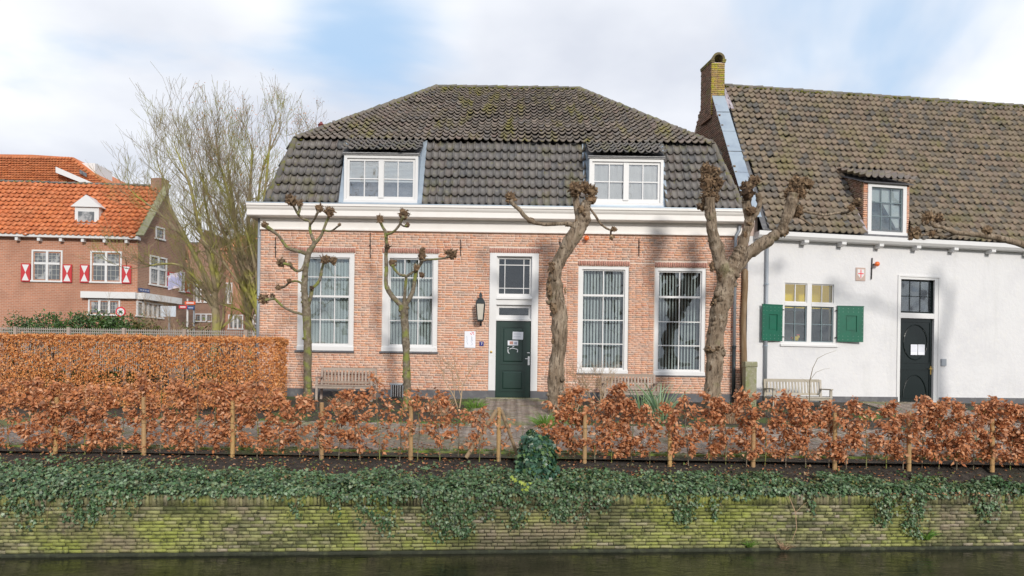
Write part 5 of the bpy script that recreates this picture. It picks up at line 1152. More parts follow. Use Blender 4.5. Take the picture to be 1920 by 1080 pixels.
for k, (a, b_, r_, n_, s_) in enumerate(((1333, 425, 5, 16, (1, 1, 1)), (1350, 520, 6, 20, (.7, 1, 1.4)), (1397, 440, 5, 14, (.8, 1, 1.3)), (1378, 505, 6, 16, (.6, 1, 1.5)), (1440, 445, 6, 18, (1.3, 1, .7)), (1478, 400, 7, 24, (1, 1, 1.1)), (1486, 380, 8, 24, (1.1, 1, 1)), (1330, 622, 4, 10, (.6, 1, 1.3)), (1333, 690, 5, 12, (.6, 1, 1.5)), (1405, 420, 5, 14, (1, 1, .8)))): head(t4, a, b_, r_, D4 - .12, n_, s_, seed=k + 200, twig=.6)
for k, (a, b_, r_, n_, s_) in enumerate(((1090, 392, 6, 18, (1, 1, 1.2)), (1095, 405, 5, 16, (.8, 1, 1.2)), (1030, 525, 4.5, 12, (.6, 1, 1.2)), (1036, 640, 4, 10, (.6, 1, 1.4)), (1030, 700, 4, 10, (.5, 1, 1.5)), (1060, 545, 4, 10, (.6, 1, 1.5)))): head(t3, a, b_, r_, D3 - .12, n_, s_, seed=k + 230, twig=.6)
# tree 5, at the right edge
t5 = thing('pollard_tree', tuple(at(2015, 772, D4)), 'rightmost pollard whose branch reaches in front of the white dormer', 'tree', 'pollarded trees along the house front')
limb(t5, 'trunk', [(2017, 780, 16), (2015, 740, 14), (2014, 680, 13), (2011, 620, 13), (2008, 570, 13), (2005, 530, 12)], D4, M_bark, 16, 6, .2, .04, bumps=10, seed=9)
for k, br in enumerate(([(2005, 545, 10), (1980, 505, 9), (1940, 468, 7), (1880, 448, 6), (1830, 440, 5), (1792, 436, 4.4), (1778, 431, 4), (1765, 426, 3), (1752, 424, 3), (1745, 416, 3)], [(1792, 437, 3), (1772, 444, 2.4), (1757, 440, 2.4), (1738, 440, 2.2), (1722, 441, 2.2), (1712, 438, 2.6)], [(1774, 430, 2.4), (1765, 420, 2.2), (1761, 413, 2.4)], [(2007, 545, 10), (2015, 500, 9), (2020, 450, 8), (2018, 400, 8)])):
    limb(t5, 'branch', br, D4, M_bark, 9, 5, .14, .03, dy=(-.3, -.2, .2, .3)[k], bumps=4, seed=k + 120)
for k, (a, b_, r_, n_) in enumerate(((1741, 409, 10, 44), (1760, 410, 8, 34), (1715, 438, 9.5, 40), (1748, 438, 6, 20), (1708, 447, 4, 12), (2017, 385, 13, 50), (2015, 365, 12, 50), (1850, 432, 8, 30))): head(t5, a, b_, r_, D4 - .15, n_, seed=k + 130)

# ------------------------------------------------------------------ foliage
def leaf_batch(P, T, Nn, L_, Wd, shape, faces):
    P = np.asarray(P); T = np.asarray(T); Nn = np.asarray(Nn); T = T / (np.linalg.norm(T, axis=1, keepdims=True) + 1e-9)
    B = np.cross(T, Nn); B /= (np.linalg.norm(B, axis=1, keepdims=True) + 1e-9); N2 = np.cross(B, T)
    k = len(shape); V = np.zeros((len(P), k, 3))
    for i, (t, b_, n_) in enumerate(shape): V[:, i] = P + T * (L_ * t)[:, None] + B * (Wd * b_)[:, None] + N2 * (L_ * n_)[:, None]
    Fa = (np.array(faces)[None] + (np.arange(len(P)) * k)[:, None, None]).reshape(-1, 3); return V.reshape(-1, 3), Fa
BEECH = ([(0, 0, 0), (.4, .5, .10), (1, 0, -.08), (.4, -.5, .10), (.45, 0, -.02)], [(0, 1, 4), (1, 2, 4), (2, 3, 4), (3, 0, 4)])
BEECH2 = ([(0, 0, 0), (.45, .5, .12), (1, 0, -.05), (.45, -.5, .12)], [(0, 1, 2), (0, 2, 3)])
IVY = ([(0, 0, 0), (-.05, .42, .06), (.28, .30, .03), (.42, .58, .02), (.58, .22, .04), (1, 0, -.06), (.58, -.22, .04), (.42, -.58, .02), (.28, -.30, .03), (-.05, -.42, .06)],
       [(0, 1, 2), (2, 3, 4), (0, 2, 4), (0, 4, 6), (4, 5, 6), (0, 6, 8), (6, 7, 8), (0, 8, 9)])
IVY_S = ([(0, 0, 0), (.12, .52, .05), (.5, .24, .03), (1, 0, -.06), (.5, -.24, .03), (.12, -.52, .05)], [(0, 1, 2), (0, 2, 3), (0, 3, 4), (0, 4, 5)])
def rnd_dirs(n): d = rng.normal(size=(n, 3)); return d / np.linalg.norm(d, axis=1, keepdims=True)
def leaves_obj(name, P, T, Nn, L_, Wd, kind, m, parent, stuff=True):
    off = np.array(OFF[parent.name]) if parent is not None else np.zeros(3)
    V, Fa = leaf_batch(P, T, Nn, L_, Wd, *kind); o = link(name, np_mesh(name, V - off, Fa), m, parent)
    if stuff: o['kind'] = 'stuff'
    return o

# young beech hedge along the kerb: one plant after another
def hedge_profile(x_):
    # (top row in the photo, density, lowest leaf height)
    K = [(-60, 700, 1.2, .05), (150, 700, 1.2, .05), (260, 712, 1.2, .08), (430, 705, 1.1, .15), (520, 708, 1.1, .10), (560, 735, .8, .1), (600, 745, .55, .2), (640, 712, .95, .2), (700, 708, 1.15, .1), (740, 735, .8, .15), (765, 712, .6, .35), (800, 735, .55, .35), (850, 730, .45, .35), (880, 745, .75, .2), (930, 765, .25, .2), (955, 780, .06, .1), (1000, 800, .06, .1), (1035, 752, .55, .1), (1075, 726, 1.1, .1), (1150, 730, 1.35, .05), (1225, 748, .75, .05), (1260, 738, .95, .1), (1330, 735, 1.1, .1), (1390, 728, 1.1, .05), (1460, 735, 1.25, .1), (1560, 738, 1.15, .1), (1600, 760, .55, .1), (1640, 740, 1.1, .12), (1700, 748, 1.1, .12), (1760, 745, 1.2, .05), (2000, 745, 1.2, .05)]
    for a, b_ in zip(K[:-1], K[1:]):
        if a[0] <= x_ <= b_[0]:
            t = (x_ - a[0]) / (b_[0] - a[0]); return [a[i] + (b_[i] - a[i]) * t for i in (1, 2, 3)]
    return K[-1][1:]
DP = 13.35
px_x = -25.0; r = random.Random(77); nplant = 0; ordn = {}
STX = [104, 270, 436, 603, 770, 935, 1096, 1256, 1412, 1565, 1704, 1860]; NUMW = ['first', 'second', 'third', 'fourth', 'fifth', 'sixth', 'seventh', 'eighth', 'ninth', 'tenth', 'eleventh', 'twelfth']
while px_x < 1960:
    top, dens, low = hedge_profile(px_x); top += r.uniform(-6, 12)
    base = at(px_x, 857 + ROLL * 0 + (px_x - 960) * ROLL * .6, DP + r.uniform(-.1, .12)); base.z = -.80
    H = max(.25, at(px_x, top, base.y + DF).z - base.z)
    side = 'left' if px_x < 960 else 'right'
    kk_ = max([i for i, v in enumerate(STX) if v <= px_x], default=-1); ordn[kk_] = ordn.get(kk_, 0) + 1
    where = 'beyond the leftmost stake' if kk_ < 0 else 'right of the ' + NUMW[kk_] + ' wooden stake from the left'
    look = 'sparse' if dens < .5 else ('full' if dens > 1.1 else 'loose')
    lab = look + ' brown-leaved young beech, ' + NUMW[ordn[kk_] - 1] + ' plant ' + where
    t_ = thing('young_beech', tuple(base), lab, 'shrub', 'young beeches of the low hedge ' + side + ' of the ivy mound')
    dens *= r.choice((.4, .7, .9, 1, 1.15)) if px_x > 1000 else r.choice((.4, .8, 1, 1.15)); H *= r.uniform(.86, 1.06)
    n_l = int((620 if px_x < 960 else 760) * dens * H * r.uniform(.75, 1.2)); mb = MB(); lean = Vector((r.uniform(-.08, .08), r.uniform(-.05, .05), 0))
    stem = [base + lean * t + Vector((.015 * math.sin(t * 7 + px_x), 0, H * t * .96)) for t in (0, .15, .3, .5, .7, .85, 1.0)]
    mb.tube([stem[0] - Vector((0, 0, .1))] + stem[1:], [.011, .010, .009, .008, .006, .004, .002], 5)
    P = []; T = []
    nb_ = max(3, int(15 * H * (0.55 + .5 * dens)))
    for b_ in range(nb_):
        low_ = low * .55; t = low_ / H + (1 - low_ / H) * (b_ + r.random()) / nb_; t = min(t, .98); p0 = stem[0].lerp(stem[-1], t); a = r.uniform(0, 6.28)
        Lb = (.30 if t < .8 else .17) * r.uniform(.55, 1.25) * (1 - .3 * abs(t - .5)); d = Vector((math.cos(a) * 1.15, math.sin(a) * .65, r.uniform(.25, 1.0))).normalized()
        e = p0 + d * Lb; mb.tube([p0, p0.lerp(e, .5) + Vector((0, 0, -.01)), e], [.004, .003, .0015], 3)
        for _ in range(3): f_ = p0.lerp(e, r.uniform(.2, .9)); mb.tube([f_, f_ + Vector((r.gauss(0, .07), r.gauss(0, .07), r.uniform(.02, .14)))], [.0022, .0012], 3)
        k = max(1, int(n_l / nb_))
        for i in range(k):
            s_ = r.uniform(.15, 1.08); P.append(p0.lerp(e, s_) + Vector((r.gauss(0, .038), r.gauss(0, .038), r.gauss(-.01, .035)))); T.append(Vector((d.x + r.gauss(0, .7), d.y + r.gauss(-.1, .6), r.gauss(-.35, .6))))
    mb.build('stem', M_bark_g, t_)
    n = len(P)
    if n:
        Nn = rnd_dirs(n) * .75 + np.array([.05, -.45, .55]); L_ = rng.uniform(.05, .105, n)
        leaves_obj('leaves', P, T, Nn, L_, L_ * rng.uniform(.45, .72, n), BEECH, M_beech, t_)
    px_x += r.uniform(31, 41); nplant += 1

# clipped beech hedge at the left
hb = at(525, 700, 18.5)
hx1 = hb.x; hx0 = -15.5; hy0, hy1 = 18.3 - DF, 19.1 - DF; hz0 = -.30; hz1 = at(340, 630.5, 18.3).z
hd = thing('clipped_hedge', ((hx0 + hx1) / 2, (hy0 + hy1) / 2, hz0), 'tall clipped beech hedge with coppery leaves left of the brick house', 'hedge')
mb = MB(); r = random.Random(6)
for i in range(60):
    x_ = r.uniform(hx0 + .1, hx1 - .1); y_ = (hy0 + hy1) / 2 + r.uniform(-.12, .12); mb.tube([(x_, y_, hz0 - .1), (x_ + r.uniform(-.05, .05), y_, .5), (x_ + r.uniform(-.15, .15), y_ + r.uniform(-.1, .1), hz1 - .1)], [.025, .018, .006], 5)
    for k in range(12):
        z_ = r.uniform(0, hz1 - .15); a = r.uniform(0, 6.28); mb.tube([(x_, y_, z_), (x_ + math.cos(a) * .3, y_ + math.sin(a) * .33, z_ + .3)], [.007, .002], 3)
o = mb.build('stems', M_darkwood, hd); o['kind'] = 'stuff'
n = 42000
X = rng.uniform(hx0, hx1, n); Z = rng.uniform(hz0 + .05, hz1, n); dd = np.abs(rng.normal(0, .10, n)); Y = hy0 + dd
topm = rng.random(n) < .25; Z[topm] = hz1 - np.abs(rng.normal(0, .04, topm.sum())); Y[topm] = rng.uniform(hy0, hy1, topm.sum())
endm = (rng.random(n) < .05); X[endm] = hx1 - np.abs(rng.normal(0, .06, endm.sum())); Y[endm] = rng.uniform(hy0, hy1, endm.sum())
wob = np.array([.10 * mnoise.noise(Vector((float(a) * 1.6, float(c) * 2.2, 0))) for a, c in zip(X, Z)]); Y = Y + wob
wob2 = np.array([.075 * mnoise.noise(Vector((float(a) * 2.2, float(b_) * 2.2, 5))) for a, b_ in zip(X, Y)]); Z = Z + np.where(topm, wob2, 0)
dens = np.array([mnoise.noise(Vector((float(a) * .8, float(c) * 1.5, 9))) for a, c in zip(X, Z)])
thin = (dens > .12) & (Z > .2) & (Z < 1.25) & (X < -6.6) & (~topm); keepm = ~(thin & (rng.random(n) < .50))
X, Y, Z = X[keepm], Y[keepm], Z[keepm]; n = len(X)
T = rnd_dirs(n) * .8 + np.array([0, -.35, -.45]); Nn = rnd_dirs(n) * .7 + np.array([0, -.6, .45]); L_ = rng.uniform(.05, .085, n)
leaves_obj('leaves', np.stack([X, Y, Z], 1), T, Nn, L_, L_ * rng.uniform(.42, .65, n), BEECH, M_beech2, hd)

# ivy over the bank
def soil_z(X_, Y_):
    t = np.clip((Y_ + 7.55) / (WY(X_) + .12 + 7.55), 0, 1); return ZB + (ZT + .02 - ZB) * t ** 1.3
n = 44000
X = rng.uniform(-11, 11.5, n); t = rng.beta(2.6, 1.15, n); Y = -7.9 + (WY(X) - .04 + 7.9) * t
cov = np.array([mnoise.noise(Vector((float(a) * 1.1, float(b_) * 2.2, 0))) + .5 * mnoise.noise(Vector((float(a) * 3.2, float(b_) * 4, 4))) for a, b_ in zip(X, Y)])
lim = np.clip((t - .29) * 1.9, -.50, .75) + np.where(X < -5.2, .35, 0)
k = (cov + lim) > rng.uniform(-.1, .25, n); X, Y, t = X[k], Y[k], t[k]; n = len(X)
hh = np.array([.11 + .17 * mnoise.noise(Vector((float(a) * 2.1, float(b_) * 2.6, 7))) for a, b_ in zip(X, Y)]) * np.clip(t * 1.4, .35, 1.2)
Z = soil_z(X, Y) + .01 + hh * rng.beta(2.2, 1.2, n) + rng.normal(0, .015, n)
T = rnd_dirs(n) * np.array([1, 1, .5]) + np.array([0, -.55, -.35]); Nn = rnd_dirs(n) * .5 + np.array([0, -.35, .9]); L_ = rng.uniform(.036, .072, n)
ivy = thing('ivy_ground_cover', (0, -8.6, -1.1), None, None); tag(ivy, 'carpet of dark ivy covering the soil bank above the quay wall', 'ivy')
leaves_obj('leaves', np.stack([X, Y, Z], 1), T, Nn, L_, L_ * rng.uniform(.8, 1.1, n), IVY, M_ivy, ivy)
o_ = 3000
X = rng.uniform(-11, 11.5, o_); t = rng.beta(1.6, 1.3, o_); Y = -7.9 + (WY(X) + 7.9) * t; Z = soil_z(X, Y) + rng.uniform(.01, .07, o_) + .08 * (t > .6)
L_ = rng.uniform(.03, .055, o_); leaves_obj('old_leaves', np.stack([X, Y, Z], 1), rnd_dirs(o_), rnd_dirs(o_) * .5 + np.array([0, -.3, .9]), L_, L_ * .9, IVY_S, M_ivy_o, ivy)
# fallen beech leaves on soil and path
o_ = 4600; X = rng.uniform(-11, 11, o_); Y = rng.uniform(-8.7, -6.6, o_); Z = np.where(Y > -7.28, gz(-7) + (Y + 7) * .103 + .045, soil_z(X, Y) + .02)
L_ = rng.uniform(.04, .07, o_); o = leaves_obj('fallen_leaves', np.stack([X, Y, Z], 1), rnd_dirs(o_) * np.array([1, 1, .2]), rnd_dirs(o_) * .35 + np.array([0, -.1, 1]), L_, L_ * .6, BEECH2, M_beech, None); tag(o, 'brown beech leaves fallen on the soil under the low hedge', 'leaves')

# ivy hanging down the wall: rim plus single strands
def hang(xc, width, drop, n_, label, seed, m=None, group=None):
    """xc: photo column, width in px, drop in metres below the coping"""
    r_ = np.random.default_rng(seed); Xc = on_plane(xc, 960, Vector((0, -9.1, 0)), Vector((math.sin(WA), -math.cos(WA), 0))).x; w_ = width / F * 12.1
    t_ = thing('hanging_ivy', (Xc, WY(Xc), ZT), label, 'ivy', group)
    n_ = int(n_ * .62); drop *= 1.12; d = r_.beta(1.0, 1.35, n_) * drop; wl_ = np.clip(w_ * (1 - .65 * d / drop), .03, 9); X_ = Xc + r_.normal(0, .42, n_) * wl_ + .05 * np.sin(d * 9 + seed); 
    gapn = np.array([mnoise.noise(Vector((float(a) * 9, float(b_) * 7, seed))) for a, b_ in zip(X_, d)]); kk = gapn > -.12; X_, d = X_[kk], d[kk]; n_ = len(d)
    P_ = np.stack([X_, WY(X_) - .03 - r_.uniform(0, .09, n_) * (1 - .6 * d / drop), ZT + .04 + r_.normal(0, .04, n_) - d], 1)
    L__ = r_.uniform(.03, .058, n_); dirs = r_.normal(size=(n_, 3)) * .6
    leaves_obj('leaves', P_, dirs + np.array([0, -.4, -1.0]), dirs[::-1] * .7 + np.array([0, -1, .35]), L__, L__ * r_.uniform(.8, 1.1, n_), IVY, m or M_ivy, t_)
    mb = MB(); rr = random.Random(seed)
    for k in range(max(2, int(width / 14))):
        x_ = Xc + rr.uniform(-.4, .4) * w_; pts = []; z_ = ZT + .05; L2 = drop * rr.uniform(.6, 1.05); m_ = 7
        for i in range(m_): pts.append((x_, WY(x_) - .018, z_)); x_ += rr.uniform(-.035, .035); z_ -= L2 / (m_ - 1)
        mb.tube(pts, [.006] * (m_ - 1) + [.002], 4)
    mb.build('stems', M_twig, t_)
n_ = 5200; X = rng.uniform(-11, 11.5, n_); dr_n = np.array([.045 + .11 * mnoise.noise(Vector((float(a) * 1.7, 1, 2))) for a in X]); d = rng.beta(1, 1.6, n_) * np.maximum(dr_n, .01) * 1.5
P_ = np.stack([X, WY(X) + rng.uniform(-.13, .10, n_), ZT + .09 + rng.normal(0, .035, n_) - d], 1); L_ = rng.uniform(.032, .06, n_); dd = rnd_dirs(n_) * .6
leaves_obj('rim_leaves', P_, dd + np.array([0, -.5, -.9]), rnd_dirs(n_) * .4 + np.array([0, -.9, .5]), L_, L_ * .95, IVY, M_ivy, ivy)
for args in ((168, 90, .42, 900, 'broad dark ivy fall at the left end of the quay wall', 1), (250, 26, .30, 120, 'thin ivy strand on the bright green stretch of quay wall at the left', 2), (560, 26, .36, 160, 'narrow ivy strand on the quay wall below the leftmost pollard', 3), (633, 24, .40, 160, 'narrow straggling ivy strand on the quay wall below the left bench', 4), (684, 38, .45, 260, 'loose ivy tuft on the quay wall between the two left pollards', 5),
             (728, 44, .60, 480, 'long loose ivy strand on the quay wall under the cellar vent', 6), (862, 76, .62, 1700, 'dense wide ivy fall on the quay wall below the lantern', 7), (822, 40, .74, 520, 'lowest hanging ivy strand left of the dense ivy fall', 8), (925, 20, .35, 120, 'short ivy strand between the dense fall and the door axis', 9), (965, 46, .50, 420, 'ivy strand with pale stems just left of the mossy patch below the ivy mound', 10),
             (1042, 60, .36, 1100, 'dense ivy fall right below the ivy mound', 11), (1090, 50, .50, 280, 'thin brownish ivy strand right of the ivy mound', 12), (1130, 34, .22, 140, 'short ivy tuft on the quay wall below the first stake right of the mound', 13), (1284, 50, .46, 620, 'squarish ivy fall on the quay wall below the forked pollard', 14), (1340, 30, .42, 160, 'thin ivy patch right of the squarish fall', 15), (1218, 14, .16, 50, 'tiny ivy tuft on the pinkish brick of the quay wall', 16),
             (1522, 22, .40, 110, 'faint ivy strand on the quay wall below the white house bench', 17), (1655, 44, .52, 480, 'ivy fall on the quay wall left of the last one', 18), (1712, 44, .70, 620, 'long ivy fall near the right end of the quay wall reaching the water', 19), (1850, 60, .4, 500, 'ivy fall beyond the right end of the low hedge', 20), (60, 70, .5, 600, 'ivy fall beyond the left end of the quay wall', 21)): hang(*args)
# the ivy mound
mp_ = at(1006, 880, 12.9)
im = thing('ivy_mound', (mp_.x, mp_.y, -1.05), 'rounded mound of large glossy ivy leaves rising in the gap of the low hedge', 'ivy')
zc = at(1006, 868, 12.8).z; Pm, Dm = [], []
for (ox, oy, oz, rx_, ry_, rz_, nn) in ((0, .1, .05, .30, .28, .40, 1500), (-.08, .05, .30, .20, .20, .22, 500), (.14, .05, .18, .19, .2, .26, 500), (.05, -.05, -.25, .34, .28, .34, 1100), (-.16, -.05, -.10, .22, .2, .30, 500), (.22, -.10, -.30, .20, .2, .25, 420), (.14, -.25, -.62, .26, .12, .30, 520), (-.14, -.22, -.50, .24, .14, .2, 380)):
    d_ = rnd_dirs(nn); j_ = rng.uniform(.62, 1.16, nn) * (1 + .22 * np.array([mnoise.noise(Vector(map(float, q * 2.4 + oz * 9))) for q in d_])); Pm.append(np.array([mp_.x + ox, mp_.y + oy, zc + oz]) + d_ * np.array([rx_, ry_, rz_]) * j_[:, None]); Dm.append(d_)
P_ = np.vstack(Pm); dk = np.vstack(Dm); n_ = len(P_); L_ = rng.uniform(.045, .105, n_)
leaves_obj('leaves', P_, dk * .35 + rnd_dirs(n_) * .45 + np.array([0, -.1, -.8]), dk + rnd_dirs(n_) * .5 + np.array([0, -.1, .2]), L_, L_ * rng.uniform(.8, 1.1, n_), IVY, M_ivy_b, im)
vs, fs = ico((mp_.x, mp_.y + .1, zc), .22, 2, .1, 1, (.8, .8, 1.5)); MB().add(vs, fs).build('woody_core', M_bark, im, smooth=True)
yl = thing('yellow_ivy_sprig', tuple(at(975, 905, 12.0)), 'small bright yellow-green ivy sprig left of the ivy mound', 'ivy'); n_ = 13; c = np.array(at(975, 908, 11.95)); P_ = c + rng.normal(size=(n_, 3)) * np.array([.17, .05, .06]); L_ = rng.uniform(.05, .07, n_)
leaves_obj('leaves', P_, rnd_dirs(n_) * .5 + np.array([0, -.3, -.6]), rnd_dirs(n_) * .4 + np.array([0, -1, .3]), L_, L_, IVY, mat('yellow_leaf', (.35, .45, .05), .5, ramp=[(.24, .32, .05), (.36, .42, .08)]), yl)
# grass tufts at the waterline
def blades(name, c, n_, L0, w_, spread, m, label, cat, up=1.0, arch=.5, seed=1, parent=None, flat=1.0):
    r_ = random.Random(seed); mb = MB(); c = Vector(c)
    for k in range(n_):
        a = r_.uniform(0, 6.28); o_ = Vector((math.cos(a), math.sin(a) * flat, 0)); b = c + o_ * r_.uniform(0, spread * .3); L_ = L0 * r_.uniform(.55, 1.1); d = (o_ * r_.uniform(.05, arch) + Vector((0, 0, up))).normalized(); sd_ = d.cross(Vector((r_.uniform(-1, 1), r_.uniform(-1, 1), .2))).normalized() * w_ * .5
        pts = [b]; dd_ = d.copy()
        for i in range(3): pts.append(pts[-1] + dd_ * L_ / 3); dd_ = (dd_ + o_ * arch * .35 + Vector((0, 0, -.18 * arch * (i + 1)))).normalized()
        v = []
        for i, p in enumerate(pts): s_ = (1, .95, .7, .08)[i]; v += [p - sd_ * s_, p + sd_ * s_]
        mb.add(v, [(0, 1, 3, 2), (2, 3, 5, 4), (4, 5, 7, 6)])
    if label: t_ = thing(name, tuple(c), label, cat); o = mb.build('blades', m, t_); o['kind'] = 'stuff'; return t_
    return mb.build(name, m, parent)
def wallp(x_, y_): p = on_plane(x_, y_, Vector((0, -9.15, 0)), Vector((math.sin(WA), -math.cos(WA), 0))); return p
blades('grass_tuft', wallp(1405, 1026), 70, .22, .006, .12, M_blade, 'green grass tuft growing from the quay wall foot at the waterline', 'grass', .7, .9, 2)
blades('grass_tuft', wallp(1470, 1030), 50, .22, .008, .18, M_straw, 'brownish weed tuft at the waterline right of the green grass tuft', 'weeds', .7, .9, 3)
blades('grass_tuft', wallp(1738, 1012), 46, .26, .016, .12, M_blade, 'broad-leaved green weed growing from the quay wall at the far right', 'weeds', .8, .8, 4)
p = wallp(1488, 1000); mb = MB(); mb.tube([wallp(1478, 930) + Vector((0, -.03, 0)), wallp(1489, 960) + Vector((0, -.06, 0)), wallp(1491, 990) + Vector((0, -.06, 0)), wallp(1484, 1012) + Vector((0, -.03, 0))], [.006, .007, .006, .004], 5); mb.tube([wallp(1489, 960) + Vector((0, -.06, 0)), wallp(1508, 945), wallp(1535, 928)], [.004, .003, .002], 4); mb.tube([wallp(1470, 1030), wallp(1455, 1012), wallp(1453, 1000)], [.005, .004, .002], 4)
tag(mb.build('dead_stem', M_straw, origin=tuple(p)), 'bare pale stem arching down the quay wall', 'plant')
# floating leaf
fl = on_plane(1387, 1030, Vector((0, 0, ZW)), Vector((0, 0, 1))); mb = MB(); mb.add([(fl.x - .05, fl.y, ZW + .004), (fl.x, fl.y - .025, ZW + .012), (fl.x + .06, fl.y, ZW + .004), (fl.x, fl.y + .025, ZW + .01)], [(0, 1, 2, 3)]); tag(mb.build('floating_leaf', M_redink, origin=(fl.x, fl.y, ZW)), 'red leaf floating on the canal by the green grass tuft', 'leaf')

# ------------------------------------------------------------------ stakes
sx = [(104, 843), (270, 845), (436, 848), (603, 853), (770, 852), (935, 858), (1096, 862), (1256, 863), (1412, 862), (1565, 866), (1704, 866), (1860, 868)]
order_w = ['first from the left, before the clipped hedge', 'second from the left, before the clipped hedge', 'third from the left, near the end of the clipped hedge', 'fourth from the left, below the left bench', 'fifth from the left, below the second pollard', 'sixth from the left, held by two slanting braces', 'seventh from the left, just right of the ivy mound', 'eighth from the left, left of the forked pollard', 'ninth from the left, before the stone pillar', 'tenth from the left, before the white house bench', 'eleventh from the left, below the black door', 'twelfth from the left, right of the black door']
proto = MB().tube([(0, 0, -.15), (0, 0, .3), (0, 0, 1.0), (0, 0, 1.005)], [.040, .040, .037, .030], 12, .03)
pm = None
for k, (x_, y_) in enumerate(sx):
    base = at(x_, y_, DP); base.z = -.80; hgt = at(x_, (742, 745, 752, 755, 760, 764, 768, 772, 768, 774, 772, 776)[k] if k != 0 else 745, DP).z + .80
    if pm is None: pm = proto.build('hedge_stake', M_stake, origin=(0, 0, 0), smooth=False); o = pm
    else: o = pm.copy(); COL.objects.link(o)
    o.location = base; o.scale = (1, 1, hgt); o.rotation_euler = (random.uniform(-.02, .02), random.uniform(-.015, .02), random.uniform(0, 6))
    tag(o, 'round wooden hedge stake, ' + order_w[k], 'stake', 'round wooden stakes of the low hedge')
tp = at(935, 768, DP); b0 = at(874, 858, DP - .1); b1 = at(972, 858, DP + .25)
tag(MB().tube([b0, tp + Vector((-.03, -.05, 0))], .036, 10, .04).build('brace', M_stake_g, origin=tuple(b0)), 'slanting wooden brace leaning from the left against the braced stake', 'stake')
tag(MB().tube([b1, tp + Vector((.04, .03, 0))], .033, 10, .04).build('brace', M_stake_g, origin=tuple(b1)), 'slanting wooden brace leaning from the right against the braced stake', 'stake')
mb = MB()
for z in (-.25, .0):
    pts = [Vector((at(x_, y_, DP).x, at(x_, y_, DP).y - .042, z - (.02 if k % 2 else 0))) for k, (x_, y_) in enumerate(sx)]
    mb.tube(pts, .0022, 4)
tag(mb.build('hedge_wire', M_iron, origin=(0, DP - DF, -.8)), 'thin wire strung along the stakes of the low hedge', 'wire')

# ------------------------------------------------------------------ small plants in the beds
def bare_shrub(name, base, H, Wd, n, m, label, seed, r0=.012, depth=3, cat='shrub'):
    r_ = random.Random(seed); mb = MB(); base = Vector(base)
    def grow(p, d, L_, rad, k):
        q = p + d * L_ * .5 + Vector((r_.gauss(0, .05), r_.gauss(0, .05), 0)) * L_; e = q + (d + Vector((r_.gauss(0, .2), r_.gauss(0, .2), .1))).normalized() * L_ * .5
        mb.tube([p, q, e], [rad, rad * .8, rad * .62], 5 if k > 1 else 3, cap=False)
        if k > 0:
            for i in range(r_.choice((2, 3, 3))):
                nd = (d + Vector((r_.gauss(0, .55) * Wd, r_.gauss(0, .5) * Wd, r_.gauss(.1, .3)))).normalized(); grow(e if i else q, nd, L_ * r_.uniform(.6, .85), rad * .6, k - 1)
    for i in range(n):
        a = r_.uniform(0, 6.28); grow(base + Vector((math.cos(a), math.sin(a), 0)) * .04, Vector((math.cos(a) * .4 * Wd, math.sin(a) * .3 * Wd, 1)).normalized(), H * .36, r0, depth)
    t_ = thing(name, tuple(base), label, cat); o = mb.build('branches', m, t_); return t_
bare_shrub('bare_shrub', (at(862, 700, 19.4).x, 19.4 - DF, gz(19.4 - DF)), 1.7, 1.0, 2, M_twig_d, 'leafless shrub with curved twigs left of the green front door', 4, .020, 4)
bare_shrub('bare_shrub', (at(1080, 700, 19.2).x, 19.2 - DF, gz(19.2 - DF)), 1.45, 1.1, 4, M_twig_d, 'dense leafless shrub between the bent pollard and the window right of it', 8, .017, 4)
bare_shrub('bare_shrub', (at(1122, 700, 19.2).x, 19.2 - DF, gz(19.2 - DF)), 1.45, 1.0, 6, M_twig_d, 'twiggy leafless shrub right in front of the window beside the bent pollard', 12, .015, 4)
sbs = (at(1520, 700, 19.2).x, 19.2 - DF, gz(19.2 - DF)); t_ = thing('sapling', sbs, 'single thin leafless sapling in front of the white house bench', 'sapling')
mb = MB(); mb.tube([(sbs[0] - .02, sbs[1], sbs[2])] + [tuple(at(a, b_, 19.2)) for a, b_ in ((1518, 745), (1518, 715), (1524, 690), (1533, 672), (1548, 664), (1568, 657))], [.013, .012, .011, .008, .006, .004, .002], 6); mb.tube([at(1519, 712, 19.2), at(1530, 698, 19.2), at(1545, 692, 19.2), at(1556, 691, 19.2)], [.006, .005, .003, .002], 4); mb.tube([at(1519, 720, 19.2), at(1511, 714, 19.2), at(1500, 707, 19.2)], [.004, .003, .001], 4)
mb.build('stem', M_twig, t_)
gp_ = lambda x_, D: (at(x_, 700, D).x, D - DF, gz(D - DF))
blades('iris_clump', gp_(1238, 17.6), 60, 1.12, .04, .6, M_iris, 'tall clump of blue-green iris leaves right of the bench by the bent pollard', 'plant', 1.0, .55, 11)
blades('iris_clump', gp_(1205, 18.3), 30, 1.0, .035, .5, M_iris, 'smaller clump of iris leaves in front of the bench right of the bent pollard', 'plant', 1.0, .5, 12)
blades('green_clump', gp_(1024, 16.6), 200, .50, .014, .5, M_blade, 'bright green grassy clump right of the garden path to the door', 'plant', .8, .9, 13)
blades('green_clump', gp_(893, 19.3), 120, .36, .014, .5, M_blade, 'bright green leafy clump at the left edge of the path by the door', 'plant', .8, .9, 14)
blades('dry_grass_clump', gp_(645, 18.0), 220, .60, .006, .7, M_straw, 'dry straw-coloured tuft in the bed before the left bench', 'plant', 1, .6, 15)
blades('dry_grass_clump', gp_(825, 18.2), 200, .60, .006, .7, M_straw, 'dry straw-coloured tuft in the bed right of the second pollard', 'plant', 1, .6, 16)
blades('dry_grass_clump', gp_(1370, 17.6), 160, .65, .006, .6, M_straw, 'dry straw-coloured tuft at the foot of the forked pollard', 'plant', 1, .5, 17)
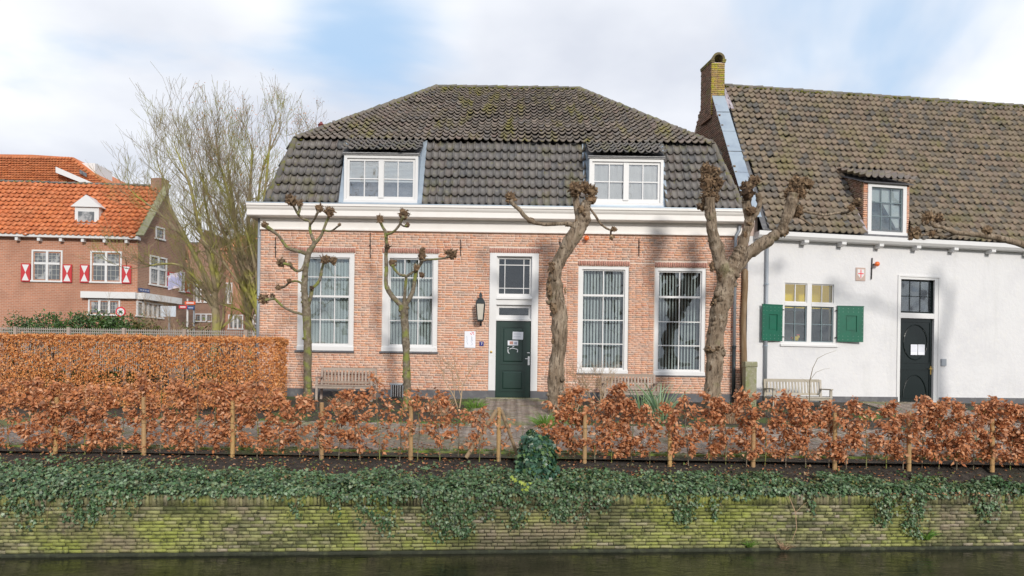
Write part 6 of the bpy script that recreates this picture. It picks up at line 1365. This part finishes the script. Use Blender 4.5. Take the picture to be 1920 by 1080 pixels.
blades('green_clump', gp_(1055, 18.6), 60, .35, .02, .5, M_blade, 'green tuft at the foot of the bent pollard', 'plant', .8, .8, 18)
blades('green_clump', gp_(1630, 18.4), 80, .25, .012, .7, M_blade, 'low green tuft in the bed before the white wall', 'plant', .6, .9, 19)
# low ivy and herbs in the beds
n_ = 5000; X = rng.uniform(-10, 10.5, n_); Y = rng.uniform(-4.2, -.3, n_); cv = np.array([mnoise.noise(Vector((float(a) * .9, float(b_) * 1.1, 11))) for a, b_ in zip(X, Y)]); k = (cv > .12) & ~((np.abs(X) < 1.4)); X, Y = X[k], Y[k]; n_ = len(X)
P_ = np.stack([X, Y, (Y - .3) * (.785 / 7.6) + rng.uniform(.01, .10, n_)], 1); L_ = rng.uniform(.03, .06, n_); o = leaves_obj('bed_ground_cover', P_, rnd_dirs(n_), rnd_dirs(n_) * .6 + np.array([0, -.2, .9]), L_, L_, IVY_S, M_laurel, None); tag(o, 'low green ground cover in the flower beds before the houses', 'ground cover')
# moss and grass growing beside the path
n_ = 9000; X = rng.uniform(-10.5, 10.8, n_); Y = np.where(rng.random(n_) < .5, rng.normal(-4.3, .10, n_), rng.normal(-7.22, .05, n_)); cv = np.array([mnoise.noise(Vector((float(a) * .7, float(b_) * .5, 21))) for a, b_ in zip(X, Y)]); k = cv > -.08; X, Y = X[k], Y[k]
n2_ = 1500; X = np.concatenate([X, np.where(rng.random(n2_) < .5, rng.normal(-1.1, .12, n2_), rng.normal(1.25, .14, n2_))]); Y = np.concatenate([Y, rng.uniform(-4.2, -.1, n2_)]); n_ = len(X)
P_ = np.stack([X, Y, (Y - .3) * (.785 / 7.6) + .03 + 0 * X], 1); L_ = rng.uniform(.02, .045, n_); o = leaves_obj('path_edge_grass', P_, rnd_dirs(n_) * .6 + np.array([0, 0, 1]), rnd_dirs(n_), L_, L_ * .3, BEECH2, M_blade, None); tag(o, 'short moss and grass along the edges of the brick path', 'grass')

# ------------------------------------------------------------------ left background
DFn = 21.7
fnt = thing('lattice_fence', (-10.5, DFn - DF, 0), 'weathered wooden lattice fence behind the clipped hedge', 'fence')
fz = at(300, 617.5, DFn).z; fx0_, fx1_ = -15.2, BX0 - .12
mb = MB(); x_ = fx0_
while x_ < fx1_: mb.box(x_, x_ + .022, DFn - DF, DFn - DF + .012, .6, fz); x_ += .062
for z in (fz - .05, fz - .13, fz - .21, fz - .29, fz - .4, .8): mb.box(fx0_, fx1_, DFn - DF - .014, DFn - DF - .001, z - .011, z + .011)
o = mb.build('lattice', mat('grey_lattice', (.34, .31, .28), .85), fnt); o['kind'] = 'stuff'
for xx in (130, 233, 347, 462, 30): X_ = at(xx, 620, DFn).x; MB().box(X_ - .045, X_ + .045, DFn - DF - .06, DFn - DF + .04, 0, fz + .02).build('post', M_bench, fnt)
# laurel and bare shrubs behind the fence
def shrub(name, x0, x1, ytop, D, n_, m, label, seed):
    r_ = np.random.default_rng(seed); a, b_ = at(x0, 600, D).x, at(x1, 600, D).x; zt = at((x0 + x1) / 2, ytop, D).z; cx_ = (a + b_) / 2; t_ = thing(name, (cx_, D - DF, 0), label, 'shrub')
    d = r_.normal(size=(n_, 3)); d /= np.linalg.norm(d, axis=1, keepdims=True); rr = r_.uniform(.75, 1.0, n_) * (1 + .22 * np.array([mnoise.noise(Vector(map(float, q * 3))) for q in d])); n_ = n_ * 3; d = np.repeat(d, 3, 0); rr = np.repeat(rr, 3) * r_.uniform(.9, 1.04, n_); P_ = np.array([cx_, D - DF, zt * .5]) + np.sign(d) * np.abs(d) ** .6 * np.array([(b_ - a) / 2, .7, zt * .5]) * rr[:, None] + r_.normal(size=(n_, 3)) * .05
    L_ = r_.uniform(.07, .13, n_); leaves_obj('leaves', P_, d * .4 + r_.normal(size=(n_, 3)) * .5, d + r_.normal(size=(n_, 3)) * .5, L_, L_ * .5, BEECH, m, t_)
    mb = MB()
    for k in range(6): x_ = cx_ + (k - 2.5) * (b_ - a) * .08; mb.tube([(cx_, D - DF, 0), (x_, D - DF, zt * .8)], [.03, .01], 5)
    mb.build('stems', M_bark, t_)
shrub('laurel_bush', 130, 222, 588, 24.5, 2200, M_laurel, 'dark evergreen laurel at the left end behind the lattice fence', 1)
shrub('laurel_bush', 205, 262, 592, 24.3, 1300, M_laurel, 'brighter green laurel below the round road sign behind the fence', 2)
shrub('laurel_bush', 250, 300, 600, 24.6, 700, M_ivy_o, 'thin olive shrub behind the fence right of the laurels', 3)
shrub('laurel_bush', 20, 140, 590, 24.6, 2000, M_laurel, 'dark evergreen laurel beyond the left end of the fence', 4)
shrub('leafy_shrub', 335, 400, 604, 26, 500, M_ivy_o, 'brownish shrub at the foot of the big bare tree', 5)
for k, (x_, yt, lb) in enumerate(((262, 560, 'pale leafless shrub behind the fence below the white canopy'), (292, 590, 'pale leafless shrub behind the fence below the grey sign board'), (350, 545, 'thin leafless bush by the direction signs'))):
    D = 24.8 + k * .3; zt = at(x_, yt, D).z; bare_shrub('bare_shrub', (at(x_, 600, D).x, D - DF, 0), zt * 1.1, .8, 4, M_twig_d, lb, 40 + k, .018, 4)

# big bare trees
def tree(name, label, base, stems, seed, m, depth=5, r0=.16, leafm=None, side3=3, maxn=9000, cat='tree', spread=.42, up=.35, thin=.72, leafy=7):
    r_ = random.Random(seed); t_ = thing(name, tuple(base), label, cat); tr = MB(); tw = MB(); cnt = [0]; tips = []
    def grow(p, d, L_, rad, k):
        if cnt[0] > maxn: return
        cnt[0] += 1; n = 4 if k > 2 else 2; pts = [p]; dd_ = d.copy()
        for i in range(n):
            dd_ = (dd_ + Vector((r_.gauss(0, .11), r_.gauss(0, .11), r_.gauss(.03, .06) + up * .08))).normalized(); pts.append(pts[-1] + dd_ * L_ / n)
        rs = [max(.0045, rad * (1 - .42 * i / n)) for i in range(n + 1)]
        (tr if rad > .03 else tw).tube(pts, rs, 8 if rad > .06 else (5 if rad > .02 else 3), cap=False)
        if k <= 1: tips.append(pts[-1])
        if k > 0:
            nc = r_.choice((2, 3, 3)) if k > 2 else r_.choice((1, 2, 2, 3))
            for i in range(nc):
                q = pts[-1] if i == 0 else pts[r_.randrange(1, n + 1)]
                sp = spread * (.55 if i == 0 else 1.15); nd = (dd_ + Vector((r_.gauss(0, sp), r_.gauss(0, sp), r_.gauss(up * .3, sp * .6)))).normalized()
                grow(q, nd, L_ * r_.uniform(.74, 1.05) * (1.0 if i == 0 else .88), rs[-1] * (.92 if i == 0 else r_.uniform(.45, .7)), k - 1)
    for st_ in stems:
        cnt[0] = 0; pts = [Vector(p) for p in st_[0]]; r_0 = st_[1]; sp_ = smooth_path(pts, 4); n = len(sp_); r_0 *= thin; rs = [r_0 * (1 - .75 * i / n) for i in range(n)]
        tr.tube(sp_, rs, 9, .1); dirn = (sp_[-1] - sp_[-3]).normalized(); grow(sp_[-1], dirn, st_[2], rs[-1], depth)
        for i in range(int(st_[3] * 1.9)):
            j = r_.randrange(int(n * .22), n); nd = ((sp_[min(j + 1, n - 1)] - sp_[j - 1]).normalized() + Vector((r_.gauss(0, .6), r_.gauss(0, .6), r_.gauss(.05, .35)))).normalized(); grow(sp_[j], nd, st_[2] * r_.uniform(.7, 1.25), rs[j] * .40, depth - 1 - (i % 2))
    tr.build('trunk', m, t_, smooth=True); o = tw.build('crown', m, t_); 
    if leafm and tips:
        P_ = np.array([tuple(p) for p in tips[::leafy] for _ in range(1)]); P_ = P_ + rng.normal(size=P_.shape) * .12; n = len(P_); L_ = rng.uniform(.05, .09, n); leaves_obj('dry_leaves', P_, rnd_dirs(n), rnd_dirs(n), L_, L_ * .5, BEECH2, leafm, t_)
    return t_
DT = 29.0
A_ = lambda *q: [at(a, b_, DT + (c if len(q) else 0)) for a, b_, c in q]
b0 = at(404, 720, DT); b0.z = 0
tree('bare_tree', 'large leafless tree with thick mossy trunk left of the brick house', b0,
     [(A_((404, 725, 0), (404, 650, 0), (406, 600, 0), (402, 560, 0), (408, 520, .3), (398, 480, .8)), .30, .75, 8),
      (A_((404, 580, 0), (385, 545, -.4), (360, 515, -.8), (335, 497, -1.0), (305, 495, -1.2), (272, 500, -1.4)), .11, .55, 10),
      (A_((404, 560, 0), (375, 500, .4), (348, 450, .9), (325, 425, 1.2), (300, 400, 1.4), (262, 372, 1.5)), .12, .62, 11),
      (A_((402, 550, 0), (372, 490, .4), (340, 430, .9), (318, 385, 1.2), (312, 350, 1.4), (300, 320, 1.4)), .13, .72, 9),
      (A_((404, 545, 0), (392, 480, -.4), (372, 420, -.9), (362, 370, -1.2), (350, 330, -1.4), (338, 300, -1.4)), .13, .78, 10),
      (A_((404, 545, 0), (400, 490, .8), (395, 430, 1.0), (385, 380, 1.2), (380, 330, 1.4)), .12, .75, 10)], 5, M_twig_y, 5, maxn=3000, spread=.40, up=.35)
b0 = at(466, 720, DT + 1.5); b0.z = 0
tree('bare_tree', 'tall yellow-green leafless tree close beside the brick house', b0,
     [(A_((466, 725, 1.5), (466, 640, 1.5), (462, 560, 1.5), (450, 480, 1.6), (440, 400, 1.8), (430, 330, 2)), .20, .85, 10),
      (A_((466, 600, 1.5), (470, 520, 1.2), (466, 420, .8), (470, 340, .5), (473, 290, .3)), .15, .70, 10),
      (A_((466, 600, 1.5), (482, 520, 1.2), (490, 420, 1.8), (500, 330, 2), (508, 250, 2.2)), .14, .55, 12),
      (A_((466, 580, 1.5), (455, 500, .7), (440, 420, .2), (425, 350, -.2), (410, 300, -.5)), .13, .80, 11),
      (A_((464, 560, 1.5), (440, 500, .7), (418, 430, .2), (392, 370, -.2), (372, 320, -.5)), .12, .75, 11),
      (A_((466, 560, 1.5), (475, 480, 1.7), (482, 400, 2.2), (492, 320, 2.2), (520, 250, 2.5)), .11, .50, 11)], 9, M_twig_y, 5, leafm=M_beech, leafy=4, maxn=3600, spread=.36, up=.5)
b0 = at(488, 720, DT + .5); b0.z = 0
tree('bare_tree', 'low dense green-branched tree pressed against the left side of the brick house', b0,
     [(A_((488, 725, .5), (487, 660, .5), (485, 600, .3), (470, 560, 0), (440, 520, -.4), (410, 480, -.8), (380, 450, -1)), .13, .60, 12),
      (A_((486, 620, .3), (478, 550, .3), (462, 490, .2), (440, 430, 0), (415, 390, 0)), .11, .60, 12),
      (A_((488, 640, .5), (460, 590, .2), (430, 575, 0), (395, 565, 0)), .08, .50, 10), (A_((486, 600, .5), (488, 520, .6), (482, 440, .7), (470, 390, .8)), .10, .60, 11),
      (A_((488, 610, .5), (470, 540, .2), (445, 480, 0), (420, 440, 0), (385, 410, 0)), .09, .55, 12), (A_((488, 590, .5), (478, 500, .2), (460, 430, 0), (440, 360, 0)), .09, .60, 12)], 15, M_twig_y, 5, maxn=3600, spread=.40, up=.3)
b0 = at(585, 400, 34); b0.z = 0
tree('bare_tree', 'small tree with russet leaves peeping over the left roof slope', b0, [([(b0.x, b0.y, 0), (b0.x, b0.y, 4), (b0.x + .1, b0.y, 7), at(580, 270, 34)], .16, .55, 8), ([(b0.x, b0.y, 4), (b0.x - .5, b0.y, 7), at(565, 275, 34)], .10, .5, 8), ([(b0.x, b0.y, 4), (b0.x + .4, b0.y, 7), at(596, 262, 34)], .10, .5, 8), ([(b0.x, b0.y, 4), (b0.x - .9, b0.y, 7), at(545, 290, 34)], .10, .55, 8)], 21, M_twig_y, 4, leafm=M_beech, maxn=900, spread=.38, up=.5, leafy=2)

# house with the orange roof
HC = at(258, 560, 34.0); HC.z = 0; HY = math.radians(4); HM = Matrix.Translation(HC) @ Matrix.Rotation(HY, 4, 'Z')      # local x runs left negative
HI = HM.inverted(); hn = (HM.to_3x3() @ Vector((0, -1, 0))).normalized()
def hr(x0, x1, y0, y1):
    def one(x_, y_): q = HI @ on_plane(x_, y_, HC, hn); return q.x, q.z
    ym, xm = (y0 + y1) / 2, (x0 + x1) / 2; return one(x0, ym)[0], one(x1, ym)[0], one(xm, y1)[1], one(xm, y0)[1]
lh = thing('orange_roofed_house', tuple(HC), 'brick corner house with orange tiled roof and red and white shutters at the left', 'house')
SA = math.atan2(1, .255); SM_ = Matrix.Translation(HC) @ Matrix.Rotation(SA, 4, 'Z')       # local x runs back along the side face
SIv = SM_.inverted(); sn = (SM_.to_3x3() @ Vector((0, -1, 0))).normalized()
def sr_(x0, x1, y0, y1):
    def one(x_, y_): q = SIv @ on_plane(x_, y_, HC, sn); return q.x, q.z
    ym = (y0 + y1) / 2; a = one(x0, ym); b_ = one(x1, ym); xm = (x0 + x1) / 2; return a[0], b_[0], one(xm, y1)[1], one(xm, y0)[1]
eaz = hr(160, 250, 443, 560)[3]; SL = 3.85
MB(HM).box(-14, -.02, 0, .3, -.2, eaz).build('wall', M_brick_far, lh)
apx = 1.6; apz = at(300, 352, 35.6).z
mb = MB(SM_); mb.add([(0, 0, -.2), (SL, 0, -.2), (SL, 0, eaz - .9), (2 * apx, 0, eaz - .9), (2 * apx, 0, eaz + .3), (apx, 0, apz), (0, 0, eaz), (0, .3, -.2), (SL, .3, -.2), (SL, .3, eaz - .9), (2 * apx, .3, eaz - .9), (2 * apx, .3, eaz + .3), (apx, .3, apz), (0, .3, eaz)], [tuple(range(7)), tuple(range(7, 14))[::-1]] + [(i, (i + 1) % 7, 7 + (i + 1) % 7, 7 + i) for i in range(7)])
mb.build('side_wall', M_brick_far2, lh)
MB(SM_).box(apx - .28, apx + .28, -.05, .5, apz - .6, apz + .40).build('chimney', M_brick_far2, lh)
sd_dir = SM_.to_3x3() @ Vector((1, 0, 0)); rb = HM.to_3x3() @ Vector((-1, 0, 0))
e0 = HC + Vector((0, 0, eaz)) - Vector((0, .25, .1)); r0_ = HC + sd_dir * apx + Vector((0, 0, apz - HC.z))
Rf = lambda u_, v_: (e0 + rb * (14 * u_)).lerp(r0_ + rb * (14 * u_), v_)
MB().add([tuple(Rf(0, 0)), tuple(Rf(1, 0)), tuple(Rf(1, 1)), tuple(Rf(0, 1)), tuple(Rf(1, 1) + Vector((0, 3, -3))), tuple(Rf(0, 1) + Vector((0, 3, -3)))], [(0, 1, 2, 3), (3, 2, 4, 5)]).build('roof', M_brick_far, lh)
lrf = [o for o in COL.objects if o.name.startswith('roof') and o.parent == lh][0]
Rf2 = lambda u_, v_: Rf(1 - u_, v_)
pieces('roof_tile', tile_patch(Rf2, 58, 13, lambda c: True, 61, .02), PT, M_tile_o, lrf, 60, lambda A: A.translation.x, smooth=True)
pieces('ridge_tile', ridge_line([Rf(1, 1), Rf(0, 1)], .22, .4, .03, 6), RT, M_ridge, lrf, 40, smooth=True)
mb = MB(); mb.slab([Rf(0, 0) + Vector((.0, 0, .12)), Rf(0, 0) + Vector((.35, .05, .12)), Rf(0, 1) + Vector((.35, .05, .12)), Rf(0, 1) + Vector((0, 0, .12))], (0, -.7, .7), .05); mb.build('verge_coping', M_stone, lh)
MB(HM).box(-14, .1, -.32, .02, eaz - .16, eaz - .02).build('gutter_board', M_white, lh)
for k in range(14): MB(HM).box(-.5 - k * .95, -.38 - k * .95, -.25, .0, eaz - .32, eaz - .161).build('gutter_block', M_white, lh)
def far_window(root, M, rc, cols, rows, m=M_white, shut=(), ymul=None, label=None):
    a, b_, c, d = rc; mb = MB(M); t = .07; y0 = -.05
    mb.box(a, a + t, y0, .02, c, d); mb.box(b_ - t, b_, y0, .02, c, d); mb.box(a + t, b_ - t, y0, .02, d - t, d); mb.box(a - .04, b_ + .04, y0 - .03, .02, c, c + t)
    xs = [a + t + (b_ - a - 2 * t) * i / cols for i in range(cols + 1)]; zs = [c + t, d - t] if rows == 1 else [c + t, c + (d - c) * .58, d - t]
    for x_ in xs[1:-1]: mb.box(x_ - .05, x_ + .05, y0, .02, c + t, d - t)
    if rows > 1: 
        for i in range(cols): mb.box(xs[i] + .05, xs[i + 1] - .05, y0 - .004, .018, zs[1] - .05, zs[1] + .05)
    Wn = mb.build('window', m, root)
    for i in range(cols):
        for j in range(len(zs) - 1):
            MB(M).box(xs[i] + .06, xs[i + 1] - .06, -.012, -.002, zs[j] + .06, zs[j + 1] - .06).build('pane', M_paneF, Wn)
            lb = MB(M); nx = 3
            for k in range(1, nx): x_ = xs[i] + (xs[i + 1] - xs[i]) * k / nx; lb.box(x_ - .008, x_ + .008, -.022, -.0125, zs[j] + .06, zs[j + 1] - .06)
            nz = 3
            for k in range(1, nz): z_ = zs[j] + (zs[j + 1] - zs[j]) * k / nz; lb.box(xs[i] + .06, xs[i + 1] - .06, -.0235, -.0215, z_ - .008, z_ + .008)
            lb.build('lead_bars', mat('lead_bar', (.45, .45, .42), .6), Wn)
    for s_ in shut:
        w_ = .40; x0_, x1_ = (a - w_ - .03, a - .03) if s_ < 0 else (b_ + .03, b_ + w_ + .03); z0_, z1_ = c, c + (d - c) * .56
        sh = MB(M).box(x0_, x1_, -.09, -.04, z0_, z1_).build('shutter', M_redshut, root)
        cx_, cz_ = (x0_ + x1_) / 2, (z0_ + z1_) / 2; q = MB(M); e = .05
        q.add([(x0_ + e, -.094, z0_ + e), (x1_ - e, -.094, z0_ + e), (cx_, -.094, cz_)], [(0, 1, 2)]); q.add([(x0_ + e, -.094, z1_ - e), (cx_, -.094, cz_), (x1_ - e, -.094, z1_ - e)], [(0, 1, 2)]); q.build('white_hourglass', M_white, sh)
    return Wn
M_paneF = mat('far_pane', (.10, .11, .12), .08, spec=.8, noise=(2, (.5, .5, .5), .5, .6, .7))
far_window(lh, HM, hr(170, 229, 471, 531), 2, 2, shut=(-1, 1)); far_window(lh, HM, hr(166, 226, 561, 592), 3, 1); far_window(lh, HM, hr(60, 118, 469, 529), 2, 2, shut=(-1, 1))
far_window(lh, SM_, sr_(280, 312, 481, 537), 2, 2, shut=(1,)); far_window(lh, SM_, sr_(291, 308, 426, 450), 1, 1); far_window(lh, SM_, sr_(336, 345, 510, 548), 1, 2, shut=(1,)); far_window(lh, SM_, sr_(256, 305, 567, 596), 5, 1)
q = hr(156, 258, 548, 560); MB(HM).box(q[0], .0, -.25, .0, q[2], q[3]).build('canopy', M_white, lh); q2 = sr_(258, 330, 549, 562); MB(SM_).box(.0, q2[1], -.35, .0, q[2], q[3]).build('canopy', M_white, lh)
# dormer of that house
q = hr(138, 183, 400, 434); dz = q[2]; MB(HM).box(q[0], q[1], .1, 1.6, q[2] - .1, q[3] + .3).build('dormer', M_white, lh); dmo = [o for o in COL.objects if o.name.startswith('dormer') and o.parent == lh][0]
cx_ = (q[0] + q[1]) / 2; MB(HM).add([(q[0] - .15, .0, q[3] + .3), (q[1] + .15, .0, q[3] + .3), (cx_, .0, q[3] + .85), (q[0] - .15, 1.9, q[3] + .3), (q[1] + .15, 1.9, q[3] + .3), (cx_, 1.9, q[3] + .85)], [(0, 1, 2), (0, 2, 5, 3), (1, 4, 5, 2), (3, 5, 4), (0, 3, 4, 1)]).build('dormer_gable', M_white, dmo)
MB(HM).box(q[0] + .15, q[1] - .2, .08, .12, q[2] + .1, q[3] + .1).build('pane', M_paneF, dmo)
# street name plate and banner on it
q = sr_(259, 279, 541, 548); t_ = thing('street_name_plate', tuple(SM_ @ Vector((q[0], 0, q[2]))), 'small blue street name plate on the orange roofed house', 'sign'); MB(SM_).box(q[0], q[1], -.05, -.02, q[2], q[3]).build('plate', M_signblue, t_); l = MB(SM_); 
for k in range(4): l.box(q[0] + .08 + k * (q[1] - q[0]) * .22, q[0] + .08 + k * (q[1] - q[0]) * .22 + (q[1] - q[0]) * .15, -.053, -.0505, (q[2] + q[3]) / 2 - .03, (q[2] + q[3]) / 2 + .03)
l.build('print', M_ink, t_)
fp = at(316, 530, 33.2); t_ = thing('banner', tuple(fp), 'pale pink and blue banner hanging from the corner house', 'banner')
MB().add([tuple(at(315, 520, 33.2)), tuple(at(327, 512, 33.2)), tuple(at(342, 512, 33.3)), tuple(at(340, 538, 33.3)), tuple(at(315, 544, 33.2))], [(0, 1, 2, 3, 4)]).build('cloth', mat('banner_cloth', (.70, .62, .70), .8, noise=(1.2, (.35, .38, .62), .5, .55, .8)), t_); MB().tube([at(313, 519, 33.3), at(343, 508, 33.3)], .02, 5).build('pole', M_white, t_)
# taller orange roof behind, further left
b0 = at(150, 440, 46); t_ = thing('far_orange_roof_house', (b0.x, b0.y, 0), 'taller building with steep orange roof behind the corner house at the far left', 'house')
P0, P1, P2 = at(214, 353, 46), at(138, 295, 46), at(60, 290, 46); 
MB().add([tuple(P0), (P0.x, P0.y, 0), (P2.x - 6, P0.y, 0), (P2.x - 6, P0.y, P2.z), tuple(P2), tuple(P1), (P0.x, P0.y + 8, 0), tuple(P0 + Vector((0, 8, 0))), tuple(P1 + Vector((0, 8, 0))), tuple(P2 + Vector((0, 8, 0))), (P2.x - 6, P0.y + 8, P2.z), (P2.x - 6, P0.y + 8, 0)], [(0, 1, 2, 3, 4, 5), (0, 5, 8, 7), (5, 4, 9, 8), (4, 3, 10, 9), (1, 0, 7, 6), (6, 7, 8, 9, 10, 11)]).build('roof', M_tile_o, t_)
fr__ = [o for o in COL.objects if o.parent == t_][0]; Pf = lambda u_, v_: Vector((P2.x - 6, P0.y - .04, P0.z)).lerp(P0 + Vector((0, -.04, 0)), u_) + Vector((0, -.02, (P2.z - P0.z) * v_))
pieces('roof_tile', tile_patch(Pf, 60, 14, lambda c: c.z < P1.z + (P0.z - P1.z) * (c.x - P1.x) / (P0.x - P1.x) - .1 and c.z < P2.z - .1, 62, .0), PT, M_tile_o, fr__, 0, smooth=True, stuff_name='roof_tiles')
MB().slab([at(110, 315, 45.6), at(181, 346, 45.6), at(181, 354, 45.6), at(110, 326, 45.6)], (0, -1, 0), .3).build('gutter_board', M_white, t_)
for k in range(2): MB().slab([at(150 + k * 7, 318 + k * 4, 45.7), at(156 + k * 7, 321 + k * 4, 45.7), at(156 + k * 7, 328 + k * 4, 45.7), at(150 + k * 7, 325 + k * 4, 45.7)], (0, -1, 0), .05).build('roof_window', M_paneF, t_)
MB().box(at(150, 310, 46).x, at(175, 310, 46).x, 25, 27, at(160, 330, 46).z, at(160, 304, 46).z).build('chimney', M_white, t_)
# brown terrace beyond the tree
def far_house(x0, x1, yeave, yridge, D, m, label, wins, front_gable=False, rm=None):
    a, b_ = at(x0, 560, D), at(x1, 560, D); ze, zr = at((x0 + x1) / 2, yeave, D).z, at((x0 + x1) / 2, yridge, D).z; t_ = thing('terraced_house', ((a.x + b_.x) / 2, a.y, 0), label, 'house')
    MB().box(a.x, b_.x, a.y, a.y + 6, -.1, ze).build('wall', m, t_)
    if front_gable: MB().add([(a.x, a.y, ze), (b_.x, a.y, ze), ((a.x + b_.x) / 2, a.y, zr), (a.x, a.y + 6, ze), (b_.x, a.y + 6, ze), ((a.x + b_.x) / 2, a.y + 6, zr)], [(0, 1, 2), (0, 2, 5, 3), (1, 4, 5, 2), (3, 5, 4), (0, 3, 4, 1)]).build('roof', m, t_)
    else: MB().add([(a.x, a.y - .2, ze), (b_.x, a.y - .2, ze), (b_.x, a.y + 3, zr), (a.x, a.y + 3, zr), (b_.x, a.y + 6.2, ze), (a.x, a.y + 6.2, ze)], [(0, 1, 2, 3), (3, 2, 4, 5), (0, 3, 5), (1, 4, 2), (0, 5, 4, 1)]).build('roof', rm or M_tile_w, t_)
    for (p, q_, r_, s_, c_, rw) in wins:
        A, B = at(p, (r_ + s_) / 2, D), at(q_, (r_ + s_) / 2, D); far_window(t_, Matrix.Translation((0, a.y, 0)), (A.x, B.x, at((p + q_) / 2, s_, D).z, at((p + q_) / 2, r_, D).z), c_, rw)
    return t_
far_house(352, 412, 495, 430, 48, M_brick_far2, 'brown brick house with white windows behind the large bare tree', [(362, 378, 525, 568, 2, 2), (383, 396, 552, 568, 2, 1), (365, 399, 588, 604, 3, 1)], True, M_tile_o)
far_house(412, 452, 470, 425, 49, M_brick_far, 'red brick house behind the bare trees', [(420, 436, 530, 570, 2, 2), (428, 456, 590, 618, 3, 1)], False, M_tile_o)
far_house(452, 500, 455, 410, 50, M_brick_far2, 'dark brick house seen between the bare trees and the brick house', [(455, 462, 540, 575, 1, 2), (474, 485, 590, 630, 1, 2)], True)
far_house(330, 356, 455, 440, 52, M_brick_far, 'narrow red brick house between the corner house and the brown one', [(340, 350, 500, 530, 1, 2)], False, M_tile_w)
# signs
def pole(p, z, root): MB().tube([(p.x, p.y, 0), (p.x, p.y, z)], .035, 8).build('pole', M_pipe, root)
p = at(228, 585, 28); t_ = thing('round_road_sign', (p.x, p.y, 0), 'round white road sign with red ring and dark vehicle symbol above the laurels', 'sign'); pole(p, p.z + .1, t_)
RX = Matrix.Translation((p.x, p.y - .05, p.z)) @ Matrix.Rotation(math.pi / 2, 4, 'X')
MB(RX).lathe((0, 0, 0), [(.19, 0), (.19, .02)], 24).build('ring', M_redring, t_); MB(RX).lathe((0, 0, .021), [(.14, 0), (.14, .004)], 24).build('face', M_white, t_)
s_ = MB(Matrix.Translation((p.x, p.y - .08, p.z))); s_.box(-.05, .05, 0, .003, -.04, .03); s_.box(-.08, .08, 0, .003, .031, .05); s_.box(-.045, -.02, 0, .003, -.07, -.041); s_.box(.02, .045, 0, .003, -.07, -.041); s_.build('symbol', M_iron, t_)
p = at(318, 583, 28); t_ = thing('grey_sign_board', (p.x, p.y, 0), 'back of a pale grey rectangular sign board on a pole below the canopy', 'sign'); pole(p, p.z, t_); MB().box(at(302, 583, 28).x, at(331, 583, 28).x, p.y - .05, p.y - .04, at(316, 594, 28).z, at(316, 574, 28).z).build('board', mat('pale_blue_grey', (.55, .60, .66), .5), t_)
p = at(352, 570, 29); t_ = thing('direction_sign', (p.x, p.y, 0), 'signpost with an orange finger board above white and blue ones', 'sign'); MB().tube([(p.x, p.y, 0), at(352, 560, 29)], .035, 8).build('pole', M_white, t_); p2 = at(364, 575, 29); MB().tube([(p2.x, p2.y, 0), at(364, 570, 29)], .035, 8).build('pole', M_pipe, t_)
for (x0_, x1_, y0_, y1_, m_, m2) in ((347, 367, 565.5, 571, M_orange_s, M_white), (336, 351, 573, 578.5, M_redring, M_white), (351.5, 365, 574, 580, M_signblue, M_ink)):
    a, b_ = at(x0_, y1_, 28.9), at(x1_, y0_, 28.9); bd = MB().box(a.x, b_.x, a.y - .03, a.y, a.z, b_.z).build('finger_board', m_, t_)
    MB().box(a.x + (b_.x - a.x) * .15, a.x + (b_.x - a.x) * .85, a.y - .034, a.y - .031, a.z + (b_.z - a.z) * .3, a.z + (b_.z - a.z) * .7).build('print', m2, bd)
# street beyond the fence
tag(MB().add([(-120, 3.5, .006), (-8, 3.5, .006), (-8, 12, .006), (-120, 12, .006)], [(0, 1, 2, 3)]).build('road', M_asph), kind='structure')
# trees on the far bank behind the photographer, seen only as reflections in the panes
for k, (x_, y_, sd__) in enumerate(((-9.9, -34, 101), (8.4, -35, 103))):
    tree('bare_tree', ('leafless tree on the opposite bank mirrored in the left dormer', 'leafless tree on the opposite bank mirrored in the right dormer')[k], (x_, y_, -1), [([(x_, y_, -1), (x_ + .1, y_, 3), (x_ - .2, y_, 8)], .34, 3.6, 5)], sd__, M_bark, 4, maxn=900, spread=.55, up=.35)
